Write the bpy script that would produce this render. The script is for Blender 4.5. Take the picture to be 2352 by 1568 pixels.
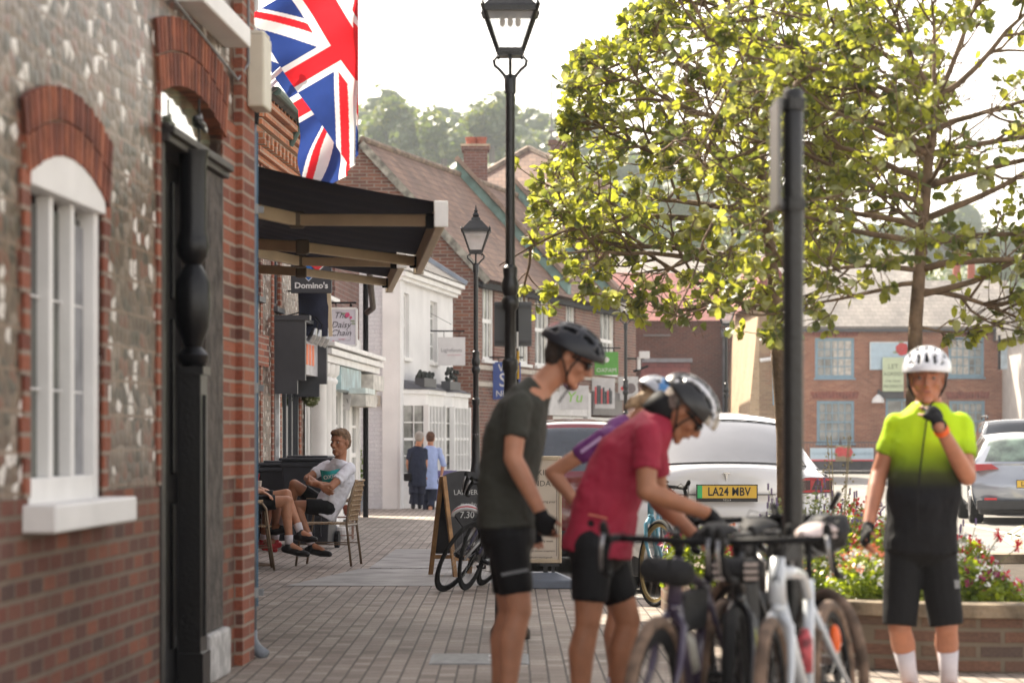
import bpy, bmesh, math, random
from mathutils import Vector, Matrix, noise
C = bpy.context
SC = C.scene
for o in list(bpy.data.objects): bpy.data.objects.remove(o)
COL = SC.collection
R = math.radians
rnd = random.Random(7)

# ------------------------------------------------------------------ camera, world, sun, exposure
CAM_H = 1.28
cd = bpy.data.cameras.new("camera"); cam = bpy.data.objects.new("camera", cd); COL.objects.link(cam)
cam.location = (0, 0, CAM_H); cam.rotation_euler = (R(90), 0, 0)
cd.sensor_width = 36; cd.lens = 36*6000/2352.0; cd.shift_y = 224/2352.0
cd.clip_start = .1; cd.clip_end = 3000
cd.dof.use_dof = True; cd.dof.focus_distance = 26.3; cd.dof.aperture_fstop = 3.0
SC.camera = cam
SUN_EL, SUN_AZ = 43.0, -36.0            # azimuth from +Y, negative = left
w = bpy.data.worlds.new("World"); SC.world = w; w.use_nodes = True
nt = w.node_tree
sky = nt.nodes.new('ShaderNodeTexSky'); sky.sky_type = 'NISHITA'; sky.sun_disc = False
sky.sun_elevation = R(SUN_EL); sky.sun_rotation = R(SUN_AZ); sky.air_density = 1.3; sky.dust_density = 1.5; sky.ozone_density = .8
bg = nt.nodes['Background']; bg.inputs[1].default_value = .15
_bw = nt.nodes.new('ShaderNodeRGBToBW'); nt.links.new(sky.outputs[0], _bw.inputs[0])
_wm = nt.nodes.new('ShaderNodeMixRGB'); _wm.blend_type = 'MULTIPLY'; _wm.inputs[0].default_value = 1; _wm.inputs[2].default_value = (1.15, 1.0, .87, 1); nt.links.new(_bw.outputs[0], _wm.inputs[1])
_mx = nt.nodes.new('ShaderNodeMixRGB'); _mx.inputs[0].default_value = .72      # thin bright summer cloud: most of the blue is washed out
nt.links.new(sky.outputs[0], _mx.inputs[1]); nt.links.new(_wm.outputs[0], _mx.inputs[2]); nt.links.new(_mx.outputs[0], bg.inputs[0])
sd = bpy.data.lights.new("sun", 'SUN'); sun = bpy.data.objects.new("sun", sd); COL.objects.link(sun)
sd.energy = 4.2; sd.angle = R(.55); sd.color = (1, .90, .74)
sv = Vector((math.sin(R(SUN_AZ))*math.cos(R(SUN_EL)), math.cos(R(SUN_AZ))*math.cos(R(SUN_EL)), math.sin(R(SUN_EL))))
sun.rotation_euler = sv.to_track_quat('Z', 'Y').to_euler()
SC.view_settings.view_transform = 'Standard'; SC.view_settings.look = 'None'
SC.view_settings.exposure = 1.68; SC.view_settings.gamma = 1
SC.render.engine = 'CYCLES'

# ------------------------------------------------------------------ picture -> place (photo px of a 2352 wide copy, metres of depth)
F, UC, VH = 6000.0, 1176.0, 1008.0
def PX(u, d): return (u-UC)/F*d
def PZ(v, d): return CAM_H-(v-VH)/F*d
def P(u, v, d): return Vector((PX(u, d), d, PZ(v, d)))

# ------------------------------------------------------------------ tagging
def tag(o, label=None, cat=None, group=None, kind=None):
    if label: o['label'] = label
    if cat: o['category'] = cat
    if group: o['group'] = group
    if kind: o['kind'] = kind
    return o
def thing(name, label, cat, loc=(0, 0, 0), rz=0, group=None, rot=None):
    o = bpy.data.objects.new(name, None); COL.objects.link(o)
    o.location = loc; o.rotation_euler = rot if rot else (0, 0, rz); o.empty_display_size = .2
    return tag(o, label, cat, group)
def copy_tree(o, parent=None):
    c = o.copy(); COL.objects.link(c); c.parent = parent
    for ch in list(o.children): copy_tree(ch, c)
    return c

# ------------------------------------------------------------------ mesh builder
def basis(d):
    d = Vector(d).normalized()
    a = Vector((0, 0, 1)) if abs(d.z) < .95 else Vector((1, 0, 0))
    x = a.cross(d).normalized(); y = d.cross(x)
    return x, y, d
class MB:
    def __init__(s): s.v = []; s.f = []; s.m = []; s.uv = {}
    def add(s, vs, fs, mi=0, M=None):
        b = len(s.v)
        for p in vs:
            p = Vector(p)
            s.v.append(M @ p if M else p)
        for f in fs: s.f.append(tuple(b+i for i in f)); s.m.append(mi)
        return s
    def box(s, x0, x1, y0, y1, z0, z1, mi=0, M=None):
        vs = [(x, y, z) for z in (z0, z1) for y in (y0, y1) for x in (x0, x1)]
        return s.add(vs, [(0, 2, 3, 1), (4, 5, 7, 6), (0, 1, 5, 4), (2, 6, 7, 3), (0, 4, 6, 2), (1, 3, 7, 5)], mi, M)
    def bar(s, p0, p1, w, h, mi=0, up=(0, 0, 1)):
        p0 = Vector(p0); p1 = Vector(p1); d = (p1-p0).normalized()
        x = d.cross(Vector(up))
        if x.length < 1e-4: x = d.cross(Vector((1, 0, 0)))
        x.normalize(); y = x.cross(d)
        vs = []
        for p in (p0, p1):
            for a, b in ((-1, -1), (1, -1), (1, 1), (-1, 1)): vs.append(p+x*a*w/2+y*b*h/2)
        return s.add(vs, [(3, 2, 1, 0), (4, 5, 6, 7), (0, 1, 5, 4), (1, 2, 6, 5), (2, 3, 7, 6), (3, 0, 4, 7)], mi)
    def tube(s, pts, rs, n=8, mi=0, cap=True, flat=None):
        pts = [Vector(p) for p in pts]
        if not isinstance(rs, (list, tuple)): rs = [rs]*len(pts)
        b = len(s.v); px = None
        for i, p in enumerate(pts):
            if i == 0: d = pts[1]-p
            elif i == len(pts)-1: d = p-pts[i-1]
            else: d = (pts[i+1]-p).normalized()+(p-pts[i-1]).normalized()
            if d.length < 1e-9: d = Vector((0, 0, 1))
            x, y, d = basis(d)
            if px is not None:
                x = (px-d*px.dot(d))
                if x.length < 1e-6: x = basis(d)[0]
                x.normalize(); y = d.cross(x)
            px = x
            for k in range(n):
                a = 2*math.pi*k/n
                s.v.append(p+(x*math.cos(a)+y*math.sin(a))*rs[i])
        for i in range(len(pts)-1):
            for k in range(n):
                s.f.append((b+i*n+k, b+i*n+(k+1) % n, b+(i+1)*n+(k+1) % n, b+(i+1)*n+k)); s.m.append(mi)
        if cap:
            s.f.append(tuple(b+k for k in reversed(range(n)))); s.m.append(mi)
            e = b+(len(pts)-1)*n; s.f.append(tuple(e+k for k in range(n))); s.m.append(mi)
        return s
    def lathe(s, c, prof, n=16, mi=0, M=None):
        # prof: (r, z) bottom to top
        c = Vector(c); vs = []; fs = []
        for r, z in prof:
            for k in range(n):
                a = 2*math.pi*k/n; vs.append(c+Vector((r*math.cos(a), r*math.sin(a), z)))
        for i in range(len(prof)-1):
            for k in range(n): fs.append((i*n+k, i*n+(k+1) % n, (i+1)*n+(k+1) % n, (i+1)*n+k))
        fs.append(tuple(reversed(range(n)))); e = (len(prof)-1)*n; fs.append(tuple(e+k for k in range(n)))
        return s.add(vs, fs, mi, M)
    def ell(s, c, r, mi=0, Rm=None, nu=16, nv=10):
        c = Vector(c); vs = []; fs = []
        if not isinstance(r, (list, tuple)): r = (r, r, r)
        for j in range(1, nv):
            t = math.pi*j/nv
            for k in range(nu):
                a = 2*math.pi*k/nu
                vs.append(Vector((r[0]*math.sin(t)*math.cos(a), r[1]*math.sin(t)*math.sin(a), r[2]*math.cos(t))))
        vs.append(Vector((0, 0, r[2]))); vs.append(Vector((0, 0, -r[2])))
        vs = [c+(Rm @ p if Rm else p) for p in vs]
        for j in range(nv-2):
            for k in range(nu): fs.append((j*nu+k, (j+1)*nu+k, (j+1)*nu+(k+1) % nu, j*nu+(k+1) % nu))
        T = len(vs)-2; B = len(vs)-1
        for k in range(nu):
            fs.append((T, k, (k+1) % nu)); fs.append((B, (nv-2)*nu+(k+1) % nu, (nv-2)*nu+k))
        return s.add(vs, fs, mi)
    def cap(s, p0, p1, r0, r1, n=14, flat1=False, flat0=False):
        p0 = Vector(p0); p1 = Vector(p1); d = (p1-p0)
        if d.length < 1e-6: return s
        d.normalize(); pts = []; rs = []
        if not flat0:
            for a in (80, 55, 28): pts.append(p0-d*r0*math.sin(R(a))); rs.append(r0*math.cos(R(a)))
        pts.append(p0); rs.append(r0); pts.append(p1); rs.append(r1)
        if not flat1:
            for a in (28, 55, 80): pts.append(p1+d*r1*math.sin(R(a))); rs.append(r1*math.cos(R(a)))
        return s.tube(pts, rs, n)
    def prism(s, poly, y0, y1, mi=0, M=None):
        # poly in XZ, extruded along Y
        n = len(poly); vs = [(x, y0, z) for x, z in poly]+[(x, y1, z) for x, z in poly]
        fs = [tuple(range(n)), tuple(reversed(range(n, 2*n)))]
        for i in range(n): fs.append((i, n+i, n+(i+1) % n, (i+1) % n))
        return s.add(vs, fs, mi, M)
    def quad(s, a, b, c, d, mi=0): return s.add([a, b, c, d], [(0, 1, 2, 3)], mi)
    def grid(s, fn, nu, nv, mi=0, mf=None, wrap=False):
        b = len(s.v)
        for j in range(nv+1):
            for i in range(nu+1): s.v.append(Vector(fn(i/nu, j/nv)))
        for j in range(nv):
            for i in range(nu):
                k = b+j*(nu+1)+i
                s.f.append((k, k+1, k+nu+2, k+nu+1)); s.m.append(mf((i+.5)/nu, (j+.5)/nv) if mf else mi)
        return s
    def mesh(s, name, mats, smooth=False):
        me = bpy.data.meshes.new(name)
        me.from_pydata([tuple(p) for p in s.v], [], s.f)
        for m in (mats if isinstance(mats, (list, tuple)) else [mats]): me.materials.append(m)
        me.polygons.foreach_set('material_index', s.m)
        if smooth: me.polygons.foreach_set('use_smooth', [True]*len(me.polygons))
        me.update(); return me
    def build(s, name, mats, parent=None, smooth=False, bevel=0, autos=0, label=None, fix=True):
        me = s.mesh(name, mats, smooth)
        if fix:
            bm = bmesh.new(); bm.from_mesh(me); bmesh.ops.recalc_face_normals(bm, faces=bm.faces); bm.to_mesh(me); bm.free()
        o = bpy.data.objects.new(name, me); COL.objects.link(o)
        if parent: o.parent = parent
        if bevel:
            b = o.modifiers.new('bevel', 'BEVEL'); b.width = bevel; b.segments = 2; b.limit_method = 'ANGLE'; b.angle_limit = R(40)
        if autos:
            try: me.set_sharp_from_angle(angle=R(autos)); me.polygons.foreach_set('use_smooth', [True]*len(me.polygons))
            except Exception: pass
        if label: o['label'] = label
        return o
def remesh(mb, name, mat, parent, voxel=.008, smooth=2, wrinkle=0, wscale=.08, mats=None, mfn=None):
    me = mb.mesh('tmp', mat); o = bpy.data.objects.new('tmp', me); COL.objects.link(o)
    m = o.modifiers.new('r', 'REMESH'); m.mode = 'VOXEL'; m.voxel_size = voxel; m.use_smooth_shade = True
    if smooth:
        m = o.modifiers.new('s', 'SMOOTH'); m.factor = .5; m.iterations = smooth
    if wrinkle:
        t = bpy.data.textures.new('cl', 'CLOUDS'); t.noise_scale = wscale; t.noise_depth = 2
        m = o.modifiers.new('d', 'DISPLACE'); m.texture = t; m.strength = wrinkle; m.mid_level = .5; m.texture_coords = 'LOCAL'
    dg = C.evaluated_depsgraph_get(); ev = o.evaluated_get(dg)
    nm = bpy.data.meshes.new_from_object(ev, depsgraph=dg)
    bpy.data.objects.remove(o); bpy.data.meshes.remove(me)
    nm.name = name; nm.materials.clear()
    for x in (mats or [mat]): nm.materials.append(x)
    nm.polygons.foreach_set('use_smooth', [True]*len(nm.polygons))
    if mfn:
        nm.polygons.foreach_set('material_index', [mfn(p.center) for p in nm.polygons])
    r = bpy.data.objects.new(name, nm); COL.objects.link(r); r.parent = parent
    return r
def text(s, name, mat, parent, loc, size, rot=(math.pi/2, 0, 0), align='CENTER', ext=.002, sx=1, shear=0, bold=0, spacing=1):
    c = bpy.data.curves.new('t', 'FONT'); c.body = s; c.size = size; c.align_x = align; c.align_y = 'CENTER'; c.extrude = ext
    c.shear = shear; c.offset = bold; c.space_character = spacing; c.resolution_u = 3
    o = bpy.data.objects.new('t', c); COL.objects.link(o)
    dg = C.evaluated_depsgraph_get(); me = bpy.data.meshes.new_from_object(o.evaluated_get(dg), depsgraph=dg)
    bpy.data.objects.remove(o); me.name = name; me.materials.clear(); me.materials.append(mat)
    r = bpy.data.objects.new(name, me); COL.objects.link(r); r.parent = parent
    r.location = loc; r.rotation_euler = rot; r.scale = (sx, 1, 1)
    return r

# ------------------------------------------------------------------ materials
MAT = {}
def _new(name):
    m = bpy.data.materials.new(name); m.use_nodes = True; n = m.node_tree
    return m, n, n.nodes, n.links, n.nodes['Principled BSDF']
def mat(name, col, rough=.6, metal=0, var=.12, vs=6, bump=0, bs=40, spec=.5, coat=0, sheen=0, sss=0):
    if name in MAT: return MAT[name]
    m, n, N, L, b = _new(name)
    b.inputs['Roughness'].default_value = rough; b.inputs['Metallic'].default_value = metal
    b.inputs['Specular IOR Level'].default_value = spec; b.inputs['Coat Weight'].default_value = coat
    b.inputs['Sheen Weight'].default_value = sheen
    if sss: b.inputs['Subsurface Weight'].default_value = sss; b.inputs['Subsurface Radius'].default_value = (.02, .008, .004); b.inputs['Subsurface Scale'].default_value = .6
    tc = N.new('ShaderNodeTexCoord')
    nz = N.new('ShaderNodeTexNoise'); nz.inputs['Scale'].default_value = vs; nz.inputs['Detail'].default_value = 5
    L.new(tc.outputs['Object'], nz.inputs['Vector'])
    mx = N.new('ShaderNodeMixRGB'); c = Vector(col[:3])
    lo = [max(0, x*(1-var)) for x in c]; hi = [min(1, x*(1+var)) for x in c]
    mx.inputs[1].default_value = (*lo, 1); mx.inputs[2].default_value = (*hi, 1)
    cr = N.new('ShaderNodeMapRange'); cr.inputs[1].default_value = .35; cr.inputs[2].default_value = .65
    L.new(nz.outputs[0], cr.inputs[0]); L.new(cr.outputs[0], mx.inputs[0]); L.new(mx.outputs[0], b.inputs['Base Color'])
    if bump:
        n2 = N.new('ShaderNodeTexNoise'); n2.inputs['Scale'].default_value = bs; n2.inputs['Detail'].default_value = 4
        L.new(tc.outputs['Object'], n2.inputs['Vector'])
        bp = N.new('ShaderNodeBump'); bp.inputs['Strength'].default_value = bump; bp.inputs['Distance'].default_value = .02
        L.new(n2.outputs[0], bp.inputs['Height']); L.new(bp.outputs[0], b.inputs['Normal'])
    MAT[name] = m; return m
def glassy(name, col=(.03, .035, .04), rough=.06, spec=1.0):
    # window glass seen from outside: dark interior behind a glossy sheet
    return mat(name, col, rough, 0, .5, 1.2, 0, 1, spec, coat=1)
def wall_coords(N, L, along='xy'):
    tc = N.new('ShaderNodeTexCoord'); sp = N.new('ShaderNodeSeparateXYZ'); L.new(tc.outputs['Object'], sp.inputs[0])
    ad = N.new('ShaderNodeMath'); ad.operation = 'ADD'; L.new(sp.outputs[0], ad.inputs[0]); L.new(sp.outputs[1], ad.inputs[1])
    cb = N.new('ShaderNodeCombineXYZ'); L.new(ad.outputs[0], cb.inputs[0]); L.new(sp.outputs[2], cb.inputs[1])
    return tc, cb.outputs[0]
def ramp(N, L, src, stops, interp='LINEAR'):
    r = N.new('ShaderNodeValToRGB'); r.color_ramp.interpolation = interp
    e = r.color_ramp.elements
    while len(e) > 1: e.remove(e[0])
    e[0].position = stops[0][0]; e[0].color = (*stops[0][1], 1)
    for p, c in stops[1:]:
        k = e.new(p); k.color = (*c, 1)
    L.new(src, r.inputs[0]); return r.outputs[0]
def brick(name, cols, mortar, bw=.225, bh=.075, ms=.010, flat=False, rough=.85, rot=False, bump=.5, stain=.35, off=.5):
    if name in MAT: return MAT[name]
    m, n, N, L, b = _new(name)
    tc, co = wall_coords(N, L)
    if flat:
        mp = N.new('ShaderNodeMapping'); mp.inputs['Rotation'].default_value = (0, 0, math.pi/2 if rot else 0)
        L.new(tc.outputs['Object'], mp.inputs[0]); co = mp.outputs[0]
    nz = N.new('ShaderNodeTexNoise'); nz.inputs['Scale'].default_value = 6; L.new(co, nz.inputs['Vector'])
    wob = N.new('ShaderNodeMixRGB'); wob.blend_type = 'ADD'; wob.inputs[0].default_value = .006
    L.new(co, wob.inputs[1]); L.new(nz.outputs[1], wob.inputs[2])
    bt = N.new('ShaderNodeTexBrick'); bt.inputs['Scale'].default_value = 1; bt.inputs['Brick Width'].default_value = bw
    bt.inputs['Row Height'].default_value = bh; bt.inputs['Mortar Size'].default_value = ms; bt.inputs['Mortar Smooth'].default_value = .3
    bt.inputs['Color1'].default_value = (0, 0, 0, 1); bt.inputs['Color2'].default_value = (1, 1, 1, 1); bt.inputs['Bias'].default_value = 0
    bt.inputs['Mortar'].default_value = (.5, .5, .5, 1); bt.offset = off
    L.new(wob.outputs[0], bt.inputs['Vector'])
    k = len(cols); colr = ramp(N, L, bt.outputs['Color'], [(i/max(1, k-1)*.96+.02, c) for i, c in enumerate(cols)])
    fn = N.new('ShaderNodeTexNoise'); fn.inputs['Scale'].default_value = 60; fn.inputs['Detail'].default_value = 6; L.new(co, fn.inputs['Vector'])
    v1 = N.new('ShaderNodeMixRGB'); v1.blend_type = 'MULTIPLY'; v1.inputs[0].default_value = .6
    L.new(colr, v1.inputs[1]); L.new(ramp(N, L, fn.outputs[0], [(.3, (.55, .55, .55)), (.7, (1.25, 1.25, 1.25))]), v1.inputs[2])
    mm = N.new('ShaderNodeMixRGB'); mm.inputs[2].default_value = (*mortar, 1)
    L.new(bt.outputs['Fac'], mm.inputs[0]); L.new(v1.outputs[0], mm.inputs[1])
    st = N.new('ShaderNodeTexNoise'); st.inputs['Scale'].default_value = .9; st.inputs['Detail'].default_value = 7; st.inputs['Roughness'].default_value = .65
    L.new(co, st.inputs['Vector'])
    v2 = N.new('ShaderNodeMixRGB'); v2.blend_type = 'MULTIPLY'; v2.inputs[0].default_value = stain
    L.new(mm.outputs[0], v2.inputs[1]); L.new(ramp(N, L, st.outputs[0], [(.32, (.35, .33, .3)), (.55, (1, 1, 1)), (.75, (1.3, 1.25, 1.2))]), v2.inputs[2])
    L.new(v2.outputs[0], b.inputs['Base Color']); b.inputs['Roughness'].default_value = rough
    bp = N.new('ShaderNodeBump'); bp.inputs['Strength'].default_value = bump; bp.inputs['Distance'].default_value = .008; bp.invert = True
    ad = N.new('ShaderNodeMath'); ad.operation = 'MULTIPLY_ADD'; ad.inputs[1].default_value = -.3
    L.new(fn.outputs[0], ad.inputs[0]); L.new(bt.outputs['Fac'], ad.inputs[2]); L.new(ad.outputs[0], bp.inputs['Height']); L.new(bp.outputs[0], b.inputs['Normal'])
    MAT[name] = m; return m
def flint(name, scale=15, tall=1.0, white=.5, bandh=.15):
    if name in MAT: return MAT[name]
    m, n, N, L, b = _new(name)
    tc, co = wall_coords(N, L)
    mp = N.new('ShaderNodeMapping'); mp.inputs['Scale'].default_value = (scale, scale*tall, 1); L.new(co, mp.inputs[0])
    vo = N.new('ShaderNodeTexVoronoi'); vo.voronoi_dimensions = '2D'; vo.feature = 'F1'; vo.inputs['Scale'].default_value = 1; vo.inputs['Randomness'].default_value = .8
    L.new(mp.outputs[0], vo.inputs['Vector'])
    ve = N.new('ShaderNodeTexVoronoi'); ve.voronoi_dimensions = '2D'; ve.feature = 'DISTANCE_TO_EDGE'; ve.inputs['Scale'].default_value = 1; ve.inputs['Randomness'].default_value = .8
    L.new(mp.outputs[0], ve.inputs['Vector'])
    sp = N.new('ShaderNodeSeparateColor'); L.new(vo.outputs['Color'], sp.inputs[0])
    w1 = 1-white*.45
    c = ramp(N, L, sp.outputs[0], [(0, (.03, .019, .015)), (.2, (.075, .038, .026)), (.33, (.16, .045, .024)), (.48, (.09, .050, .036)), (w1-.15, (.14, .085, .058)), (w1, (.24, .185, .15)), (.89, (.74, .71, .67))], 'CONSTANT')  # palest cells: white flint, plus glints put into the colour
    fn = N.new('ShaderNodeTexNoise'); fn.inputs['Scale'].default_value = 45; fn.inputs['Detail'].default_value = 4; L.new(co, fn.inputs['Vector'])
    v1 = N.new('ShaderNodeMixRGB'); v1.blend_type = 'MULTIPLY'; v1.inputs[0].default_value = .7
    L.new(c, v1.inputs[1]); L.new(ramp(N, L, fn.outputs[0], [(.35, (.5, .5, .5)), (.65, (1.2, 1.2, 1.2))]), v1.inputs[2])
    mm = N.new('ShaderNodeMixRGB'); mm.inputs[2].default_value = (.11, .068, .048, 1)
    e = N.new('ShaderNodeMapRange'); e.inputs[1].default_value = .03; e.inputs[2].default_value = .09; e.inputs[3].default_value = 1; e.inputs[4].default_value = 0
    L.new(ve.outputs['Distance'], e.inputs[0]); L.new(e.outputs[0], mm.inputs[0]); L.new(v1.outputs[0], mm.inputs[1])
    # lacing courses of mortar
    sx = N.new('ShaderNodeSeparateXYZ'); L.new(co, sx.inputs[0])
    md = N.new('ShaderNodeMath'); md.operation = 'MODULO'; md.inputs[1].default_value = bandh; L.new(sx.outputs[1], md.inputs[0])
    lt = N.new('ShaderNodeMath'); lt.operation = 'LESS_THAN'; lt.inputs[1].default_value = .014; L.new(md.outputs[0], lt.inputs[0])
    m3 = N.new('ShaderNodeMixRGB'); m3.inputs[2].default_value = (.18, .115, .08, 1); L.new(lt.outputs[0], m3.inputs[0]); L.new(mm.outputs[0], m3.inputs[1])
    st = N.new('ShaderNodeTexNoise'); st.inputs['Scale'].default_value = 1.2; st.inputs['Detail'].default_value = 5; L.new(co, st.inputs['Vector'])
    v2 = N.new('ShaderNodeMixRGB'); v2.blend_type = 'MULTIPLY'; v2.inputs[0].default_value = .5
    L.new(m3.outputs[0], v2.inputs[1]); L.new(ramp(N, L, st.outputs[0], [(.35, (.6, .55, .5)), (.65, (1.25, 1.2, 1.2))]), v2.inputs[2])
    L.new(v2.outputs[0], b.inputs['Base Color'])
    b.inputs['Roughness'].default_value = .36; b.inputs['Specular IOR Level'].default_value = .5
    bp = N.new('ShaderNodeBump'); bp.inputs['Strength'].default_value = .45; bp.inputs['Distance'].default_value = .012
    L.new(ve.outputs['Distance'], bp.inputs['Height']); L.new(bp.outputs[0], b.inputs['Normal'])
    MAT[name] = m; return m
def tiles(name, cols, bw=.17, bh=.10, along='roof', stain=.5):
    # roof tiles use UV-like local x and slope distance y+z
    if name in MAT: return MAT[name]
    m, n, N, L, b = _new(name)
    tc = N.new('ShaderNodeTexCoord'); sp = N.new('ShaderNodeSeparateXYZ'); L.new(tc.outputs['Object'], sp.inputs[0])
    cb = N.new('ShaderNodeCombineXYZ'); L.new(sp.outputs[0], cb.inputs[0]); L.new(sp.outputs[2], cb.inputs[1])
    co = cb.outputs[0]
    bt = N.new('ShaderNodeTexBrick'); bt.inputs['Scale'].default_value = 1; bt.inputs['Brick Width'].default_value = bw
    bt.inputs['Row Height'].default_value = bh; bt.inputs['Mortar Size'].default_value = .008; bt.inputs['Mortar Smooth'].default_value = .6
    bt.inputs['Color1'].default_value = (0, 0, 0, 1); bt.inputs['Color2'].default_value = (1, 1, 1, 1)
    bt.inputs['Mortar'].default_value = (0, 0, 0, 1); L.new(co, bt.inputs['Vector'])
    c = ramp(N, L, bt.outputs['Color'], [(i/max(1, len(cols)-1), x) for i, x in enumerate(cols)])
    dk = N.new('ShaderNodeMixRGB'); dk.inputs[2].default_value = tuple(x*.35 for x in cols[0])+(1,)
    L.new(bt.outputs['Fac'], dk.inputs[0]); L.new(c, dk.inputs[1])
    st = N.new('ShaderNodeTexNoise'); st.inputs['Scale'].default_value = 1.1; st.inputs['Detail'].default_value = 7; L.new(co, st.inputs['Vector'])
    v2 = N.new('ShaderNodeMixRGB'); v2.blend_type = 'MULTIPLY'; v2.inputs[0].default_value = stain
    L.new(dk.outputs[0], v2.inputs[1]); L.new(ramp(N, L, st.outputs[0], [(.3, (.5, .5, .48)), (.7, (1.35, 1.3, 1.2))]), v2.inputs[2])
    L.new(v2.outputs[0], b.inputs['Base Color']); b.inputs['Roughness'].default_value = .8
    bp = N.new('ShaderNodeBump'); bp.inputs['Strength'].default_value = .6; bp.inputs['Distance'].default_value = .02; bp.invert = True
    L.new(bt.outputs['Fac'], bp.inputs['Height']); L.new(bp.outputs[0], b.inputs['Normal'])
    MAT[name] = m; return m
def leafmat(name, c1, c2, trans=.5):
    if name in MAT: return MAT[name]
    m, n, N, L, b = _new(name)
    oi = N.new('ShaderNodeTexCoord'); nz = N.new('ShaderNodeTexNoise'); nz.inputs['Scale'].default_value = 7; nz.inputs['Detail'].default_value = 3
    L.new(oi.outputs['Object'], nz.inputs['Vector'])
    c = ramp(N, L, nz.outputs[0], [(.35, c1), (.62, c2)])
    L.new(c, b.inputs['Base Color']); b.inputs['Roughness'].default_value = .38; b.inputs['Specular IOR Level'].default_value = .6
    t = N.new('ShaderNodeBsdfTranslucent'); tm = N.new('ShaderNodeMixRGB'); tm.blend_type = 'MULTIPLY'; tm.inputs[0].default_value = 1
    tm.inputs[2].default_value = (2.2, 2.0, .75, 1); L.new(c, tm.inputs[1]); L.new(tm.outputs[0], t.inputs[0])
    ms = N.new('ShaderNodeMixShader'); ms.inputs[0].default_value = trans
    L.new(b.outputs[0], ms.inputs[1]); L.new(t.outputs[0], ms.inputs[2]); L.new(ms.outputs[0], n.nodes['Material Output'].inputs[0])
    MAT[name] = m; return m

M_black = mat('black_paint', (.005, .005, .006), .3, 0, .2, 3, .15, 60, .35)
M_blackmatte = mat('black_matte', (.006, .006, .007), .7, spec=.25)
M_rubber = mat('rubber', (.010, .010, .010), .8, 0, .3, 20, spec=.25)
M_rubber_mud = mat('muddy_rubber', (.15, .10, .07), .9, 0, .5, 14)
M_white = mat('white_paint', (.78, .77, .75), .5, 0, .06, 3, .1, 30)
M_whitewall = mat('white_render', (.74, .73, .72), .8, 0, .07, 1.5, .25, 25)
M_darkgrey = mat('dark_grey_paint', (.055, .058, .065), .5, 0, .12, 4)
M_grey = mat('grey_paint', (.22, .23, .24), .5, 0, .1, 4)
M_chrome = mat('bright_metal', (.6, .6, .62), .25, 1, .1, 20)
M_steel = mat('steel', (.32, .32, .33), .35, 1, .2, 20)
M_beige = mat('beige_metal', (.62, .50, .34), .45, 0, .08, 4)
M_glass = glassy('dark_glass')
M_glassl = mat('pale_glass', (.20, .21, .20), .12, 0, .6, 2.5, spec=.9)
M_redbrick = brick('red_brick', [(.20, .055, .03), (.27, .085, .045), (.15, .055, .04), (.32, .11, .055)], (.30, .24, .19))
M_brownbrick = brick('brown_brick', [(.13, .06, .045), (.22, .075, .05), (.17, .08, .06), (.25, .10, .06)], (.27, .23, .19), ms=.011)
M_darkbrick = brick('dark_brick', [(.13, .065, .055), (.20, .085, .065), (.16, .08, .07)], (.22, .17, .15))
M_flint = flint('flint', 10.5, 1.45, .50, .153)
M_flint2 = flint('flint_small', 20, .8, .7, .15)
# ------------------------------------------------------------------ setting: ground, road, pavement
def sheet(name, pts, z, m, kind='structure'):
    mb = MB(); mb.add([(x, y, z) for x, y in pts], [tuple(range(len(pts)))])
    return tag(mb.build(name, m), kind=kind)
M_ground = mat('ground_tarmac', (.10, .098, .092), .9, 0, .25, .5, .3, 60)
def road_mat():
    m, n, N, L, b = _new('road_tarmac')
    tc = N.new('ShaderNodeTexCoord')
    a = N.new('ShaderNodeTexNoise'); a.inputs['Scale'].default_value = .5; a.inputs['Detail'].default_value = 8; L.new(tc.outputs['Object'], a.inputs['Vector'])
    f = N.new('ShaderNodeTexNoise'); f.inputs['Scale'].default_value = 90; f.inputs['Detail'].default_value = 3; L.new(tc.outputs['Object'], f.inputs['Vector'])
    c = ramp(N, L, a.outputs[0], [(.35, (.17, .16, .145)), (.6, (.25, .235, .21))])
    v = N.new('ShaderNodeMixRGB'); v.blend_type = 'MULTIPLY'; v.inputs[0].default_value = .6; L.new(c, v.inputs[1])
    L.new(ramp(N, L, f.outputs[0], [(.35, (.6, .6, .6)), (.65, (1.3, 1.3, 1.3))]), v.inputs[2])
    L.new(v.outputs[0], b.inputs['Base Color']); b.inputs['Roughness'].default_value = .75
    bp = N.new('ShaderNodeBump'); bp.inputs['Strength'].default_value = .5; bp.inputs['Distance'].default_value = .01
    L.new(f.outputs[0], bp.inputs['Height']); L.new(bp.outputs[0], b.inputs['Normal']); return m
M_road = road_mat()
sheet('ground', [(-900, -60), (900, -60), (900, 1500), (-900, 1500)], -.108, M_ground)
sheet('road', [(-.9, 14), (70, 14), (70, 112), (-.9, 112)], -.1, M_road)
M_pave = brick('block_paving', [(.22, .178, .145), (.36, .302, .255), (.30, .246, .205), (.43, .367, .315), (.27, .216, .178)], (.075, .06, .048), .2, .1, .007, flat=True, rot=True, rough=.75, stain=.55)
M_flag = mat('concrete_flags', (.30, .29, .28), .75, 0, .25, 2.5, .3, 80)
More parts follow.
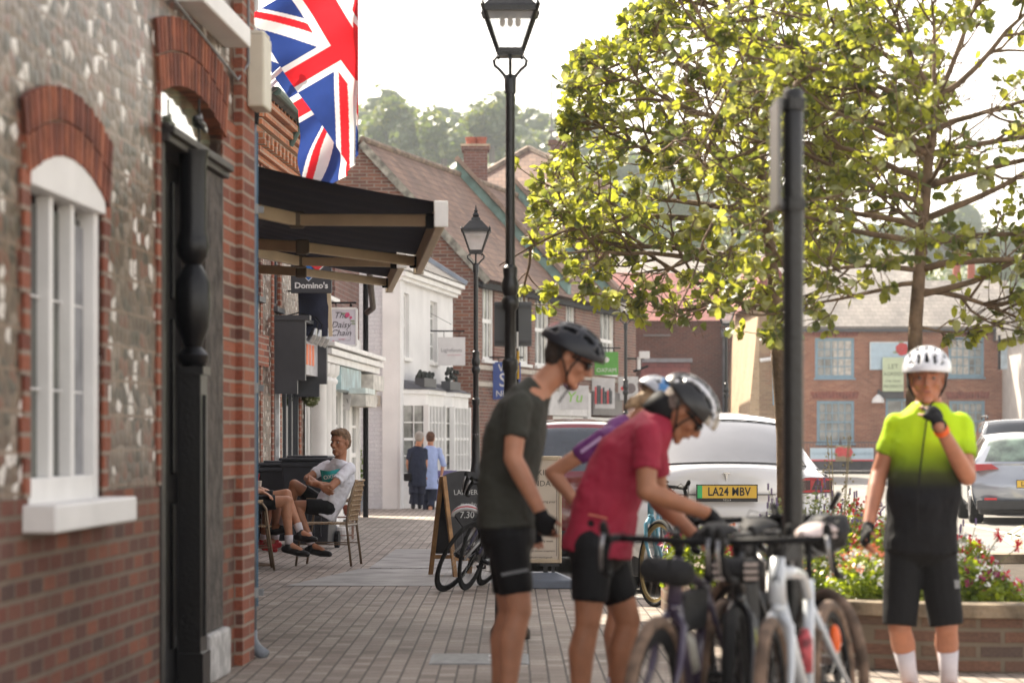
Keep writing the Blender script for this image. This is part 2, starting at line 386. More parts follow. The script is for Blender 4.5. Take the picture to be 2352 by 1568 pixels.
# pavement slab with a real kerb edge
kerb_line = [(9.5, 13.6), (9.5, 20.9), (1.0, 20.9), (.72, 22.9), (-.28, 25.6), (-.35, 46), (-.1, 56), (3.6, 71), (6.0, 84)]
pv = [(-8, -3), (9.5, -3)]+kerb_line+[(-8, 84)]
mb = MB(); n = len(pv)
mb.add([(x, y, 0) for x, y in pv]+[(x, y, -.12) for x, y in pv], [tuple(range(n))]+[(i, (i+1) % n, n+(i+1) % n, n+i) for i in range(n)])
tag(mb.build('pavement', M_pave), kind='structure')
mb = MB()
for a, b in zip(kerb_line[1:-1], kerb_line[2:]):
    a = Vector((*a, -.045)); b = Vector((*b, -.045)); L_ = (b-a).length; k = max(1, int(L_/.9))
    for i in range(k):
        p = a.lerp(b, i/k); q = a.lerp(b, (i+1)/k-.008/max(L_/k, .1))
        mb.bar(p+Vector((0, 0, -.01)), q+Vector((0, 0, -.01)), .13, .125)
tag(mb.build('kerb', mat('kerb_stone', (.38, .36, .33), .8, 0, .2, 5, .2)), kind='structure')
sheet('smooth_paving', [(-1.98, 22.75), (-.3, 22.75), (.05, 24.3), (-.42, 25.8), (-1.5, 25.8)], .004, M_flag)
sheet('smooth_paving', [(-1.42, 25.9), (-.42, 25.9), (-.42, 30.4), (-1.35, 30.4)], .004, M_flag)
sheet('far_footway', [(4, 103), (70, 103), (70, 108), (4, 108)], .02, M_flag)
# road markings
M_mark = mat('road_marking', (.62, .60, .54), .7, 0, .2, 8)
M_marky = mat('faded_yellow_marking', (.60, .52, .33), .7, 0, .2, 8)
def strip(name, pts, wd, m):
    mb = MB()
    for a, b in zip(pts, pts[1:]):
        a = Vector(a); b = Vector(b); d = (b-a).normalized(); nrm = Vector((-d.y, d.x))*wd/2
        mb.add([(*(a-nrm), -.094), (*(b-nrm), -.094), (*(b+nrm), -.094), (*(a+nrm), -.094)], [(0, 1, 2, 3)])
    return tag(mb.build(name, m), kind='structure')
def road_pt(u, v):
    d = 6000*(CAM_H+.1)/(v-VH); return (PX(u, d), d)
strip('road_marking', [road_pt(u, v) for u, v in ((2215, 1204), (2300, 1222), (2420, 1250))], .10, M_mark)
strip('road_marking', [road_pt(u, v) for u, v in ((2230, 1262), (2300, 1282), (2420, 1312))], .10, M_mark)
for off in (0, 22):
    strip('road_marking', [road_pt(u+off, v) for u, v in ((2420, 1190), (2345, 1208), (2318, 1226), (2312, 1240), (2330, 1252), (2375, 1264), (2440, 1276))], .09, M_marky)
strip('road_marking', [road_pt(u, v) for u, v in ((1950, 1112), (2060, 1120))], .2, M_mark)
strip('road_marking', [(6.2, 22), (9.0, 30), (12, 44)], .1, M_mark)

# ------------------------------------------------------------------ building helpers
def facade(mb, x0, x1, z0, z1, ops, y=0, dep=.12, mi=0, rev=None):
    xs = sorted({x0, x1}|{q for o in ops for q in o[:2] if x0 < q < x1}); zs = sorted({z0, z1}|{q for o in ops for q in o[2:4] if z0 < q < z1})
    for a, b in zip(xs, xs[1:]):
        for c, d in zip(zs, zs[1:]):
            cx, cz = (a+b)/2, (c+d)/2
            if any(o[0] < cx < o[1] and o[2] < cz < o[3] for o in ops): continue
            mb.quad((a, y, c), (b, y, c), (b, y, d), (a, y, d), mi)
    r = mi if rev is None else rev
    for o in ops:
        a, b, c, d = o[:4]
        mb.quad((a, y, c), (a, y, d), (a, y+dep, d), (a, y+dep, c), r); mb.quad((b, y, c), (b, y+dep, c), (b, y+dep, d), (b, y, d), r)
        mb.quad((a, y, d), (b, y, d), (b, y+dep, d), (a, y+dep, d), r); mb.quad((a, y, c), (a, y+dep, c), (b, y+dep, c), (b, y, c), r)
def shell(mb, x0, x1, y0, y1, z0, z1, mi=0):
    mb.quad((x0, y0, z0), (x0, y1, z0), (x0, y1, z1), (x0, y0, z1), mi); mb.quad((x1, y0, z0), (x1, y0, z1), (x1, y1, z1), (x1, y1, z0), mi)
    mb.quad((x0, y1, z0), (x1, y1, z0), (x1, y1, z1), (x0, y1, z1), mi); mb.quad((x0, y0, z1), (x1, y0, z1), (x1, y1, z1), (x0, y1, z1), mi)
def window(par, x0, x1, z0, z1, y=.06, nx=2, nz=3, fw=.06, bw=.022, fm=None, gm=None, sill=True, sm=None, mid=True, name='window', curtain=None, lab=None):
    fm = fm or M_white; gm = gm or M_glass; mb = MB()
    mb.box(x0, x0+fw, y, y+.06, z0, z1); mb.box(x1-fw, x1, y, y+.06, z0, z1)
    mb.box(x0+fw, x1-fw, y, y+.06, z1-fw, z1); mb.box(x0+fw, x1-fw, y, y+.06, z0, z0+fw)
    for i in range(1, nx):
        x = x0+fw+(x1-x0-2*fw)*i/nx; mb.box(x-bw/2, x+bw/2, y+.012, y+.05, z0+fw, z1-fw)
    for i in range(1, nz):
        z = z0+fw+(z1-z0-2*fw)*i/nz; h = bw*1.8 if (mid and i == nz//2) else bw
        mb.box(x0+fw, x1-fw, y+.008, y+.053, z-h/2, z+h/2)
    o = mb.build(name, fm, par, label=lab)
    g = MB(); g.box(x0+fw*.5, x1-fw*.5, y+.035, y+.045, z0+fw*.5, z1-fw*.5); g.build('pane', gm, o)
    if sill:
        s = MB(); s.box(x0-.06, x1+.06, -.07, y, z0-.07, z0-.002); s.build('sill', sm or fm, o, bevel=.006)
    if curtain:
        k = MB(); a, b = curtain
        k.box(x0+fw, x0+fw+(x1-x0)*a, y+.028, y+.034, z0+fw, z1-fw); k.box(x1-fw-(x1-x0)*b, x1-fw, y+.028, y+.034, z0+fw, z1-fw)
        k.build('curtain', mat('net_curtain', (.5, .48, .43), .9, 0, .2, 9), o)
    return o
def arch_poly(x0, x1, zspring, rise, z1, n=12):
    # region between arc (below) and a parallel arc thick above
    pts = []
    for i in range(n+1):
        t = i/n; pts.append((x0+(x1-x0)*t, zspring+rise*math.sin(math.pi*t)))
    return pts
def wallroot(name, label, p0, p1, cat='building', group=None):
    a = math.atan2(p1[1]-p0[1], p1[0]-p0[0]); return thing(name, label, cat, (p0[0], p0[1], 0), a, group)

# ------------------------------------------------------------------ near flint house (left foreground)
SL = .049
NA = (-1.548-SL*7.2, 8.0); NB = (-1.548, 15.2)
def nt_(Y): return (Y-8.0)*math.hypot(1, SL)
house = wallroot('flint_house', 'near house of brick and knapped flint with a white arched window and black doorway', NA, NB)
W0, W1 = nt_(9.78), nt_(11.12); D0, D1 = nt_(12.45), nt_(14.28); END = nt_(15.2)
M_near = M_flint
mb = MB()
zf = 1.06
facade(mb, -3, END-.45, zf, 4.7, [(W0, W1, .98, 2.40), (D0, D1, 0, 3.10), (nt_(13.0), nt_(14.3), 3.55, 4.5)], 0, .16)
mb.build('flint_wall', M_near, house)
mb = MB()
facade(mb, -3, END-.45, 0, zf, [(W0, W1, .98, 2.40), (D0, D1, -.01, 3.10)], -.003, .16)
shell(mb, -3, END, .35, 4, 0, 4.7); mb.quad((-3, -.1, 4.7), (END, -.1, 4.7), (END, 3, 5.6), (-3, 3, 5.6)); mb.quad((-3, 0, 4.69), (END, 0, 4.69), (END, .35, 4.69), (-3, .35, 4.69))
mb.quad((END, 0, 0), (END, .35, 0), (END, .35, 4.7), (END, 0, 4.7))
mb.build('brick_base', brick('near_brick', [(.12, .036, .022), (.18, .055, .032), (.085, .042, .032), (.25, .078, .038), (.11, .045, .034)], (.17, .125, .09), .225, .0765, .012, stain=.5), house)
M_quoin = brick('quoin_brick', [(.17, .045, .025), (.26, .075, .04), (.33, .10, .05), (.13, .05, .035)], (.30, .23, .18), .45, .0765, .011, stain=.3)
mb = MB()
mb.box(END-.46, END-.002, -.05, .2, 0, 4.7); mb.build('corner_pier', M_quoin, house); mb = MB()
for k in range(0, 42):   # toothed quoins down the window and door sides
    z = 1.06+k*.153
    if z > 4.4: break
    lng = .14 if k % 2 else .09
    if z < 2.3: mb.box(W0-lng, W0, -.012, .02, z, z+.15); mb.box(W1, W1+lng, -.012, .02, z, z+.15)
    if z < 2.9: mb.box(D0-lng*.7, D0, -.012, .02, z, z+.15); mb.box(D1, END-.46, -.012, .02, z, z+.15)
mb.build('brick_quoin', M_quoin, house)
def arch_ring(x0, x1, zs, rise, th, y0=-.02, y1=.14, n=18, fill=None):
    mb = MB(); w = x1-x0; ra = random.Random(n)
    for i in range(n):
        t0, t1 = i/n, (i+.94)/n
        def pt(t, h):
            a = math.pi*(t-.5)*.62
            return (x0+w*t+math.sin(a)*h*.35, zs+rise*(1-(2*t-1)**2)+h)
        for h0, h1 in ((0, th*.485), (th*.515, th)):
            a, b, c, d = pt(t0, h0), pt(t1, h0), pt(t1, h1), pt(t0, h1); mb.prism([a, b, c, d], y0-.004*(i % 3), y1, mi=ra.randrange(3))
        t1 = (i+1)/n; a, b, c, d = pt(t0, .002), pt(t1, .002), pt(t1, th-.002), pt(t0, th-.002); mb.prism([a, b, c, d], y0+.010, y1-.01, mi=3)
    return mb
M_rub = mat('rubbed_red_brick', (.20, .055, .027), .85, 0, .3, 9, .3, 40)
M_rubs = [M_rub, mat('rubbed_red_brick_dark', (.14, .04, .023), .85, 0, .3, 9, .3, 40), mat('rubbed_red_brick_pale', (.26, .08, .038), .85, 0, .3, 9, .3, 40), mat('arch_mortar', (.30, .22, .16), .9)]
arch_ring(W0-.05, W1+.05, 2.27, .13, .27, n=24).build('brick_arch', M_rubs, house)
arch_ring(D0-.05, D1+.05, 2.93, .12, .33, n=30).build('brick_arch', M_rubs, house)
# white casement with arched head
wf = MB(); y = .012
wf.box(W0, W0+.085, y, y+.08, .98, 2.27); wf.box(W1-.085, W1, y, y+.08, .98, 2.27)
wf.box(W0+.10, W1-.10, y, y+.08, .98, 1.13)
hd = [(W0, 2.235), (W1, 2.235)]+[(W0+(W1-W0)*(1-i/14), 2.29+.13*(1-(1-2*i/14)**2)) for i in range(15)]
wf.prism(hd, y-.03, y+.08)
for t in (.37, .66):
    x = W0+(W1-W0)*t; wf.box(x-.03, x+.03, y+.01, y+.07, 1.13, 2.235)
for t in (.0, .37, .66):
    xa = W0+.1 if t == 0 else W0+(W1-W0)*t+.035; xb = {0: W0+(W1-W0)*.37-.035, .37: W0+(W1-W0)*.66-.035, .66: W1-.1}[t]
    wf.box(xa, xb, y+.045, y+.058, 1.47, 1.480); wf.box(xa, xb, y+.045, y+.058, 1.83, 1.840)
wo = wf.build('window', M_white, house, bevel=.006)
g = MB(); g.box(W0+.08, W1-.08, y+.062, y+.07, 1.1, 2.2); g.build('pane', mat('old_glass', (.035, .04, .03), .15, 0, .95, 2.2, spec=.3), wo)
g = MB(); g.box(W0+(W1-W0)*.66+.04, W1-.09, y+.048, y+.056, 1.13, 2.17); g.build('curtain', mat('grey_curtain', (.26, .26, .27), .8, 0, .2, 9), wo)
g = MB(); g.box(W0-.09, W1+.12, -.13, y, .93, 1.035); g.build('sill', M_white, wo, bevel=.01)
g = MB(); g.box(nt_(12.9), nt_(14.45), -.14, .02, 3.44, 3.55); wo2 = g.build('upper_sill', M_white, house, bevel=.01)
window(house, nt_(13.0), nt_(14.3), 3.55, 4.5, .05, 2, 3, sill=False)
# black doorway: fanlight, frame, turned half column on a pedestal
d_ = MB()
d_.box(D0+.02, D1-.02, .12, .155, 0, 2.72)
for a in (D0+.12, (D0+D1)/2+.05):
    for z0, z1 in ((.2, .95), (1.1, 1.9), (2.0, 2.6)):
        d_.box(a, a+.62, .10, .125, z0, z1)
dr = d_.build('door', M_black, house, bevel=.008)
g = MB(); g.lathe((0, 0, 0), [(.012, 0), (.035, .01), (.035, .05), (.0, .06)], 12, M=Matrix.Translation((D0+.3, .085, 1.05)) @ Matrix.Rotation(math.pi/2, 4, 'X')); g.build('handle', mat('brass', (.6, .42, .16), .3, 1), dr)
fr = MB()
fr.box(D0, D0+.09, -.015, .14, 0, 2.74); fr.box(D1-.09, D1, -.015, .14, 0, 2.74)
fr.box(D0, D1, -.05, .14, 2.70, 2.79); fr.box(D0, D1, -.075, .1, 2.735, 2.775)
fr.build('door_frame', mat('worn_black_wood', (.025, .021, .018), .55, 0, .6, 4, .3, 40), house, bevel=.006)
fl = MB(); fl.prism([(D0, 2.79), (D1, 2.79)]+[(D0+(D1-D0)*(1-i/14), 2.93+.13*(1-(1-2*i/14)**2)) for i in range(15)], .06, .075)
fo = fl.build('fanlight', mat('fanlight_glass', (.30, .33, .22), .08, 0, .7, 2.5, spec=1, coat=1), house)
bd = MB(); bx = (D0+D1)/2+.1
bd.ell((bx, -.02, 2.90), (.10, .035, .022)); bd.ell((bx-.10, -.02, 2.915), (.028, .02, .02)); bd.cap((bx-.05, -.02, 2.91), (bx+.06, -.02, 2.96), .03, .006)
bd.prism([(bx+.08, 2.895), (bx+.2, 2.88), (bx+.2, 2.91)], -.03, -.015); bd.tube([(bx, -.02, 2.92), (bx, -.02, 3.03)], .006, 6); bd.tube([(bx, -.02, 2.88), (bx, -.02, 2.80)], .006, 6)
bd.build('bird_ornament', M_black, fo)
col_ = MB(); cx = nt_(13.05); cy = -.06
col_.box(cx-.10, cx+.10, cy-.055, .0, 0, 1.60); col_.box(cx-.115, cx+.115, cy-.07, .0, 0, .22); col_.box(cx-.115, cx+.115, cy-.07, 0, 1.60, 1.64)
col_.lathe((cx, cy, 1.64), [(.05, 0), (.07, .02), (.08, .06), (.045, .10), (.055, .13), (.085, .20), (.092, .30), (.088, .42), (.06, .48), (.042, .51), (.075, .55), (.085, .60), (.08, .63), (.068, .68), (.07, 1.0), (.08, 1.08)], 20)
col_.box(cx-.02, cx+.02, cy-.068, cy-.05, .3, 1.5)
col_.build('half_column', M_black, house, autos=35)
g = MB(); g.box(nt_(13.6)-.02, D1-.005, -.06, .1, 0, .26); g.build('plinth_stone', mat('pale_stone', (.45, .44, .43), .85, 0, .25, 12, .3), house, bevel=.02)
g = MB(); g.box(nt_(13.62), D1-.11, -.028, .1, .27, 2.69); g.build('jamb_stone', mat('sooty_stone', (.07, .058, .05), .85, 0, .5, 9, .8, 22), house)
g = MB(); g.tube([(D0+.1, -.03, 3.42), (END-.5, -.03, 3.30), (END-.3, -.06, 3.42), (END-.28, -.06, 4.6)], .008, 6); g.build('cable', M_grey, house)
# things fixed to the corner
b_ = MB(); bx0 = nt_(14.9); b_.box(bx0, bx0+.30, -.15, -.052, PZ(250, 15), PZ(84, 15)); b_.prism([(bx0, PZ(84, 15)), (bx0+.3, PZ(84, 15)), (bx0+.27, PZ(74, 15)), (bx0+.03, PZ(74, 15))], -.145, -.06)
e = thing('alarm_box', 'cream box fixed high on the corner of the near flint house', 'alarm box', house.location, house.rotation_euler.z)
b_.build('cover', mat('cream_plastic', (.62, .58, .47), .5, 0, .05), e, bevel=.012)
g = MB(); g.box(bx0+.02, bx0+.28, -.058, -.045, PZ(246, 15), PZ(90, 15)); g.build('back_plate', M_grey, e)
dp = thing('drainpipe', 'grey drainpipe running down the corner of the near flint house', 'drainpipe', (PX(577, 15.35), 15.35, 0))
g = MB(); zt = PZ(285, 15.35); g.tube([(0, 0, .12), (0, 0, zt)], .033, 14)
g.tube([(0, 0, .16), (0, 0, .10), (.03, -.02, .05), (.09, -.05, .015)], [.036, .038, .038, .034], 12)
g.build('pipe', mat('blue_grey_pipe', (.16, .18, .21), .45, 0, .25, 3), dp, smooth=True)
for z in (.35, 1.55, 2.6):
    g = MB(); g.tube([(0, 0, z), (0, 0, z+.06)], .043, 14); g.box(-.07, .07, .02, .05, z+.01, z+.05); g.build('bracket', M_grey, dp)
g = MB(); g.tube([(0, 0, zt), (0, 0, zt+.09)], [.045, .05], 14); g.build('collar', M_blackmatte, dp)
g = MB(); g.bar((.035, -.0, .3), (.035, -.0, zt-.05), .006, .012); g.build('blue_strip', mat('strip_blue', (.08, .17, .26), .5), dp)  # narrow blue strip along the right edge of the pipe
jb = thing('junction_box', 'small white box on the corner beside the grey drainpipe', 'junction box', (PX(563, 15.1), 15.1, PZ(1205, 15.1)))
g = MB(); g.box(-.03, .03, -.03, .03, 0, .14); g.build('cover', M_white, jb, bevel=.008); g = MB(); g.tube([(0, 0, .14), (0, .02, .5)], .006, 6); g.build('cable', M_grey, jb)

# ------------------------------------------------------------------ cafe range behind the awnings
cafe = wallroot('brick_cafe', 'brick cafe frontage behind the dark awnings', (-2.17, 15.5), (-3.12, 31.2))
CL = math.hypot(.95, 15.7)
mb = MB(); ops = [(1.2, 3.6, .5, 2.4), (4.2, 5.2, 0, 2.4), (6, 9, .5, 2.4), (9.6, 10.6, 0, 2.4), (11.4, 14.4, .5, 2.4)]+[(x, x+1.1, 3.7, 4.7) for x in (1.6, 5, 8.4, 11.8)]
facade(mb, 0, CL, 0, 5.0, ops); shell(mb, 0, CL, 0, 4, 0, 5.0); mb.quad((0,.1,5),(CL,.1,5),(CL,2.2,6),(0,2.2,6)); mb.quad((0,4,5),(CL,4,5),(CL,2.2,6),(0,2.2,6)); mb.build('wall', M_redbrick, cafe)
for o in ops[:5]:
    if o[2] == 0: window(cafe, o[0], o[1], 0.02, o[3], .05, 1, 2, .08, fm=M_darkgrey, sill=False, name='door')
    else: window(cafe, o[0], o[1], o[2], o[3], .05, 3, 1, .07, fm=M_darkgrey)
for o in ops[5:]: window(cafe, *o[:4], .05, 2, 4)

# ------------------------------------------------------------------ flint and brick shop with pizza sign
W2A = (-3.3+.049*(31.3-27), 31.3)   # start of second frontage
def w2(Y): return (Y-31.3)*math.hypot(1, SL)
shop = wallroot('flint_shop', 'flint and brick shop with corbelled cornice and dark shopfront', W2A, (W2A[0]+SL*4.4, 35.7))
mb = MB(); E2 = w2(35.9)
ops2 = [(w2(31.32), w2(31.62), .1, 2.15), (w2(31.35), w2(31.75), 3.0, 3.75), (w2(32.9), w2(33.45), 2.95, 3.8), (w2(33.0), w2(35.3), 0.1, 2.0), (w2(32.9), w2(33.5), 4.1, 4.6)]
facade(mb, 0, E2, 0, 5.35, ops2); shell(mb, 0, E2, 0, 4, 0, 5.35)
mb.build('wall', M_flint2, shop)
q = MB()
for xa in (w2(31.75), w2(32.75), w2(33.45), w2(35.4)):
    q.box(xa, xa+.16, -.016, .02, 0, 5.0)
q.box(0, w2(32.4), -.02, .02, 2.17, 2.55)
q.build('brick_pier', M_quoin, shop)
cn = MB()
for i, (z, p) in enumerate(((4.62, .05), (4.70, .10), (4.95, .06), (5.03, .12), (5.12, .17), (5.22, .23))): cn.box(-.2, E2, -p, .02, z, z+.075)
for k in range(14):
    x = -.1+k*.34; cn.box(x, x+.13, -.14, .02, 4.80, 4.95)
    cn.box(x+.03, x+.11, -.2, .02, 5.3, 5.36)
for x in (w2(33.1), w2(34.6)):
    for i in range(10):
        t0 = i/10; cn.prism([(x-.7+1.4*t0, 4.05+.45*math.sin(math.pi*t0)), (x-.7+1.4*(t0+.1), 4.05+.45*math.sin(math.pi*(t0+.1))), (x-.75+1.5*(t0+.1), 4.2+.45*math.sin(math.pi*(t0+.1))), (x-.75+1.5*t0, 4.2+.45*math.sin(math.pi*t0))], -.05, .02)
cn.build('cornice', brick('orange_brick', [(.42, .14, .05), (.50, .19, .08), (.33, .12, .06)], (.40, .30, .22), .225, .075, .01), shop)
gt = MB(); gt.tube([(-.2, -.30, 5.42), (E2+.1, -.30, 5.42)], .055, 10); gt.tube([(w2(33.6), -.29, 5.40), (w2(33.6), -.2, 5.2), (w2(33.6), -.12, 5.05)], .045, 10)
gt.build('gutter', mat('green_gutter', (.06, .11, .09), .5), shop)
rf = MB(); rf.add([(-.3, -.32, 5.44), (E2, -.32, 5.44), (E2, 2.2, 6.9), (-.3, 2.2, 6.9), (-.3, 4, 5.4), (E2, 4, 5.4), (-.3, -.2, 5.36), (E2, -.2, 5.36)], [(0, 1, 2, 3), (3, 2, 5, 4), (0, 3, 4, 6), (1, 7, 5, 2), (0, 6, 7, 1)])
M_slate = tiles('slate', [(.09, .085, .08), (.14, .13, .12), (.11, .10, .10)], .3, .16)
rf.build('roof', M_slate, shop)
dm = MB(); dm.box(.0, w2(33.4), .25, 1.8, 5.5, 8.2); dm.build('dormer', tiles('hung_tile', [(.10, .085, .08), (.17, .13, .12)], .16, .11), shop)
window(shop, w2(32.2), w2(32.9), 6.3, 7.7, .18, 2, 2, .07, sill=True)
window(shop, *ops2[0][:4], .04, 1, 1, .05, fm=M_darkgrey, sill=False)
window(shop, *ops2[1][:4], .03, 1, 2, .045, fm=M_darkgrey)
window(shop, *ops2[2][:4], .03, 1, 2, .06, fm=M_darkgrey)
window(shop, *ops2[4][:4], .03, 2, 1, .06)
window(shop, w2(33.0), w2(35.3), .1, 2.0, -.01, 4, 1, .08, .05, fm=M_darkgrey, sill=False, name='shopfront')
sf = MB(); sf.box(w2(33.25), w2(33.34), -.03, .02, .3, 1.9); sf.build('poster_strip', mat('poster_white', (.6, .6, .6), .5, 0, .3, 9), shop)
fa = MB(); fa.box(w2(33.15), w2(35.2), -.28, 0, 2.12, 2.62); fb = fa.build('fascia', mat('fascia_face', (.45, .44, .46), .4, 0, .25, 6), shop)
fa = MB()
for xa in (w2(32.95), w2(35.2)):
    fa.prism([(0, 0)], 0, 0) if False else None
    fa.box(xa, xa+.12, -.40, 0, 2.02, 2.78); fa.box(xa, xa+.10, -.30, 0, 1.85, 2.02); fa.box(xa-.03, xa+.15, -.46, 0, 2.78, 2.84)
fa.box(w2(33.07), w2(35.2), -.34, 0, 2.78, 2.83)
fa.build('bracket', M_darkgrey, shop)
t_ = MB()
for k in range(5): t_.box(w2(33.4)+k*.3, w2(33.4)+k*.3+.2, -.285, -.279, 2.25, 2.52)
t_.build('lettering', mat('orange_letters', (.75, .16, .05), .5), fb)
for k in range(4):
    Y = 33.5+k*.45; e = thing('spotlight', f'{["nearest", "second", "third", "farthest"][k]} of the four small spotlights over the dark shopfront', 'spotlight', (W2A[0]+SL*(Y-31.3), Y, 0), shop.rotation_euler.z, 'spotlights over the shopfront')
    g = MB(); g.tube([(0, -.1, 2.86), (0, -.25, 2.90), (0, -.42, 2.86), (0, -.5, 2.76), (0, -.46, 2.68)], .009, 6); g.build('arm', M_blackmatte, e)
    g = MB(); g.tube([(0, -.46, 2.70), (0, -.44, 2.62), (0, -.38, 2.52)], [.03, .05, .055], 12); g.build('lamp_head', M_steel, e)
# projecting pizza sign with dark hanging banner under it
YD = 33.9; xs = PX(668, YD)
e = thing('pizza_sign', 'square dark grey projecting sign with red and blue tile and white lettering', 'sign', (PX(715, YD), YD, 0))
hw = .265; z0, z1 = PZ(673, YD), PZ(578, YD)
g = MB(); g.box(-hw, hw, 0, .08, z0, z1); sg = g.build('panel', mat('sign_grey', (.045, .047, .055), .5, 0, .04), e, bevel=.006)
text("Domino's", 'lettering', mat('sign_white', (.8, .8, .8), .5, 0, .02), sg, (0, -.004, z0+.095), .105, bold=.003, sx=1.06)
def tile_(cx, cz, r, m, nm):
    g = MB(); g.prism([(cx-r, cz), (cx, cz-r), (cx+r, cz), (cx, cz+r)], -.006, -.001); g.build(nm, m, sg)
cxd, czd = 0.02, z0+.31
M_red = mat('sign_red', (.70, .04, .05), .5, 0, .03); M_blue = mat('sign_blue', (.02, .16, .50), .5, 0, .03)
def halftile(m, pts, nm):
    g = MB(); g.prism([(cxd+a, czd+b) for a, b in pts], -.010, -.006); g.build(nm, m, sg)
tile_(cxd-.055, czd-.035, .125, mat('sign_white', (.8, .8, .8)), 'tile_border'); tile_(cxd+.055, czd+.075, .125, mat('sign_white', (.8, .8, .8)), 'tile_border')
halftile(M_blue, [(-.055-.11, -.035), (-.055, -.145), (.05, -.04), (-.06, .07)], 'blue_tile'); halftile(M_red, [(-.05, .075), (.055, -.03), (.165, .075), (.055, .185)], 'red_tile')
g = MB(); g.tube([(-hw-.12, .04, z1+.03), (hw, .04, z1+.03)], .015, 8); g.build('bracket', M_blackmatte, e)
YB = 34.3
e = thing('hanging_banner', 'plain dark navy cloth banner hanging below the pizza sign', 'banner', (PX(720, YB), YB, 0))
g = MB(); hw = .205
g.grid(lambda a, b: ((a-.5)*2*hw*(1-.10*(1-b)), .02*math.sin(a*5+b*2), PZ(772, YB)+(PZ(668, YB)-PZ(772, YB))*b), 12, 12)
g.grid(lambda a, b: ((a-.5)*2*hw*(1-.10*(1-b)), .05+.02*math.sin(a*5+b*2), PZ(772, YB)+(PZ(668, YB)-PZ(772, YB))*b), 12, 12)
g.build('cloth', mat('navy_cloth', (.018, .022, .045), .8, 0, .3, 4, .2), e, smooth=True)
g = MB(); g.bar((hw-.005, .025, PZ(668, YB)), (hw+.02, .025, PZ(772, YB)), .05, .05); g.build('edge_pole', M_beige, e)
g = MB(); g.tube([(-hw-.15, .03, PZ(668, YB)), (hw, .03, PZ(668, YB))], .012, 6); g.build('bracket', M_blackmatte, e)

# ------------------------------------------------------------------ white column shop
YC = 35.9; C0 = (-3.3+.049*(YC-27), YC)
def w3(Y): return (Y-YC)*math.hypot(1, SL)
cs = wallroot('column_shop', 'white shopfront with round columns and pale blue fascia', C0, (C0[0]+SL*6, YC+6))
E3 = w3(43.0)
mb = MB(); facade(mb, 0, E3, 2.9, 5.0, [(w3(38.6), w3(39.6), 3.4, 4.6)]); shell(mb, 0, E3, 0, 4, 0, 5.0); mb.build('wall', M_darkbrick, cs)
window(cs, w3(38.6), w3(39.6), 3.4, 4.6)
mb = MB(); facade(mb, 0, E3, 0, 2.9, [(w3(37.6), w3(40.2), .5, 2.0), (w3(40.5), w3(41.4), 0, 2.1), (w3(41.7), w3(42.8), .5, 2.0)], -.02); mb.build('shopfront_wall', M_white, cs)
window(cs, w3(37.6), w3(40.2), .5, 2.0, .02, 4, 3, .06, .04, gm=M_glassl); window(cs, w3(41.7), w3(42.8), .5, 2.0, .02, 2, 3, .06, .04, gm=M_glassl); window(cs, w3(40.5), w3(41.4), 0.02, 2.1, .02, 1, 2, .08, gm=M_glassl, sill=False, name='door')
for Y in (36.15, 36.75, 37.3):
    g = MB(); g.lathe((w3(Y), -.17, 0), [(.16, 0), (.16, .12), (.125, .15), (.12, .3), (.115, 2.05), (.14, 2.08), (.14, 2.12), (.115, 2.15), (.16, 2.2), (.17, 2.33)], 20); g.build('column', M_white, cs, autos=40)
g = MB(); g.box(-.1, E3, -.34, -.02, 2.345, 2.44); g.box(-.1, E3, -.40, -.02, 2.45, 2.53); g.box(-.1, E3, -.44, -.02, 2.56, 2.62); g.build('cornice', M_white, cs)
g = MB(); g.box(w3(37.8), w3(40.5), -.30, -.02, 2.0, 2.33); g.build('fascia', mat('pale_blue_fascia', (.36, .50, .53), .3, 0, .3, 4), cs)
g = MB(); g.box(w3(38.8), w3(40.2), -.55, -.30, 1.96, 2.04); g.build('canopy', mat('pale_canopy', (.6, .68, .66), .4, 0, .2, 4), cs)
g = MB(); g.box(w3(41.2), w3(42.9), -.42, -.02, 2.06, 2.3); g.box(w3(41.2), w3(42.9), -.3, -.02, 1.8, 2.06); g.build('door_hood', mat('worn_white', (.55, .53, .49), .7, 0, .25, 6), cs)
g = MB(); g.tube([(E3-.12, -.12, 0), (E3-.12, -.12, 3.9)], .045, 10); g.build('downpipe', M_blackmatte, cs)
g = MB(); g.add([(0, -.2, 5), (E3, -.2, 5), (E3, 2, 6.3), (0, 2, 6.3), (0, 4, 5), (E3, 4, 5)], [(0, 1, 2, 3), (3, 2, 5, 4), (0, 3, 4), (1, 5, 2), (0, 4, 5, 1)]); g.build('roof', M_slate, cs)
g = MB(); g.tube([(w3(41.0), -.35, 4.2), (w3(42.3), -.30, 3.4), (w3(42.8), -.15, 3.35)], .05, 8); g.build('sloping_pipe', mat('brown_pipe', (.07, .055, .045), .6), cs)
# flower shop projecting sign
YS = 38.5
e = thing('flower_shop_sign', 'white framed hanging sign with script lettering and pink flowers', 'sign', (PX(787, YS), YS, 0))
z0, z1 = PZ(793, YS), PZ(709, YS); hw = .20
g = MB(); g.box(-hw, hw, 0, .05, z0, z1); pn = g.build('panel', mat('sign_lilac', (.60, .57, .62), .5, 0, .03), e)
g = MB()
for a in ((-hw-.02, -hw+.01, z0, z1), (hw-.01, hw+.02, z0, z1), (-hw, hw, z0-.02, z0+.01), (-hw, hw, z1-.01, z1+.02)): g.box(a[0], a[1], -.012, .06, a[2], a[3])
g.build('frame', M_white, e)
M_ink = mat('dark_ink', (.06, .05, .06), .6)
for s, dz in (("The", .44), ("Daisy", .30), ("Chain", .18)): text(s, 'lettering', M_ink, pn, (-.03, -.004, z0+dz), .13, shear=.35, ext=.001)
text("FLORIST", 'lettering', mat('pink_ink', (.6, .2, .25)), pn, (-.01, -.004, z0+.09), .028, ext=.001)
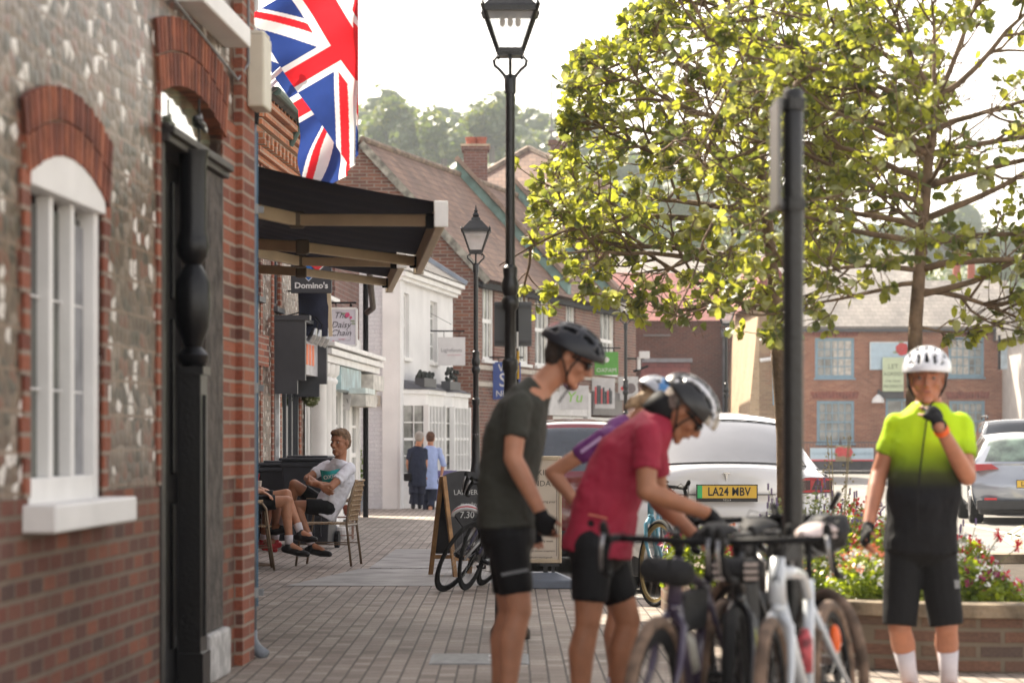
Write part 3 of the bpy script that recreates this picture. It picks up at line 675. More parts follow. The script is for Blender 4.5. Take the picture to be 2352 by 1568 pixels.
g = MB(); g.box(-.15, .11, -.003, -.001, z0+.07, z0+.073); g.box(.11, .113, -.003, -.001, z0+.07, z0+.42); g.build('border_line', M_ink, pn)
for (x, z, r) in ((.07, z1-.09, .035), (.12, z1-.13, .02), (-.14, z0+.05, .022)):
    g = MB()
    for k in range(6): g.ell((x+r*.6*math.cos(k), -.006, z+r*.6*math.sin(k*1.05)), (r*.5, .004, r*.5), nu=8, nv=5)
    g.build('painted_flower', mat('flower_pink', (.62, .08, .20), .6), pn)
g = MB()
for (x, z) in ((.02, z1-.07), (.15, z1-.18), (.16, z1-.22), (-.08, z0+.04)): g.ell((x, -.004, z), (.035, .003, .014), nu=8, nv=5)
g.build('painted_leaf', mat('sage', (.28, .33, .22), .6), pn)
g = MB(); g.tube([(-.30, .03, z1+.09), (.20, .03, z1+.09)], .014, 8); g.tube([(.12, .03, z1+.09), (.12, .03, z1+.01)], .008, 6); g.ell((.12, .03, z1+.05), .022); g.tube([(-.1, .03, z1+.09), (-.1, .03, z1)], .008, 6); g.build('bracket', M_blackmatte, e)
# small white hanging sign, camera dome, wall plaque
e = thing('small_hanging_sign', 'small tilted white square sign under the door hood', 'sign', (PX(792, 40.5), 40.5, 0))
g = MB(); g.prism([(-.11, PZ(903, 40.5)), (.10, PZ(907, 40.5)), (.075, PZ(943, 40.5)), (-.115, PZ(938, 40.5))], 0, .03); pnl = g.build('panel', mat('sign_offwhite', (.62, .6, .6), .5, 0, .05), e)
g = MB(); g.bar((-.09, -.004, PZ(922, 40.5)), (0, -.004, PZ(932, 40.5)), .004, .006); g.bar((.03, -.004, PZ(915, 40.5)), (.05, -.004, PZ(925, 40.5)), .004, .008); g.build('lettering', M_ink, pnl)
g = MB(); g.tube([(-.25, .02, PZ(900, 40.5)), (.1, .02, PZ(898, 40.5))], .01, 6); g.build('bracket', M_blackmatte, e)
e = thing('security_camera', 'black dome camera hung from the white cornice', 'camera', (PX(748, 37.6), 37.6, 0))
g = MB(); g.ell((0, 0, PZ(806, 37.6)), (.05, .05, .05)); g.build('dome', M_black, e, smooth=True); g = MB(); g.lathe((0, 0, PZ(803, 37.6)), [(.06, 0), (.06, .06), (.03, .08)], 14); g.build('housing', M_blackmatte, e)
# hanging topiary ball
YT = 35.4
e = thing('topiary_ball', 'round topiary ball hanging on a bracket before the white column', 'plant', (PX(713, YT), YT, 0))
rr = .128; cz = PZ(913, YT); g = MB(); rb = random.Random(3)
for k in range(520):
    z = rb.uniform(-1, 1); a = rb.uniform(0, 6.283); s_ = math.sqrt(1-z*z); nrm = Vector((s_*math.cos(a), s_*math.sin(a), z)); p = Vector((0, 0, cz))+nrm*rr*rb.uniform(.88, 1.02)
    x, y, d = basis(nrm+Vector((rb.uniform(-.6, .6), rb.uniform(-.6, .6), rb.uniform(-.6, .6)))); L_ = .018
    g.add([p-x*L_, p+y*L_*.6, p+x*L_, p-y*L_*.6], [(0, 1, 2, 3)], 0 if rb.random() < .8 else 1)
g.ell((0, 0, cz), rr*.9, nu=12, nv=8)
g.build('foliage', [leafmat('box_leaf', (.05, .08, .02), (.12, .15, .04), .2), mat('pale_bud', (.42, .42, .25), .7)], e, fix=False)
g = MB(); g.tube([(-.18, .1, PZ(905, YT)), (0, 0, PZ(868, YT))], .008, 6); g.tube([(-.18, .1, PZ(868, YT)), (0, 0, PZ(866, YT))], .008, 6)
for k in range(3): g.tube([(0, 0, PZ(867, YT)), (rr*.6*math.cos(k*2.1), rr*.6*math.sin(k*2.1), cz+rr*.75)], .003, 4)
g.build('bracket', M_blackmatte, e)
# yellow ring sign on a thin post
e = thing('yellow_ring', 'yellow wreath ring on a thin crooked post behind the seated man', 'ornament', (PX(752, 38), 38, 0))
g = MB()
for k in range(24):
    a0, a1 = 2*math.pi*k/24, 2*math.pi*(k+1)/24
    g.tube([(.035*math.cos(a0), .1*math.cos(a0), PZ(987, 38)+.14*math.sin(a0)), (.035*math.cos(a1), .1*math.cos(a1), PZ(987, 38)+.14*math.sin(a1))], .025, 6)
g.build('ring', mat('mustard', (.50, .34, .03), .7, 0, .3, 30), e); g = MB(); g.tube([(-.13, 0, 0), (-.12, 0, PZ(990, 38)), (-.05, 0, PZ(985, 38))], .009, 6); g.build('post', M_blackmatte, e)

# ------------------------------------------------------------------ white building
wb = thing('white_shop', 'white painted two storey shop on the corner with bay windows', 'building', (-2.09, 48.0, 0), math.atan2(1, .142))
LW = 6.15
def wY(Y): return (Y-48)*math.hypot(1, .142)
mb = MB(); wops = [(wY(48.35), wY(49.1), 2.8, 4.0), (wY(51.4), wY(52.2), 2.8, 4.0)]
facade(mb, 0, LW, 0, 4.45, wops); mb.quad((LW, 0, 0), (LW, 0, 4.45), (LW, 4, 4.45), (LW, 4, 0)); mb.build('front_wall', M_whitewall, wb)
mb = MB(); mb.add([(0, .004, 0), (0, 4.5, 0), (0, 4.5, 4.45), (0, 2.4, 6.1), (0, .004, 4.45)], [(0, 1, 2, 3, 4)])
M_paintbrick = brick('painted_brick', [(.60, .60, .63), (.66, .66, .68), (.63, .62, .65)], (.52, .52, .55), .225, .075, .008, stain=.15)
mb.build('end_wall', M_paintbrick, wb)
mb = MB(); mb.box(-.06, .3, -.05, .0, 0, 4.4); mb.box(-.08, -.001, .0, .28, 0, 4.4); mb.build('corner_pilaster', M_whitewall, wb)
g = MB(); g.box(-.1, LW+.05, -.10, 0, 4.20, 4.27); g.box(-.12, LW+.07, -.16, 0, 4.27, 4.36); g.box(-.12, LW+.1, -.24, 0, 4.38, 4.46); g.build('cornice', M_white, wb)
g = MB(); g.add([(-.15, -.27, 4.47), (LW+.1, -.27, 4.47), (LW+.1, 2.4, 6.15), (-.15, 2.4, 6.15), (-.15, 4.7, 4.5), (LW+.1, 4.7, 4.5)], [(0, 1, 2, 3), (3, 2, 5, 4), (0, 4, 5, 1)]); g.build('roof', M_slate, wb)
g = MB(); g.bar((LW+.14, -.27, 4.5), (LW+.14, 2.4, 6.2), .12, .1); g.build('flashing', mat('lead', (.30, .34, .40), .5, .3), wb)
for o in wops: window(wb, *o[:4], .07, 2, 4, .05, .02, gm=M_glassl)
g = MB(); g.box(wY(48.0)+.5, wY(48.0)+.5, 0, 0, 0, 0)
def bay(x0, x1, lab):
    m_ = (x0+x1)/2; b = MB(); D = .42; cut = .35
    pl = [(x0, 0), (x0+cut, -D), (x1-cut, -D), (x1, 0)]
    def wallseg(z0, z1, mbb, off=0):
        for (xa, ya), (xb, yb) in zip(pl, pl[1:]):
            mbb.quad((xa, ya-off, z0), (xb, yb-off, z0), (xb, yb-off, z1), (xa, ya-off, z1))
    wallseg(0, .62, b); wallseg(1.9, 2.12, b)
    # posts at the corners
    for (xa, ya) in pl: b.bar((xa, ya, .6), (xa, ya, 1.92), .10, .10)
    n = len(pl)
    o = b.build('bay', M_white, wb)
    c = MB(); c.add([(x, y-.05, 2.12) for x, y in pl]+[(x, y-.05, 2.2) for x, y in pl], [(0, 1, 2, 3), (7, 6, 5, 4), (0, 1, 5, 4), (1, 2, 6, 5), (2, 3, 7, 6)]); c.build('bay_cornice', M_white, o); c = MB(); c.add([(x, y-.05, .58) for x, y in pl]+[(x, y-.05, .66) for x, y in pl], [(4, 5, 6, 7), (0, 1, 5, 4), (1, 2, 6, 5), (2, 3, 7, 6)]); c.build('ledge', M_white, o)
    r = MB(); r.add([(x, y-.08, 2.2) for x, y in pl]+[(x0+.1, 0, 2.38), (x1-.1, 0, 2.38)], [(0, 1, 4), (1, 2, 5, 4), (2, 3, 5)]); r.build('bay_roof', mat('lead_dark', (.09, .09, .10), .6), o)
    for (xa, ya), (xb, yb) in zip(pl, pl[1:]):
        L_ = math.hypot(xb-xa, yb-ya); k = max(1, round(L_/.42)); f = MB(); A = Vector((xa, ya, 0)); Bv = Vector((xb, yb, 0))
        for i in range(1, 2*k):
            t = i/(2*k); p = A.lerp(Bv, t); ww = .07 if i % 2 == 0 else .022
            f.bar(p+Vector((0, 0, .66)), p+Vector((0, 0, 1.9)), ww, .03)
        for i in range(1, 4):
            z = .66+(1.24)*i/4; f.bar(A+Vector((0, .005, z)), Bv+Vector((0, .005, z)), .03, .05 if i == 2 else .022)
        fo = f.build('window', M_white, o)
        gl = MB(); off = Vector((0, .03, 0)); gl.quad(A+off+Vector((0, 0, .62)), Bv+off+Vector((0, 0, .62)), Bv+off+Vector((0, 0, 1.92)), A+off+Vector((0, 0, 1.92))); gl.build('pane', mat('bay_glass', (.16, .16, .15), .12, 0, .85, 3, spec=.9), fo)
bay(.25, 2.85, 'a'); bay(3.2, 5.9, 'b')
g = MB(); g.tube([(-.08, 1.5, 1.9), (-.10, 1.2, 1.98), (-.12, 1.0, 2.25)], .02, 6); g.build('vent_pipe', M_grey, wb)
g = MB(); g.box(-.035, -.001, .33, 1.0-.2, PZ(932, 48), PZ(908, 48)); pq = g.build('street_plaque', mat('plaque_frame', (.40, .36, .30), .7), wb)
g = MB(); g.box(-.04, -.035, .37, .76, PZ(928, 48), PZ(912, 48)); g.build('plaque_face', mat('plaque_face', (.5, .5, .46), .7, 0, .15, 20), pq)
for x, lab in ((.5, 'dark planter box on the near bay window roof'), (3.4, 'dark planter box of plants on the far bay window roof')):
    e = thing('bay_planter', lab, 'planter', wb.matrix_world @ Vector((0, 0, 0)), 0)
    e.location = (-2.09, 48.0, 0); e.rotation_euler = (0, 0, math.atan2(1, .142))
    g = MB(); g.box(x, x+1.3, -.40, -.22, 2.25, 2.42); g.build('trough', M_darkgrey, e)
    g = MB(); rb = random.Random(int(x*10))
    for k in range(26): g.ell((x+rb.uniform(0, 1.3), -.31+rb.uniform(-.06, .06), 2.43+rb.uniform(0, .10 if x < 2 else .25)), (.04, .04, .05), nu=6, nv=4)
    g.build('plants', mat('dark_plants', (.03, .035, .03), .8, 0, .5, 8), e)
# estate agent sign
YL = 51.6
e = thing('hanging_sign', 'pale square hanging sign on a bracket of the white shop', 'sign', (PX(1037, YL), YL, 0))
z0, z1 = PZ(839, YL), PZ(774, YL)
g = MB(); g.box(-.27, .27, 0, .04, z0, z1); pn = g.build('panel', mat('sign_offwhite', (.62, .6, .6), .5, 0, .05), e)
text("Lightfoots", 'lettering', mat('grey_ink', (.25, .24, .26)), pn, (.0, -.004, (z0+z1)/2+.02), .105, ext=.001, sx=1.0)
text("ESTATE AGENTS", 'lettering', mat('pink_ink2', (.6, .25, .3)), pn, (.06, -.004, (z0+z1)/2-.075), .034, ext=.001, sx=1.1)
g = MB(); g.tube([(-.43, .02, PZ(760, YL)), (.26, .02, PZ(760, YL))], .015, 8); g.tube([(-.43, .02, PZ(775, YL)), (-.43, .02, PZ(716, YL))], .012, 6); g.tube([(-.43, .02, PZ(718, YL)), (.0, .02, PZ(745, YL))], .005, 6)
for x in (-.15, .15): g.tube([(x, .02, PZ(760, YL)), (x, .02, z1)], .006, 4)
g.build('bracket', M_blackmatte, e)
# ------------------------------------------------------------------ long brick building with tiled roof (gable towards us)
bb = thing('brick_building', 'long brick building with brown tiled roof and white windows above the shops', 'building', (-.76, 56.0, 0), math.atan2(1, .26))
LB = 16.6; SLB = .26
def wB(u): # distance along front for picture column u
    k = (u-1176)/6000; X0, Y0 = -.76, 56.0
    Y = (X0-SLB*Y0)/(k-SLB); return (Y-56)*math.hypot(1, SLB)
M_tile = tiles('brown_tile', [(.15, .085, .06), (.22, .13, .09), (.18, .11, .085), (.26, .16, .11)], .25, .16)
EZ = 4.95
mb = MB(); wps = []
for (ua, ub, z0, z1) in ((1108, 1136, 3.0, 4.7), (1188, 1216, 3.0, 4.7), (1229, 1263, 3.0, 4.7), (1300, 1322, 3.0, 4.7), (1378, 1412, 3.0, 4.7)): wps.append((wB(ua), wB(ub), z0, z1))
facade(mb, 0, LB, 0, EZ, wps+[(wB(1270), wB(1345), .4, 2.2), (wB(1352), wB(1415), .4, 2.2)])
mb.quad((LB, 0, 0), (LB, 0, EZ), (LB, 6, EZ), (LB, 6, 0)); mb.quad((0, 6, 0), (LB, 6, 0), (LB, 6, EZ), (0, 6, EZ)); mb.build('front_wall', M_brownbrick, bb)
# gable end wall faces the camera
ge = MB(); AX, AZ = 2.55, 7.62
# local y is into the building (to the left); gable plane roughly square to the view
gx = [(0, 0), (5.1, 0)]
ang = -math.atan2(1, SLB)
def gl_(dx, dy=0): # world offset -> local
    c, s_ = math.cos(ang), math.sin(ang); return (dx*c-dy*s_, dx*s_+dy*c)
def gp(dx, z, dy=0): a = gl_(dx, dy); return (a[0], a[1], z)
ge.add([gp(0, 0), gp(-5, 0), gp(-5, EZ), gp(-2.45, 7.62), gp(0, EZ)], [(0, 1, 2, 3, 4)])
M_gable = brick('gable_brick', [(.13, .06, .045), (.24, .085, .05), (.18, .075, .055), (.30, .12, .07)], (.27, .21, .17), .225, .075, .013, flat=False, stain=.5)
ge.build('gable_wall', M_gable, bb)
rf = MB(); ov = .12
def rp(dx, z, along):  # point on roof: offset in world x from the corner, shifted along the facade
    a = gl_(dx, 0); return (a[0]+along, a[1], z)
for k in range(1):
    rf.add([rp(.28, EZ-.25, -ov), rp(-2.45, 7.68, -ov), rp(-2.45, 7.68, LB), rp(.28, EZ-.25, LB), rp(.28, EZ-.36, -ov), rp(-2.45, 7.56, -ov), rp(-5.2, EZ-.2, -ov), rp(-5.2, EZ-.2, LB)], [(0, 1, 2, 3), (0, 4, 5, 1), (1, 6, 7, 2)])
rf.build('roof', M_tile, bb)
rd = MB()
for i in range(36): rd.tube([rp(-2.45, 7.70, i*.46), rp(-2.45, 7.70, i*.46+.44)], .075, 8)
rd.build('ridge', mat('ridge_tile', (.20, .15, .11), .85, 0, .4, 5), bb)
g = MB(); g.bar(rp(.27, EZ-.30, -.1), rp(-2.45, 7.60, -.1), .05, .16); g.build('verge_board', mat('weathered_verge', (.26, .24, .20), .9, 0, .5, 6), bb)
g = MB(); g.box(-.1, LB, -.16, -.02, EZ-.42, EZ-.30); g.build('gutter', M_blackmatte, bb)
for o in wps: window(bb, *o, .05, 3, 2, .07, .05, gm=M_glassl, sm=M_white, curtain=(.12, .12))
for z in (2.78, 2.42): g = MB(); g.box(0, LB, -.03, .01, z, z+.10); g.build('string_course', mat('stone_band', (.45, .40, .34), .8, 0, .2, 8), bb)
g = MB(); g.box(wB(1225), wB(1345), -.10, .02, 1.85, 2.42); g.box(wB(1225), wB(1232), -.12, .02, 0, 2.45); g.box(wB(1340), wB(1347), -.12, .02, 0, 2.45); g.build('shop_fascia', mat('shop_white', (.60, .58, .57), .5, 0, .08), bb)
window(bb, wB(1270), wB(1345), .4, 1.84, .0, 4, 1, .08, .08, gm=M_glassl, sill=False, name='shop_window'); window(bb, wB(1352), wB(1415), .4, 1.84, .0, 2, 1, .1, .08, sill=False, name='shop_window')
g = MB(); g.box(wB(1352), wB(1420), -.12, .02, 1.9, 2.5); g.build('shop_fascia', mat('shop_dark', (.12, .11, .11), .5), bb)
# copper edged parapet wall crossing the roof
pa = MB()
def pr(along, dx, dz): a = gl_(dx, 0); return (a[0]+along, a[1], 7.66+(dx+2.45)*(-2.95/2.73)+dz)
for (al, t) in ((7.6, 0), (13.2, 0)):
    if al > 8: pa.build('parapet', mat('copper_green', (.15, .24, .215), .7, .1, .25, 4), bb); pa = MB()
    pa.add([pr(al, -2.5, .0), pr(al, .2, .0), pr(al, .2, .30), pr(al, -2.5, .30), pr(al+.35, -2.5, 0), pr(al+.35, .2, 0), pr(al+.35, .2, .30), pr(al+.35, -2.5, .30)], [(0, 1, 2, 3), (4, 5, 6, 7), (3, 2, 6, 7), (0, 3, 7, 4), (1, 5, 6, 2)])
(lambda: None)(); pa.build('parapet', mat('copper_green', (.15, .24, .215), .7, .1, .25, 4), bb)
pc = MB()
for al in (7.6, 13.2):
    if al > 8: pc.build('coping', mat('coping_tile', (.24, .17, .13), .85, 0, .3, 5), bb); pc = MB()
    pc.bar(Vector(pr(al+.17, -2.55, .34)), Vector(pr(al+.17, .25, .34)), .5, .10)
pc.build('coping', mat('coping_tile', (.24, .17, .13), .85, 0, .3, 5), bb)
ch = MB(); chx = PX(1092, 66); 
chim = thing('chimney_stack', 'brick chimney stack with two clay pots above the long tiled roof', 'chimney', (PX(1092, 66), 66, 0))
g = MB(); g.box(-.30, .30, 0, .6, 4.5, PZ(345, 66)); g.box(-.35, .35, -.05, .65, PZ(345, 66), PZ(336, 66)); g.build('stack', M_darkbrick, chim)
g = MB(); g.box(-.37, .37, -.07, .67, PZ(336, 66), PZ(331, 66)); g.build('cap', mat('stone_band2', (.42, .33, .24), .8, 0, .2, 8), chim)
for x in (-.11, .14): g = MB(); g.lathe((x, .3, PZ(331, 66)), [(.14, 0), (.13, .12), (.15, .13), (.15, .2), (.12, .2)], 14); g.build('chimney_pot', mat('terracotta', (.33, .10, .06), .8), chim)
# second roof behind, hipped with brick wall
hb = thing('gabled_house', 'brick house with a pyramid tiled roof rising behind the long roof', 'building', (PX(1215, 84), 84, 0))
g = MB(); zr, ze = PZ(318, 84), PZ(438, 84); wl, wr = PX(1060, 84)-PX(1215, 84), PX(1400, 84)-PX(1215, 84)
g.add([(wl-.2, -.3, ze), (wr+.2, -.3, ze), (0, 3, zr), (1.0, 5, zr), (wl, 8, ze), (wr, 8, ze)], [(0, 1, 2), (0, 2, 3, 4), (1, 5, 3, 2), (4, 3, 5)]); g.build('roof', M_tile, hb)
g = MB(); g.box(wl, wr, 0, 7, 0, ze); g.build('wall', M_redbrick, hb)
g = MB(); g.tube([(wl-.2, -.3, ze), (0, 3, zr)], .12, 6); g.tube([(wr+.2, -.3, ze), (0, 3, zr)], .12, 6); g.build('hip_tiles', mat('ridge_tile', (.2, .15, .11)), hb)
g = MB(); g.box(wl, wr, -.04, 0, ze-.9, ze-.02); g.build('brick_band', M_darkbrick, hb)
e = thing('roof_aerial', 'thin television aerial on a pole above the roofs', 'aerial', (PX(1268, 84), 85, 0))
g = MB(); g.tube([(0, 0, 6), (0, 0, PZ(188, 85))], .03, 6); g.build('pole', M_grey, e)
g = MB(); z = PZ(187, 85); g.tube([(-.3, 0, z), (.1, 0, z)], .015, 5)
for k in range(6): g.tube([(-.28+k*.05, -.12, z-.03), (-.28+k*.05, .12, z+.03)], .01, 4)
z = PZ(300, 85); g.tube([(-.1, 0, z), (.1, 0, z)], .05, 5); g.build('antenna', M_grey, e)
e = thing('chimney_stack', 'dark brick chimney stack half hidden by leaves behind the thin aerial', 'chimney', (PX(1290, 84), 84.5, 0))
g = MB(); g.box(-.35, .35, 0, .7, 5, PZ(325, 84)); g.box(-.42, .42, -.07, .77, PZ(325, 84), PZ(318, 84)); g.build('stack', M_darkbrick, e)
g = MB(); g.lathe((0, .3, PZ(318, 84)), [(.14, 0), (.12, .3)], 10); g.build('chimney_pot', mat('terracotta', (.33, .10, .06), .8), e)
# projecting signs on the long building
def blade(name, lab, u0, u1, v0, v1, d, m, frame=None):
    e = thing(name, lab, 'sign', (PX((u0+u1)/2, d), d, 0)); hw = (PX(u1, d)-PX(u0, d))/2; z0, z1 = PZ(v1, d), PZ(v0, d)
    g = MB(); g.box(-hw, hw, 0, .06, z0, z1); pn = g.build('panel', m, e, bevel=.005)
    g = MB(); g.tube([(-hw*1.3, .03, z1+.10), (hw*1.2, .03, z1+.10)], .02, 6)
    for x in (-hw*.6, hw*.6): g.tube([(x, .03, z1+.1), (x, .03, z1)], .01, 5)
    g.build('bracket', M_blackmatte, e); return e, pn, hw, z0, z1
M_cream = mat('sign_cream', (.72, .70, .66), .5, 0, .03)
e, pn, hw, z0, z1 = blade('blue_shop_sign', 'tall blue projecting sign with white letters beside the black lamp post', 1132, 1196, 831, 917, 57.2, mat('sign_navy', (.035, .07, .27), .5, 0, .05))
text("WH", 'lettering', M_cream, pn, (.02, -.005, z1-.14), .24); text("S", 'lettering', M_cream, pn, (-.08, -.005, (z0+z1)/2), .42); text("NEWS", 'lettering', M_cream, pn, (.02, -.005, z0+.12), .19)
e, pn, hw, z0, z1 = blade('green_shop_sign', 'bright green square projecting sign beyond the helmeted man', 1366, 1420, 808, 861, 66.9, mat('sign_green', (.10, .36, .04), .5, 0, .05))
text("OXFAM", 'lettering', M_cream, pn, (0, -.005, z0+.12), .15, ext=.001)
g = MB(); g.lathe((0, 0, 0), [(.07, 0), (.07, .006), (.0, .008)], 16, M=Matrix.Translation((0, -.002, z1-.2)) @ Matrix.Rotation(math.pi/2, 4, 'X')); g.build('round_mark', M_cream, pn)
e, pn, hw, z0, z1 = blade('round_pub_sign', 'dark board bracket sign with rounded top above the bent cyclist', 1284, 1330, 826, 850, 63.0, M_darkgrey)
g = MB(); g.lathe((0, 0, 0), [(.2, 0), (.2, .05), (.16, .06)], 20, M=Matrix.Translation((.05, -.0, z0-.28)) @ Matrix.Rotation(math.pi/2, 4, 'X')); g.build('round_board', mat('plum', (.10, .03, .05), .5), pn)
def panel(name, lab, u0, u1, v0, v1, d, m):
    e = thing(name, lab, 'sign', (PX((u0+u1)/2, d), d, 0)); hw = (PX(u1, d)-PX(u0, d))/2; z0, z1 = PZ(v1, d), PZ(v0, d)
    g = MB(); g.box(-hw, hw, 0, .08, z0, z1); return e, g.build('panel', m, e, bevel=.005), hw, z0, z1
M_shopw = mat('shop_white', (.6, .58, .57))
e, pn, hw, z0, z1 = panel('white_shop_sign', 'white shop sign with lime green lettering behind the bent cyclist', 1285, 1352, 885, 940, 63.0, M_shopw)
text("Yu", 'lettering', mat('lime_ink', (.25, .55, .06)), pn, (0, -.004, (z0+z1)/2), .36, shear=.2)
e, pn, hw, z0, z1 = panel('bookshelf_sign', 'white square sign showing a row of red and black books', 1360, 1412, 868, 938, 66.6, M_shopw)
g = MB(); rb = random.Random(5); x = -hw*.75; k = 0
while x < hw*.7:
    wd_ = rb.uniform(.035, .06); h = rb.uniform(.3, .48)
    g.box(x, x+wd_-.008, -.012, -.001, z0+.12, z0+.12+h, k % 3 == 0 and 1 or 0); x += wd_; k += 1
g.build('book_emblem', [mat('charcoal', (.06, .065, .07)), M_red], pn)
e, pn, hw, z0, z1 = panel('round_logo_sign', 'white sign with a grey disc past the row of books sign', 1420, 1466, 865, 918, 69.5, M_shopw)
g = MB(); g.lathe((0, 0, 0), [(.14, 0), (.14, .006), (0, .008)], 20, M=Matrix.Translation((.06, -.002, (z0+z1)/2)) @ Matrix.Rotation(math.pi/2, 4, 'X')); g.build('disc', mat('taupe', (.2, .16, .16)), pn)
g = MB(); g.lathe((0, 0, 0), [(.05, 0), (.05, .006), (0, .008)], 12, M=Matrix.Translation((-.15, -.002, (z0+z1)/2)) @ Matrix.Rotation(math.pi/2, 4, 'X')); g.build('dot', M_red, pn)
# ------------------------------------------------------------------ dark brick hall with red roof
dh = thing('red_roof_hall', 'plain dark brick building with a red tiled roof and lean-to', 'building', (PX(1470, 92), 92, 0))
def D(u, d=92): return PX(u, d)-PX(1470, d)
M_redtile = tiles('red_tile', [(.25, .085, .08), (.30, .11, .095), (.22, .08, .075)], .3, .2, stain=.2)
g = MB(); g.box(D(1380), D(1755), 0, 8, 0, PZ(735, 92)); g.build('wall', M_darkbrick, dh)
g = MB(); z0, z1 = PZ(737, 92), PZ(612, 92)
g.add([(D(1380), -.3, z0), (D(1765), -.3, z0), (D(1640), 3.5, z1), (D(1400), 3.5, z1), (D(1380), 8, z0), (D(1765), 8, z0)], [(0, 1, 2, 3), (3, 2, 5, 4), (0, 3, 4), (1, 5, 2)]); g.build('roof', M_redtile, dh)
g = MB(); g.tube([(D(1765), -.3, z0), (D(1640), 3.5, z1)], .12, 6); g.build('hip_tiles', M_redtile, dh)
g = MB(); zz0, zz1 = PZ(880, 90), PZ(828, 90)
g.add([(D(1462), -2.0, zz0), (D(1578), -2.0, zz0), (D(1585), 0, zz1), (D(1475), 0, zz1)], [(0, 1, 2, 3)]); g.build('lean_to_roof', M_redtile, dh)
g = MB(); g.box(D(1465), D(1575), -1.9, 0, 0, zz0-.05); g.build('lean_to_wall', M_darkbrick, dh)
g = MB(); g.box(D(1474), D(1590), -.1, 0, zz1, zz1+.14); g.build('flashing', mat('lead', (.3, .34, .4)), dh)
g = MB(); g.tube([(D(1663), -.1, 0), (D(1663), -.1, PZ(775, 92))], .07, 8); g.box(D(1656), D(1670), -.25, 0, PZ(775, 92), PZ(755, 92)); g.build('downpipe', mat('blue_grey_pipe', (.16, .18, .21)), dh)
g = MB(); g.box(D(1478), D(1540), -.12, -.04, PZ(772, 92), PZ(768, 92)); g.build('cable_tray', M_grey, dh)
for (ua, ub) in ((1702, 1718), (1722, 1740)): window(dh, D(ua), D(ub), .3, PZ(812, 92), -.08, 1, 4, .06, fm=mat('brown_frame', (.10, .07, .06)), sill=False)
e = thing('cctv_camera', 'white security camera box on the corner of the long brick building', 'camera', (PX(1480, 71), 71, 0))
g = MB(); z = PZ(815, 71); g.box(-.15, .14, -.1, .1, z-.1, z+.1); g.box(-.2, -.1, -.05, .05, z-.4, z-.05); g.build('housing', M_white, e, bevel=.02); g = MB(); g.tube([(-.6, 0, z-.1), (0, 0, z-.1)], .03, 6); g.tube([(-.3, 0, z-.45), (.1, 0, z-.3)], .04, 6); g.build('arm', M_blackmatte, e)
# sunlit yellow brick gable
yb = thing('yellow_brick_wing', 'sunlit yellow brick wing with a sloping buttress behind the tree trunk', 'building', (PX(1750, 82), 82, 0))
g = MB(); a = lambda u: PX(u, 82)-PX(1750, 82)
g.add([(a(1706), 0, -.1), (a(1744), 0, PZ(690, 82)), (a(1744), 9, PZ(690, 82)), (a(1706), 9, -.1), (a(1744), 0, -.1)], [(0, 1, 2, 3), (0, 4, 1)])
g.build('buttress', brick('yellow_brick_plain', [(.50, .36, .22), (.58, .42, .26), (.45, .32, .2)], (.52, .42, .3), .225, .075, .01, stain=.3), yb)
g = MB(); g.box(a(1744), a(1800), .02, 9, -.1, PZ(640, 82)); g.build('wall', brick('yellow_brick', [(.34, .22, .13), (.40, .27, .16), (.28, .19, .12), (.36, .20, .12)], (.36, .28, .2), .225, .075, .01, stain=.3), yb)
g = MB(); g.add([(a(1725), -.2, PZ(700, 82)), (a(1762), -.2, PZ(585, 82)), (a(1762), 9, PZ(585, 82)), (a(1725), 9, PZ(700, 82)), (a(1815), -.2, PZ(655, 82)), (a(1815), 9, PZ(655, 82))], [(0, 1, 2, 3), (1, 4, 5, 2), (0, 4, 1)]); g.build('roof', M_redtile, yb)
e = thing('bracket_lamp', 'small wall lamp and blue pipe on the yellow brick wing', 'lamp', (PX(1785, 80), 81.8, 0))
g = MB(); z = PZ(828, 82); g.tube([(-.35, 0, z), (0, 0, z+.05)], .06, 8); g.ell((.08, 0, z+.16), .1); g.build('lamp_head', M_white, e); g = MB(); g.tube([(.1, 0, z+.1), (.1, 0, PZ(930, 82))], .05, 8); g.build('pipe', mat('pale_blue_pipe', (.2, .42, .6)), e)
# ------------------------------------------------------------------ brick pub on the right
YP = 107
pb = thing('brick_pub', 'two storey brick pub with pale blue sash windows and slate roof', 'building', (PX(1840, YP), YP, -.1))
a = lambda u: PX(u, YP)-PX(1840, YP)
zz = lambda v: PZ(v, YP)+.1
wp = [(a(1872), a(1962), zz(868), zz(776)), (a(2178), a(2260), zz(866), zz(774)), (a(1876), a(1962), zz(1018), zz(920)), (a(2180), a(2262), zz(1015), zz(920)), (a(2034), a(2110), .1, zz(915))]
M_pub = brick('pub_brick', [(.30, .105, .055), (.37, .15, .085), (.26, .09, .05), (.42, .19, .11)], (.36, .27, .2), .225, .075, .009, stain=.35)
mb = MB(); facade(mb, 0, a(2342), 0, zz(745), wp); shell(mb, 0, a(2342), 0, 7, 0, zz(745)); mb.build('wall', M_pub, pb)
M_slate2 = tiles('pub_slate', [(.20, .185, .175), (.27, .25, .235), (.23, .21, .2)], .3, .17, stain=.6)
g = MB(); z0, z1 = zz(750), zz(632)
g.add([(-.2, -.35, z0), (a(2350), -.35, z0), (a(2350), 3.6, z1), (-.2, 3.6, z1), (-.2, 7.4, z0), (a(2350), 7.4, z0), (-.2, -.3, z0-.12), (a(2350), -.3, z0-.12)], [(0, 1, 2, 3), (3, 2, 5, 4), (0, 3, 4), (1, 5, 2), (0, 6, 7, 1)]); g.build('roof', M_slate2, pb)
g = MB(); g.box(-.1, a(2345), -.32, -.18, z0-.22, z0-.1); g.build('gutter', M_darkgrey, pb)
M_pblue = mat('pale_blue_paint', (.20, .32, .40), .5, 0, .08)
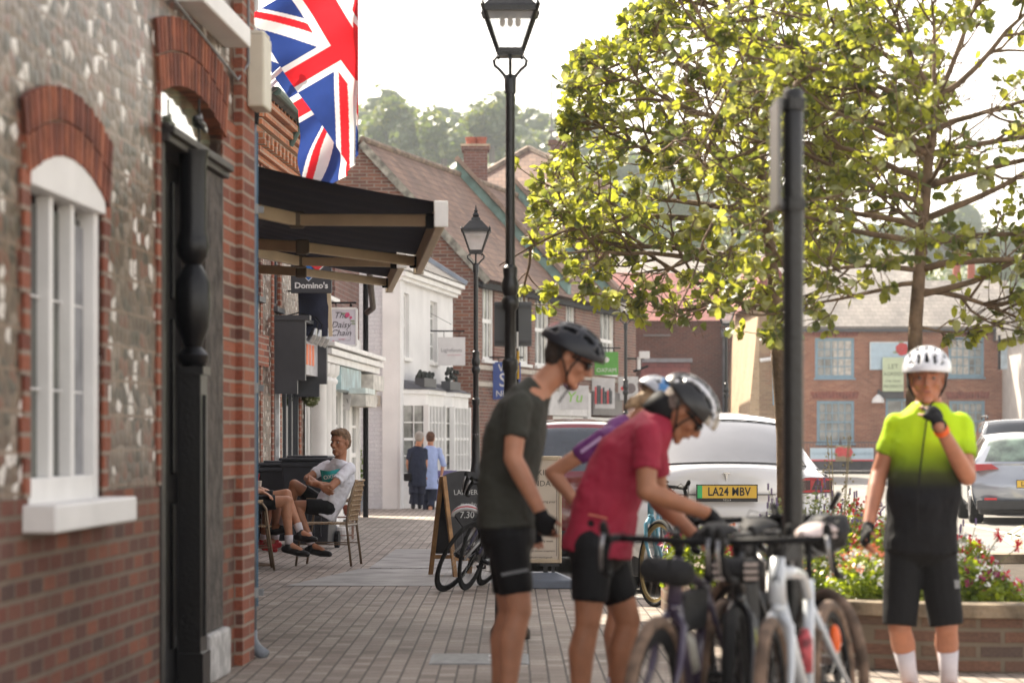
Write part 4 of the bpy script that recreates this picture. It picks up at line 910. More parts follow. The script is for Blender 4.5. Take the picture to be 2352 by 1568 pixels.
M_pglass = mat('pub_glass', (.22, .23, .22), .15, 0, .5, 1.6, spec=.8)
for i, o in enumerate(wp[:4]): window(pb, *o, .03, 5, 4, .12, .035, fm=M_pblue, gm=M_pglass if i % 2 == 0 else M_glassl, curtain=(.5, .0) if i == 1 else ((.0, .45) if i == 0 else None))
window(pb, *wp[4], .04, 2, 2, .1, .05, fm=M_pblue, gm=M_pglass, sill=False, name='door')
for (ua, ub, v) in ((1866, 1970, 905), (2176, 2270, 905), (1866, 1970, 762), (2172, 2268, 762)):
    g = MB(); k = 14; x0, x1 = a(ua), a(ub)
    for i in range(k): g.prism([(x0+(x1-x0)*i/k+.01, zz(v+10)), (x0+(x1-x0)*(i+.93)/k, zz(v+10)), (x0+(x1-x0)*(i+.93)/k+(i-k/2)*.012, zz(v-5)), (x0+(x1-x0)*i/k+(i-k/2)*.012, zz(v-5))], -.02, .01)
    g.build('brick_arch', mat('arch_brick', (.22, .07, .05), .8, 0, .3, 6), pb)
g = MB(); g.box(a(2020), a(2075), -.12, .0, zz(915), zz(898)); g.build('door_canopy', M_darkgrey, pb)
def psign(nm, lab, u0, u1, v0, v1, m, off=.1, y=-.12):
    e = thing(nm, lab, 'sign', (PX((u0+u1)/2, YP), YP+y, 0)); hw = (PX(u1, YP)-PX(u0, YP))/2; z0, z1 = PZ(v1, YP), PZ(v0, YP)
    g = MB(); g.box(-hw, hw, 0, .06, z0, z1); return e, g.build('panel', m, e, bevel=.01), hw, z0, z1
M_psky = mat('sky_blue_board', (.42, .55, .64), .5, 0, .05)
def rose(pn, x, z, r, y=-.01):
    g = MB()
    for k in range(7): g.ell((x+r*.55*math.cos(k*.9), y, z+r*.55*math.sin(k*.9)), (r*.55, .012, r*.5), nu=8, nv=5)
    g.build('painted_rose', mat('rose_red', (.50, .05, .05), .6), pn)
    g = MB()
    for k in range(3): g.ell((x+r*1.2*math.cos(k*2.2+3.6), y, z+r*1.1*math.sin(k*2.2+3.6)), (r*.4, .008, r*.2), nu=8, nv=5)
    g.build('painted_leaf', mat('sage', (.28, .33, .22)), pn)
e, pn, hw, z0, z1 = psign('pub_name_board', 'pale blue name board with a red rose on the pub front', 1997, 2095, 785, 849, M_psky); rose(pn, .45, z1-.3, .26)
g = MB(); g.box(-hw, -hw+.03, -.01, 0, z0, z1); g.box(-hw, hw, -.01, 0, z1-.03, z1); g.build('border', M_white, pn)
e, pn, hw, z0, z1 = psign('letting_board', 'pale green letting board reading LET AGREED on the pub front', 2025, 2073, 821, 899, mat('board_green', (.52, .60, .40), .5, 0, .04), y=-.3)
for s, z, k in (("LET", z1-.38, .24), ("AGREED", z1-.68, .19), ("01483 504030", z0+.42, .10), ("PROPERTY", z0+.2, .15)): text(s, 'lettering', mat('board_ink', (.16, .20, .12)), pn, (0, -.008, z), k*1.1, ext=.002)
for i, (u0, u1) in enumerate(((1848, 1905), (1938, 1990))):
    e, pn, hw, z0, z1 = psign('rail_board', ['pale blue advertising board on the railing, left of the painted roses', 'pale blue advertising board on the railing, right of the painted roses'][i], u0, u1, 1028, 1054, M_psky, y=-2.15)
    text("FOOD ALL DAY" if i == 0 else "BEER GARDEN", 'lettering', M_pblue, pn, (0, -.008, (z0+z1)/2), .13); g = MB(); g.box(-hw, hw, -.004, .06, z0-.05, z0); g.build('red_edge', M_red, pn)
e, pn, hw, z0, z1 = psign('rose_board', 'round rose painting board fixed between the two railing boards', 1904, 1939, 1022, 1058, mat('leaf_board', (.25, .2, .12), .6), y=-2.2); rose(pn, -.13, z1-.25, .2); rose(pn, .17, z1-.28, .2)
e = thing('wall_lamp', 'white outdoor wall lamp beside the letting board', 'lamp', (PX(2015, YP), YP-.1, 0))
g = MB(); z = PZ(918, YP); g.lathe((0, -.15, z-.12), [(.26, 0), (.24, .15), (.1, .3), (.05, .34)], 14); g.build('lamp_shade', M_white, e); g = MB(); g.tube([(0, -.15, z+.2), (.05, 0, z+.4)], .04, 6); g.build('bracket', M_darkgrey, e)
e, pn, hw, z0, z1 = panel('pub_hanging_sign', 'narrow pale hanging sign on the right end of the pub', 2300, 2314, 798, 848, 104, mat('worn_blue', (.34, .42, .48), .6, 0, .2, 4))
g = MB(); g.tube([(-.2, .02, z1+.5), (-.2, .02, z0)], .06, 6); g.build('bracket', M_blackmatte, e)
# railing and dark plinth wall before the pub
rl = thing('railing', 'dark metal railing running along the front of the pub', 'railing', (PX(1830, 105), 105, 0))
g = MB(); Lr = PX(2330, 105)-PX(1830, 105)
for z in (.35, 1.15): g.box(0, Lr, -.02, .02, z-.02, z+.02)
k = 0
while k*.13 < Lr: g.box(k*.13, k*.13+.018, -.01, .01, .35, 1.15); k += 1
g.build('rail', M_darkgrey, rl)
for i in range(6): g = MB(); g.box(i*Lr/5-.04, i*Lr/5+.04, -.04, .04, -.1, 1.3); g.build('post', M_darkgrey, rl)
lw = thing('low_wall', 'low dark plinth wall under the pub railing', 'wall', (PX(1828, 105.4), 105.4, 0))
g = MB(); g.box(0, Lr, 0, .3, -.1, .38); g.box(0, Lr, -.02, .32, .38, .46); g.build('wall', mat('dark_render', (.10, .10, .11), .8, 0, .2, 2), lw)
# cream house at the far right
ch_ = thing('cream_house', 'cream rendered house edge at the far right of the pub', 'building', (PX(2346, 103), 103, 0))
g = MB(); facade(g, 0, 6, -.1, PZ(770, 103), [(.15, 1.6, PZ(870, 103), PZ(800, 103)), (.1, 1.6, .5, 2.2)]); shell(g, 0, 6, 0, 6, -.1, PZ(770, 103)); g.build('wall', mat('cream_render', (.52, .48, .44), .8, 0, .1, 2), ch_)
g = MB(); g.add([(-.4, -.4, PZ(775, 103)), (6.3, -.4, PZ(775, 103)), (6.3, 3, PZ(655, 103)), (-.1, 3, PZ(655, 103)), (-.4, 6, PZ(775, 103))], [(0, 1, 2, 3), (0, 3, 4)]); g.build('roof', M_slate, ch_)
window(ch_, .15, 1.6, PZ(870, 103), PZ(800, 103), .04, 2, 2); window(ch_, .1, 1.6, .5, 2.2, .04, 2, 2)
# chimneys and a lower grey roof behind the pub
for u, lab in ((2197, 'left of two tall terracotta chimney pots above the pub roof'), (2231, 'right of two tall terracotta chimney pots above the pub roof')):
    e = thing('tall_chimney_pot', lab, 'chimney', (PX(u, 112), 112, 0), group='tall chimney pots over the pub')
    g = MB(); g.lathe((0, 0, PZ(640, 112)), [(.17, 0), (.15, .9), (.19, .95), (.19, 1.1), (.15, 1.12)], 14); g.build('pot', mat('terracotta', (.33, .1, .06)), e)
e = thing('far_house', 'far house roof showing between the leaves behind the dark brick hall', 'building', (PX(1560, 120), 120, 0))
g = MB(); g.box(-5, 11, 0, 8, 0, PZ(640, 120)); g.build('wall', M_darkbrick, e)
g = MB(); g.add([(-5.3, -.4, PZ(645, 120)), (11.3, -.4, PZ(645, 120)), (11.3, 4, PZ(560, 120)), (-5.3, 4, PZ(560, 120)), (-5.3, 8, PZ(640, 120)), (11.3, 8, PZ(640, 120))], [(0, 1, 2, 3), (3, 2, 5, 4), (0, 3, 4), (1, 5, 2)]); g.build('roof', M_slate2, e)

# ------------------------------------------------------------------ hills and distant woods
M_grass = mat('hill_grass', (.14, .17, .05), .9, 0, .3, .02)
def hill_z(x, y):
    t = max(0, (y-130)/320); t = min(1, t); t = t*t*(3-2*t)
    ridge = 47.5+1.5*math.sin(x*.21)-.42*max(0, x-1)*(1 if x < 45 else 0)-(18.5 if x >= 45 else 0)
    return -.15+t*max(12, ridge)
g = MB(); nx, ny = 60, 40
g.grid(lambda a, b: (-300+700*a, 120+480*b, hill_z(-300+700*a, 120+480*b)), nx, ny)
tag(g.build('hills', M_grass, smooth=True), kind='structure')
M_w1 = leafmat('wood_green', (.05, .085, .035), (.13, .18, .06), .35); M_w2 = leafmat('wood_light', (.08, .11, .03), (.19, .22, .06), .3)
def crown_cloud(g, c, r, n, rb, size, flat=.85, lobes=6):
    # many leaf-clump faces scattered on overlapping lobes
    L = [(Vector((rb.gauss(0, .45)*r, rb.gauss(0, .45)*r, rb.uniform(-.35, .55)*r*flat)), rb.uniform(.4, .65)*r) for _ in range(lobes)]
    for _ in range(n):
        lc, lr = L[rb.randrange(lobes)]
        z = rb.uniform(-.7, 1); a = rb.uniform(0, 6.283); s_ = math.sqrt(max(0, 1-z*z)); nrm = Vector((s_*math.cos(a), s_*math.sin(a), z))
        p = Vector(c)+lc+nrm*lr*rb.uniform(.75, 1.08)
        x, y, d = basis(nrm+Vector((rb.uniform(-.8, .8), rb.uniform(-.8, .8), rb.uniform(-.8, .8)))); q = size*rb.uniform(.6, 1.4)
        k = rb.uniform(.5, 1)
        g.add([p-x*q, p-y*q*k*.8, p+x*q*.9, p+y*q*k], [(0, 1, 2, 3)], 0 if rb.random() < .7 else 1)
    for lc, lr in L: g.ell(Vector(c)+lc, lr*.86, 0, nu=10, nv=6)
rb = random.Random(11)
g = MB()
for i in range(130):   # far wood on the ridge, left of the lamp post
    x = rb.uniform(-34, 90); y = rb.uniform(400, 470); r = rb.uniform(3.2, 6.5)
    crown_cloud(g, (x, y, hill_z(x, y)+r*.55), r, 520, rb, .5)
for i in range(120):
    x = rb.uniform(-34, 60); y = rb.uniform(230, 400); r = rb.uniform(2.5, 5)
    crown_cloud(g, (x, y, hill_z(x, y)+r*.7), r, 300, rb, .45)
tag(g.build('ridge_wood', [M_w1, M_w2], fix=False), 'hazy woodland covering the ridge above the roofs', 'woodland', kind='stuff')
g = MB()
for i in range(100):
    x = rb.uniform(40, 110); y = rb.uniform(190, 330); r = rb.uniform(2, 4)
    crown_cloud(g, (x, y, hill_z(x, y)+r*.4), r, 160, rb, .5)
tag(g.build('hillside_scrub', [M_w2, M_w1], fix=False), 'bright green scrub on the slope behind the pub roof', 'scrub', kind='stuff')
for i, (u, v, d, r, lab) in enumerate(((905, 300, 330, 4.2, 'tall rounded tree standing highest on the ridge left of the lamp post'), (1130, 300, 330, 4.0, 'broad tree on the ridge immediately beside the lamp post'), (1020, 332, 320, 3.2, 'lower tree on the ridge in the dip between two rounded trees'))):
    e = thing('ridge_tree', lab, 'tree', (PX(u, d), d, hill_z(PX(u, d), d)), group='trees on the ridge')
    g = MB(); zc = PZ(v, d)-hill_z(PX(u, d), d); crown_cloud(g, (0, 0, zc), r, 3000, rb, .42, 1.0, 12); g.build('crown', [M_w1, M_w2], e, fix=False)
    g = MB(); g.tube([(0, 0, -1), (0, 0, zc)], [.6, .3], 8); g.build('trunk', mat('bark_far', (.12, .09, .06), .9), e)
e = thing('yellow_shrub', 'yellow green shrub beside the parked cars at the right', 'shrub', (PX(2274, 60), 60, -.1))
g = MB(); crown_cloud(g, (0, 0, .95), .42, 700, rb, .05, 1, 7); crown_cloud(g, (.1, 0, .4), .4, 300, rb, .05, 1, 5); g.build('foliage', [leafmat('gold_leaf', (.30, .27, .03), (.5, .42, .05), .3)]*2, e, fix=False)
# ------------------------------------------------------------------ street lamps
M_lglass = mat('lantern_glass', (.75, .76, .76), .25, 0, .05, 3, spec=.5)
def mk_lglass():
    m = bpy.data.materials.new('clear_lantern_glass'); m.use_nodes = True; n = m.node_tree; N, L = n.nodes, n.links
    t = N.new('ShaderNodeBsdfTransparent'); t.inputs[0].default_value = (.93, .94, .94, 1); b = N['Principled BSDF']
    b.inputs['Base Color'].default_value = (.85, .86, .86, 1); b.inputs['Roughness'].default_value = .2
    nz = N.new('ShaderNodeTexNoise'); nz.inputs['Scale'].default_value = 8; tc = N.new('ShaderNodeTexCoord'); L.new(tc.outputs['Object'], nz.inputs['Vector'])
    mr = N.new('ShaderNodeMapRange'); mr.inputs[3].default_value = .2; mr.inputs[4].default_value = .45; L.new(nz.outputs[0], mr.inputs[0])
    x = N.new('ShaderNodeMixShader'); L.new(mr.outputs[0], x.inputs[0]); L.new(t.outputs[0], x.inputs[1]); L.new(b.outputs[0], x.inputs[2]); L.new(x.outputs[0], N['Material Output'].inputs[0]); return m
M_clear = mk_lglass()
M_post = mat('lamp_black', (.008, .008, .008), .32, 0, .3, 6, .2, 50, .5)
def lamp(label, u, d, vtop, group='lantern street lamps'):
    H = PZ(vtop, d)   # lantern finial tip height
    e = thing('street_lamp', label, 'street lamp', (PX(u, d), d, 0), 0, group)
    zl = H-.62        # bottom of lantern
    g = MB(); r = .031
    g.lathe((0, 0, 0), [(.13, 0), (.13, .05), (.10, .10), (.095, .75), (.11, .78), (.10, .82), (.07, .86), (.055, 1.0), (.040, 1.7), (.052, 1.73), (.052, 1.78), (r+.006, 1.80), (r+.004, 2.10), (r+.022, 2.13), (r+.026, 2.17), (r+.010, 2.20), (r+.024, 2.24), (r+.024, 2.28), (r+.012, 2.32), (r+.016, 2.36), (r+.016, 2.38), (r, 2.40), (r-.002, zl-.24), (r+.006, zl-.24), (r+.008, zl-.13), (r+.002, zl-.12)], 18)
    g.build('post', M_post, e, autos=35)
    g = MB()
    for s_ in (-1, 1):
        for ax in (0, 1):
            pts = [(.024, -.15), (.04, -.12), (.07, -.085), (.10, -.06), (.105, -.03), (.085, -.005), (.07, -.02)]
            pts = [(s_*x if ax == 0 else 0, s_*x if ax == 1 else 0, zl+z) for x, z in pts]
            g.tube(pts, .011, 7)
    g.tube([(0, 0, zl-.15), (0, 0, zl)], .008, 6)
    g.build('cradle', M_post, e, smooth=True)
    b, t, h = .078, .165, .255      # half widths bottom / top and glass height
    f = MB()
    cs_ = [(-1, -1), (1, -1), (1, 1), (-1, 1)]
    for i, (x, y) in enumerate(cs_):
        x2, y2 = cs_[(i+1) % 4]
        f.bar((x*b, y*b, zl+.03), (x*t, y*t, zl+.03+h), .016, .016)
        f.bar((x*b, y*b, zl+.03), (x2*b, y2*b, zl+.03), .02, .03); f.bar((x*t, y*t, zl+.03+h), (x2*t, y2*t, zl+.03+h), .02, .03)
        f.tube([(x*t*1.02, y*t*1.02, zl+.27), (x*t*1.08, y*t*1.08, zl+.31), (x*t*1.05, y*t*1.05, zl+.34)], [.012, .016, .003], 6)
    f.box(-b, b, -b, b, zl-.005, zl+.02)
    f.build('lantern_frame', M_post, e)
    gp_ = MB()
    for i, (x, y) in enumerate(cs_):
        x2, y2 = cs_[(i+1) % 4]; k = .97
        gp_.quad((x*b*k, y*b*k, zl+.03), (x2*b*k, y2*b*k, zl+.03), (x2*t*k, y2*t*k, zl+.03+h), (x*t*k, y*t*k, zl+.03+h))
    gp_.build('lantern_glass', M_clear, e)
    rr = MB(); z = zl+.03+h
    rings = [(t*1.06, z+.01), (t*.98, z+.03), (t*.45, z+.13), (t*.36, z+.135), (t*.34, z+.16), (t*.2, z+.185), (t*.26, z+.20), (t*.16, z+.225), (t*.10, z+.24), (t*.16, z+.255), (t*.08, z+.27), (.004, z+.33)]
    for (a, za), (c, zc) in zip(rings, rings[1:]):
        for i, (x, y) in enumerate(cs_):
            x2, y2 = cs_[(i+1) % 4]; rr.quad((x*a, y*a, za), (x2*a, y2*a, za), (x2*c, y2*c, zc), (x*c, y*c, zc))
    rr.build('lantern_roof', M_post, e)
    bl = MB()
    for x in (-.05, 0, .05): bl.lathe((x, 0, z-.10), [(.001, 0), (.016, .015), (.018, .04), (.010, .07), (.010, .09)], 10)
    bl.build('bulb', mat('bulb_glass', (.5, .42, .3), .3), e, smooth=True)
    return e
L1 = lamp('tall black lantern street lamp standing in front of the tree, nearest of the lamps', 1172, 16.8, -92)
L2 = lamp('black lantern street lamp in front of the white shop with banded post', 1093, 33, 470)
for z in (1.28, .95, .72):
    g = MB(); g.tube([(0, 0, z), (0, 0, z+.07)], .048, 12); g.build('band', M_steel, L2)
lamp('distant lantern street lamp rising behind the low leafy branch', 1437, 49, 652)
lamp('farthest lantern street lamp in front of the dark brick hall', 1668, 52, 676)
# traffic plate seen from behind, fixed to the near lamp
e = thing('traffic_plate', 'grey back of a traffic plate fixed to the nearest lamp post', 'sign', (PX(1178, 16.9), 16.9, 0))
z0, z1 = PZ(795, 16.9), PZ(692, 16.9); g = MB(); g.box(-.122, .122, .03, .036, z0, z1); g.build('plate', mat('plate_grey', (.10, .105, .11), .5, .2, .06), e, bevel=.004)
g = MB()
for z in (z1-.03, z0+.03): g.box(-.115, .115, .018, .03, z-.008, z+.008)
g.build('channel', M_darkgrey, e)
g = MB(); g.tube([(.03, 0, z0-.5), (.03, 0, z1+.05)], .008, 6); g.build('conduit', M_blackmatte, e)
g = MB(); g.box(.028, .042, -.012, .0, PZ(870, 16.9), PZ(838, 16.9)); g.box(.028, .042, -.012, 0, PZ(835, 16.9), PZ(806, 16.9)); g.build('yellow_tape', mat('yellow_tape', (.65, .38, .02), .5), e)
g = MB(); g.box(.024, .036, -.014, 0, PZ(800, 16.9), PZ(762, 16.9)); g.build('white_sticker', M_white, e)
# near dark post with an edge-on plate
YN = 10.0
e = thing('sign_post', 'black round post with an edge-on plate rising among the bicycles', 'post', (PX(1822, YN), YN, 0))
g = MB(); g.lathe((0, 0, 0), [(.040, 0), (.040, PZ(480, YN)), (.046, PZ(478, YN)), (.046, PZ(462, YN)), (.038, PZ(460, YN)), (.038, PZ(212, YN)), (.030, PZ(204, YN))], 22); g.build('post', M_post, e, autos=35)
g = MB(); g.box(-.071, -.056, -.12, .20, PZ(478, YN), PZ(232, YN)); pl_ = g.build('plate', mat('plate_edge', (.15, .15, .145), .4, .3, .1), e, bevel=.003)
for z in (PZ(240, YN), PZ(470, YN)): g = MB(); g.box(-.062, .045, -.03, .03, z-.02, z+.02); g.tube([(0, 0, z-.025), (0, 0, z+.025)], .048, 16); g.build('clamp', M_post, e, bevel=.003)
# ------------------------------------------------------------------ awnings
M_navy = mat('navy_canvas', (.008, .012, .034), .8, 0, .35, 2, .3, 30)
def awning(label, pn, pf, wall_off, zb, wn, elbow):
    # pn/pf world xy of the front bar's near and far ends; wall_off: metres from bar back to the wall
    a = math.atan2(pf[1]-pn[1], pf[0]-pn[0]); L_ = math.hypot(pf[0]-pn[0], pf[1]-pn[1])
    e = thing('awning', label, 'awning', (pn[0], pn[1], 0), a, 'awnings over the cafe')
    # local x along bar away from camera, local y = towards the wall (+)
    g = MB(); g.bar((0, 0, zb+.07), (L_, 0, zb+.07), .055, .14); g.box(-.012, L_, -.04, -.028, zb+.02, zb+.13); g.build('front_bar', M_beige, e, bevel=.008)
    for x_ in (-.02, L_+.002): g = MB(); g.box(x_, x_+.018, -.045, .04, zb-.005, zb+.155); g.build('end_cap', M_white, e, bevel=.006)
    W = wall_off; zt = zb+.14; zw = zb+.14+W*.22
    g = MB()
    def fab(o):
        def f(s_, t): return (.05+(L_-.1)*s_, W*t, zt+(zw-zt)*t-.035*math.sin(math.pi*t)-.012*abs(math.sin(s_*math.pi*7))*math.sin(math.pi*t)+o)
        return f
    g.grid(fab(0), 56, 14); g.grid(fab(.012), 56, 14); g.build('fabric', M_navy, e, smooth=True)
    g = MB(); g.box(.0, L_, W-.12, W+.0, zw-.13, zw+.03); g.build('cassette', M_beige, e, bevel=.01)
    za = zb+.05
    for s_, x0 in ((1, elbow), (-1, L_-elbow)):
        sh = Vector((x0+s_*.0, W-.1, za+(W)*.10)); el = Vector((x0+s_*.75, W*.52, za+W*.045)); wr = Vector((x0+s_*.05, .03, za+.02))
        g = MB(); g.bar(sh, el, .05, .085); g.build('upper_arm', M_beige, e, bevel=.008)
        g = MB(); g.bar(el, wr, .045, .075); g.build('forearm', M_beige, e, bevel=.008)
        g = MB(); g.box(el.x-.045, el.x+.045, el.y-.05, el.y+.05, el.z-.055, el.z+.055); g.build('elbow_joint', mat('joint_metal', (.13, .10, .07), .5, .5), e, bevel=.015)
        g = MB(); g.box(wr.x-.04, wr.x+.04, .02, .08, wr.z-.05, wr.z+.04); g.build('wrist_joint', M_blackmatte, e, bevel=.01)
    return e
Bn = (PX(1012, 16.0), 16.0)
awning('nearer of the two dark navy cafe awnings with beige folding arms', Bn, (Bn[0]-.0655*4.6, 20.6), 1.72, PZ(520, 16.0), 0, .35)
Bn = (PX(922, 21.6), 21.6)
awning('farther and lower looking of the two dark navy cafe awnings', Bn, (Bn[0]-.0745*3.6, 25.2), 1.62, PZ(615, 21.6), 0, .35)
# ------------------------------------------------------------------ flags
M_fb = mat('flag_blue', (.025, .055, .23), .8, 0, .1, 5); M_fw = mat('flag_white', (.78, .77, .76), .8, 0, .04, 5); M_fr = mat('flag_red', (.72, .02, .03), .8, 0, .06, 5)
def translucent(m, k=.35):
    n = m.node_tree; b = n.nodes['Principled BSDF']; t = n.nodes.new('ShaderNodeBsdfTranslucent'); x = n.nodes.new('ShaderNodeMixShader'); x.inputs[0].default_value = k
    src = b.inputs['Base Color'].links[0].from_socket; n.links.new(src, t.inputs[0]); n.links.new(b.outputs[0], x.inputs[1]); n.links.new(t.outputs[0], x.inputs[2]); n.links.new(x.outputs[0], n.nodes['Material Output'].inputs[0])
for m in (M_fb, M_fw, M_fr): translucent(m, .45)
def jack(a, b):
    # a in 0..1 along 5 units, b in 0..1 along 3 units -> 0 blue 1 white 2 red
    x = a*60-30; y = b*30-15
    if abs(x) < 3 or abs(y) < 3: return 2
    if abs(x) < 5 or abs(y) < 5: return 1
    s_ = 1/math.hypot(1, .5)
    d1 = (y-x*.5)*s_; d2 = (y+x*.5)*s_
    for dd, sg in ((d1, 1), (d2, -1)):
        q = dd*(1 if x*sg*1 > 0 else -1)
        if x > 0 and sg == 1 or x < 0 and sg == -1: pass
        if abs(dd) < 3:
            side = -1 if x > 0 else 1
            t = dd*side
            if 0 <= t < 2: return 2
            return 1
    return 0
def flag(label, P0, A, B, d0, fold, poles, seed, asz=1.5, bsz=.9, dA=0, dB=0, kink=0):
    e = thing('flag', label, 'flag', (PX(P0[0], d0), d0, 0), 0, 'flags over the cafe')
    ox = e.location
    def f(s_, t):
        a = s_*asz; b = t*bsz
        g_ = (.68*s_+.32*s_*s_)*asz; u = P0[0]+g_*A[0]+b*B[0]; v = P0[1]+g_*A[1]+b*B[1]; d = d0+dA*s_+dB*t
        d += .035*math.sin(b*9+a*5+seed)+.02*math.sin(a*13+seed*2)
        u += 3*math.sin(a*6+seed)
        if kink: q_ = max(0, s_-.5); u -= kink*q_*(1-t*.4); u += 16*math.sin(s_*22+t*4)*q_; d += .10*math.sin(s_*16+t*9)*q_*2
        ov = u-fold
        if ov > 0:
            per = 26; k = ov/per; u = fold+6*math.sin(k*2.2+v*.01)-1; d += k*.035; v += ov*.10
        w = P(u, v, d); return (w.x-ox.x, w.y-ox.y, w.z)
    g = MB(); g.grid(f, 210, 126, mf=jack); g.build('cloth', [M_fb, M_fw, M_fr], e, smooth=True, fix=False)
    (u0, v0, da), (u1, v1, db) = poles
    p0, p1 = P(u0, v0, da), P(u1, v1, db); p0 = Vector((p0.x-ox.x, p0.y-ox.y, p0.z)); p1 = Vector((p1.x-ox.x, p1.y-ox.y, p1.z))
    g = MB(); g.tube([p0, p1], [.022, .018], 10); g.ell(p1, .03, nu=10, nv=6); g.build('pole', M_white, e, smooth=True)
    return e
flag('large red, white and blue flag hanging nearest the street lamp', (568, 38), (157, 232), (300, -175), 20.4, 818, ((462, 330, 20.6), (668, 138, 20.5)), .3)
flag('second red, white and blue flag showing partly behind the large one', (585, 105), (158, 236), (250, -150), 24.4, 800, ((520, 300, 24.6), (650, 170, 24.5)), 2.1, kink=250)
# ------------------------------------------------------------------ brick planter with flowers
M_plant_brick = brick('planter_brick', [(.15, .085, .06), (.22, .11, .07), (.12, .08, .065), (.25, .15, .09)], (.20, .16, .115), .225, .08, .013, stain=.6)
pl = thing('brick_planter', 'low curved brick planter wall with worn coping behind the lime jersey', 'planter', (0, 0, 0))
outline = [(1.40, 15.4), (1.75, 14.75), (2.4, 14.35), (3.3, 14.3), (4.3, 14.5), (5.4, 15.0), (6.2, 16.2), (6.2, 20.4), (1.55, 20.4), (1.3, 18)]
def smooth_loop(pts, k=6):
    r = []; n = len(pts)
    for i in range(n):
        p0, p1, p2, p3 = (Vector(pts[(i+j-1) % n]) for j in range(4))
        for s_ in range(k):
            t = s_/k; r.append(.5*((2*p1)+(-p0+p2)*t+(2*p0-5*p1+4*p2-p3)*t*t+(-p0+3*p1-3*p2+p3)*t**3))
    return r
loop = smooth_loop(outline)
def ringwall(z0, z1, out, th, name, m, bump=0):
    g = MB(); n = len(loop); c = Vector((3.8, 17.4)); vo = []; vi = []
    for i, p in enumerate(loop):
        t = (loop[(i+1) % n]-loop[i-1]).normalized(); nr = Vector((t.y, -t.x)); nr = nr if nr.dot(p-c) > 0 else -nr
        vo.append(p+nr*out); vi.append(p+nr*(out-th))
    vs = [(v.x, v.y, z) for z in (z0, z1) for L_ in (vo, vi) for v in L_]
    fs = []
    for i in range(n):
        j = (i+1) % n
        fs += [(i, j, 2*n+j, 2*n+i), (n+j, n+i, 3*n+i, 3*n+j), (2*n+i, 2*n+j, 3*n+j, 3*n+i), (i, n+i, n+j, j)]
    g.add(vs, fs); return g.build(name, m, pl, bevel=.006)
M_cope = mat('worn_coping', (.20, .155, .105), .9, 0, .6, 5, .8, 25)
ringwall(0, .30, 0, .22, 'wall', M_plant_brick); ringwall(.30, .375, .025, .27, 'coping', M_cope)
g = MB(); g.add([(p.x, p.y, .30) for p in loop], [tuple(range(len(loop)))]); g.build('soil', mat('soil', (.06, .045, .03), .95, 0, .4, 8, .5), pl)
rf_ = random.Random(5)
M_fol = leafmat('bedding_leaf', (.10, .17, .02), (.28, .34, .05), .5); M_fol2 = leafmat('lavender_leaf', (.12, .16, .08), (.22, .26, .12), .4)
M_cols = [mat('petal_white', (.8, .79, .76), .6), mat('petal_red', (.65, .03, .05), .6), mat('petal_pink', (.72, .12, .20), .6), mat('petal_salmon', (.75, .25, .12), .6), mat('petal_purple', (.20, .14, .28), .8), mat('petal_maroon', (.25, .02, .08), .6)]
def leafq(g, p, nrm, s_, mi):
    x, y, d = basis(nrm); a = rf_.uniform(0, 6.28); X = x*math.cos(a)+y*math.sin(a); Y = d.cross(X)
    g.add([p-X*s_, p-Y*s_*.55, p+X*s_, p+Y*s_*.55], [(0, 1, 2, 3)], mi)
def bush(name, label, cat, x, y, r, h, n, petals, nfl, grp, ls=.03, tall=False):
    e = thing(name, label, cat, (x, y, .30), 0, grp); g = MB()
    for k in range(n):
        a = rf_.uniform(0, 6.28); q = r*math.sqrt(rf_.random()); hh = h*(1-.5*(q/r)**2)*rf_.uniform(.15, 1)
        p = Vector((q*math.cos(a), q*math.sin(a), hh)); nrm = Vector((rf_.gauss(0, .6), rf_.gauss(0, .6), 1))
        leafq(g, p, nrm, ls*rf_.uniform(.6, 1.3), 0)
    for k in range(14): a = rf_.uniform(0, 6.28); g.tube([(0, 0, 0), (r*.6*math.cos(a), r*.6*math.sin(a), h*.8)], .004, 4)
    g.build('foliage', M_fol2 if tall else M_fol, e, fix=False)
    for pm in petals:
        g = MB(); gs = MB()
        for k in range(nfl//len(petals)):
            a = rf_.uniform(0, 6.28); q = r*math.sqrt(rf_.random())*1.02; hh = h*(1-.45*(q/r)**2)*rf_.uniform(.75, 1.08)
            p = Vector((q*math.cos(a), q*math.sin(a), hh))
            if tall:
                top = p+Vector((rf_.uniform(-.06, .06), rf_.uniform(-.06, .06), rf_.uniform(.05, .16))); gs.tube([p*.6, top], .002, 4)
                for j in range(4): g.ell(top+Vector((0, 0, j*.011)), (.0075, .0075, .007), nu=6, nv=4)
            else:
                for j in range(5):
                    leafq(g, p+Vector((rf_.gauss(0, .013), rf_.gauss(0, .013), rf_.gauss(.01, .01))), Vector((rf_.gauss(0, 1), rf_.gauss(0, 1)-.5, rf_.gauss(.6, .6))), .016, 0)
        g.build('blooms', M_cols[pm], e, fix=False)
        if gs.v: gs.build('stems', M_fol2, e)
    return e
spots = []
def add_b(lab, u, d, r, h, pet, tall=False, nf=60): bush('lavender' if tall else 'flowering_plant', lab, 'plant', PX(u, d), d, r, h, int(900*r/.3), pet, nf, 'bedding plants in the brick planter', .022 if tall else .03, tall)
add_b('low bedding plant with white and salmon flowers beside the orange light on the white bicycle', 1985, 15.0, .22, .34, [0, 3], nf=70)
add_b('bedding plant of white flowers seen between the legs of the lime jersey man', 2095, 14.9, .22, .30, [0], nf=60)
add_b('bedding plant of white and red flowers just left of the lime jersey man', 2030, 15.8, .26, .46, [0, 3, 1], nf=60)
add_b('bedding plant with white and maroon flowers just right of the lime jersey man', 2235, 15.0, .22, .30, [0, 5], nf=50)
add_b('pink and red geraniums spilling over the coping right of the lime jersey man', 2285, 15.1, .17, .22, [2, 1], nf=45)
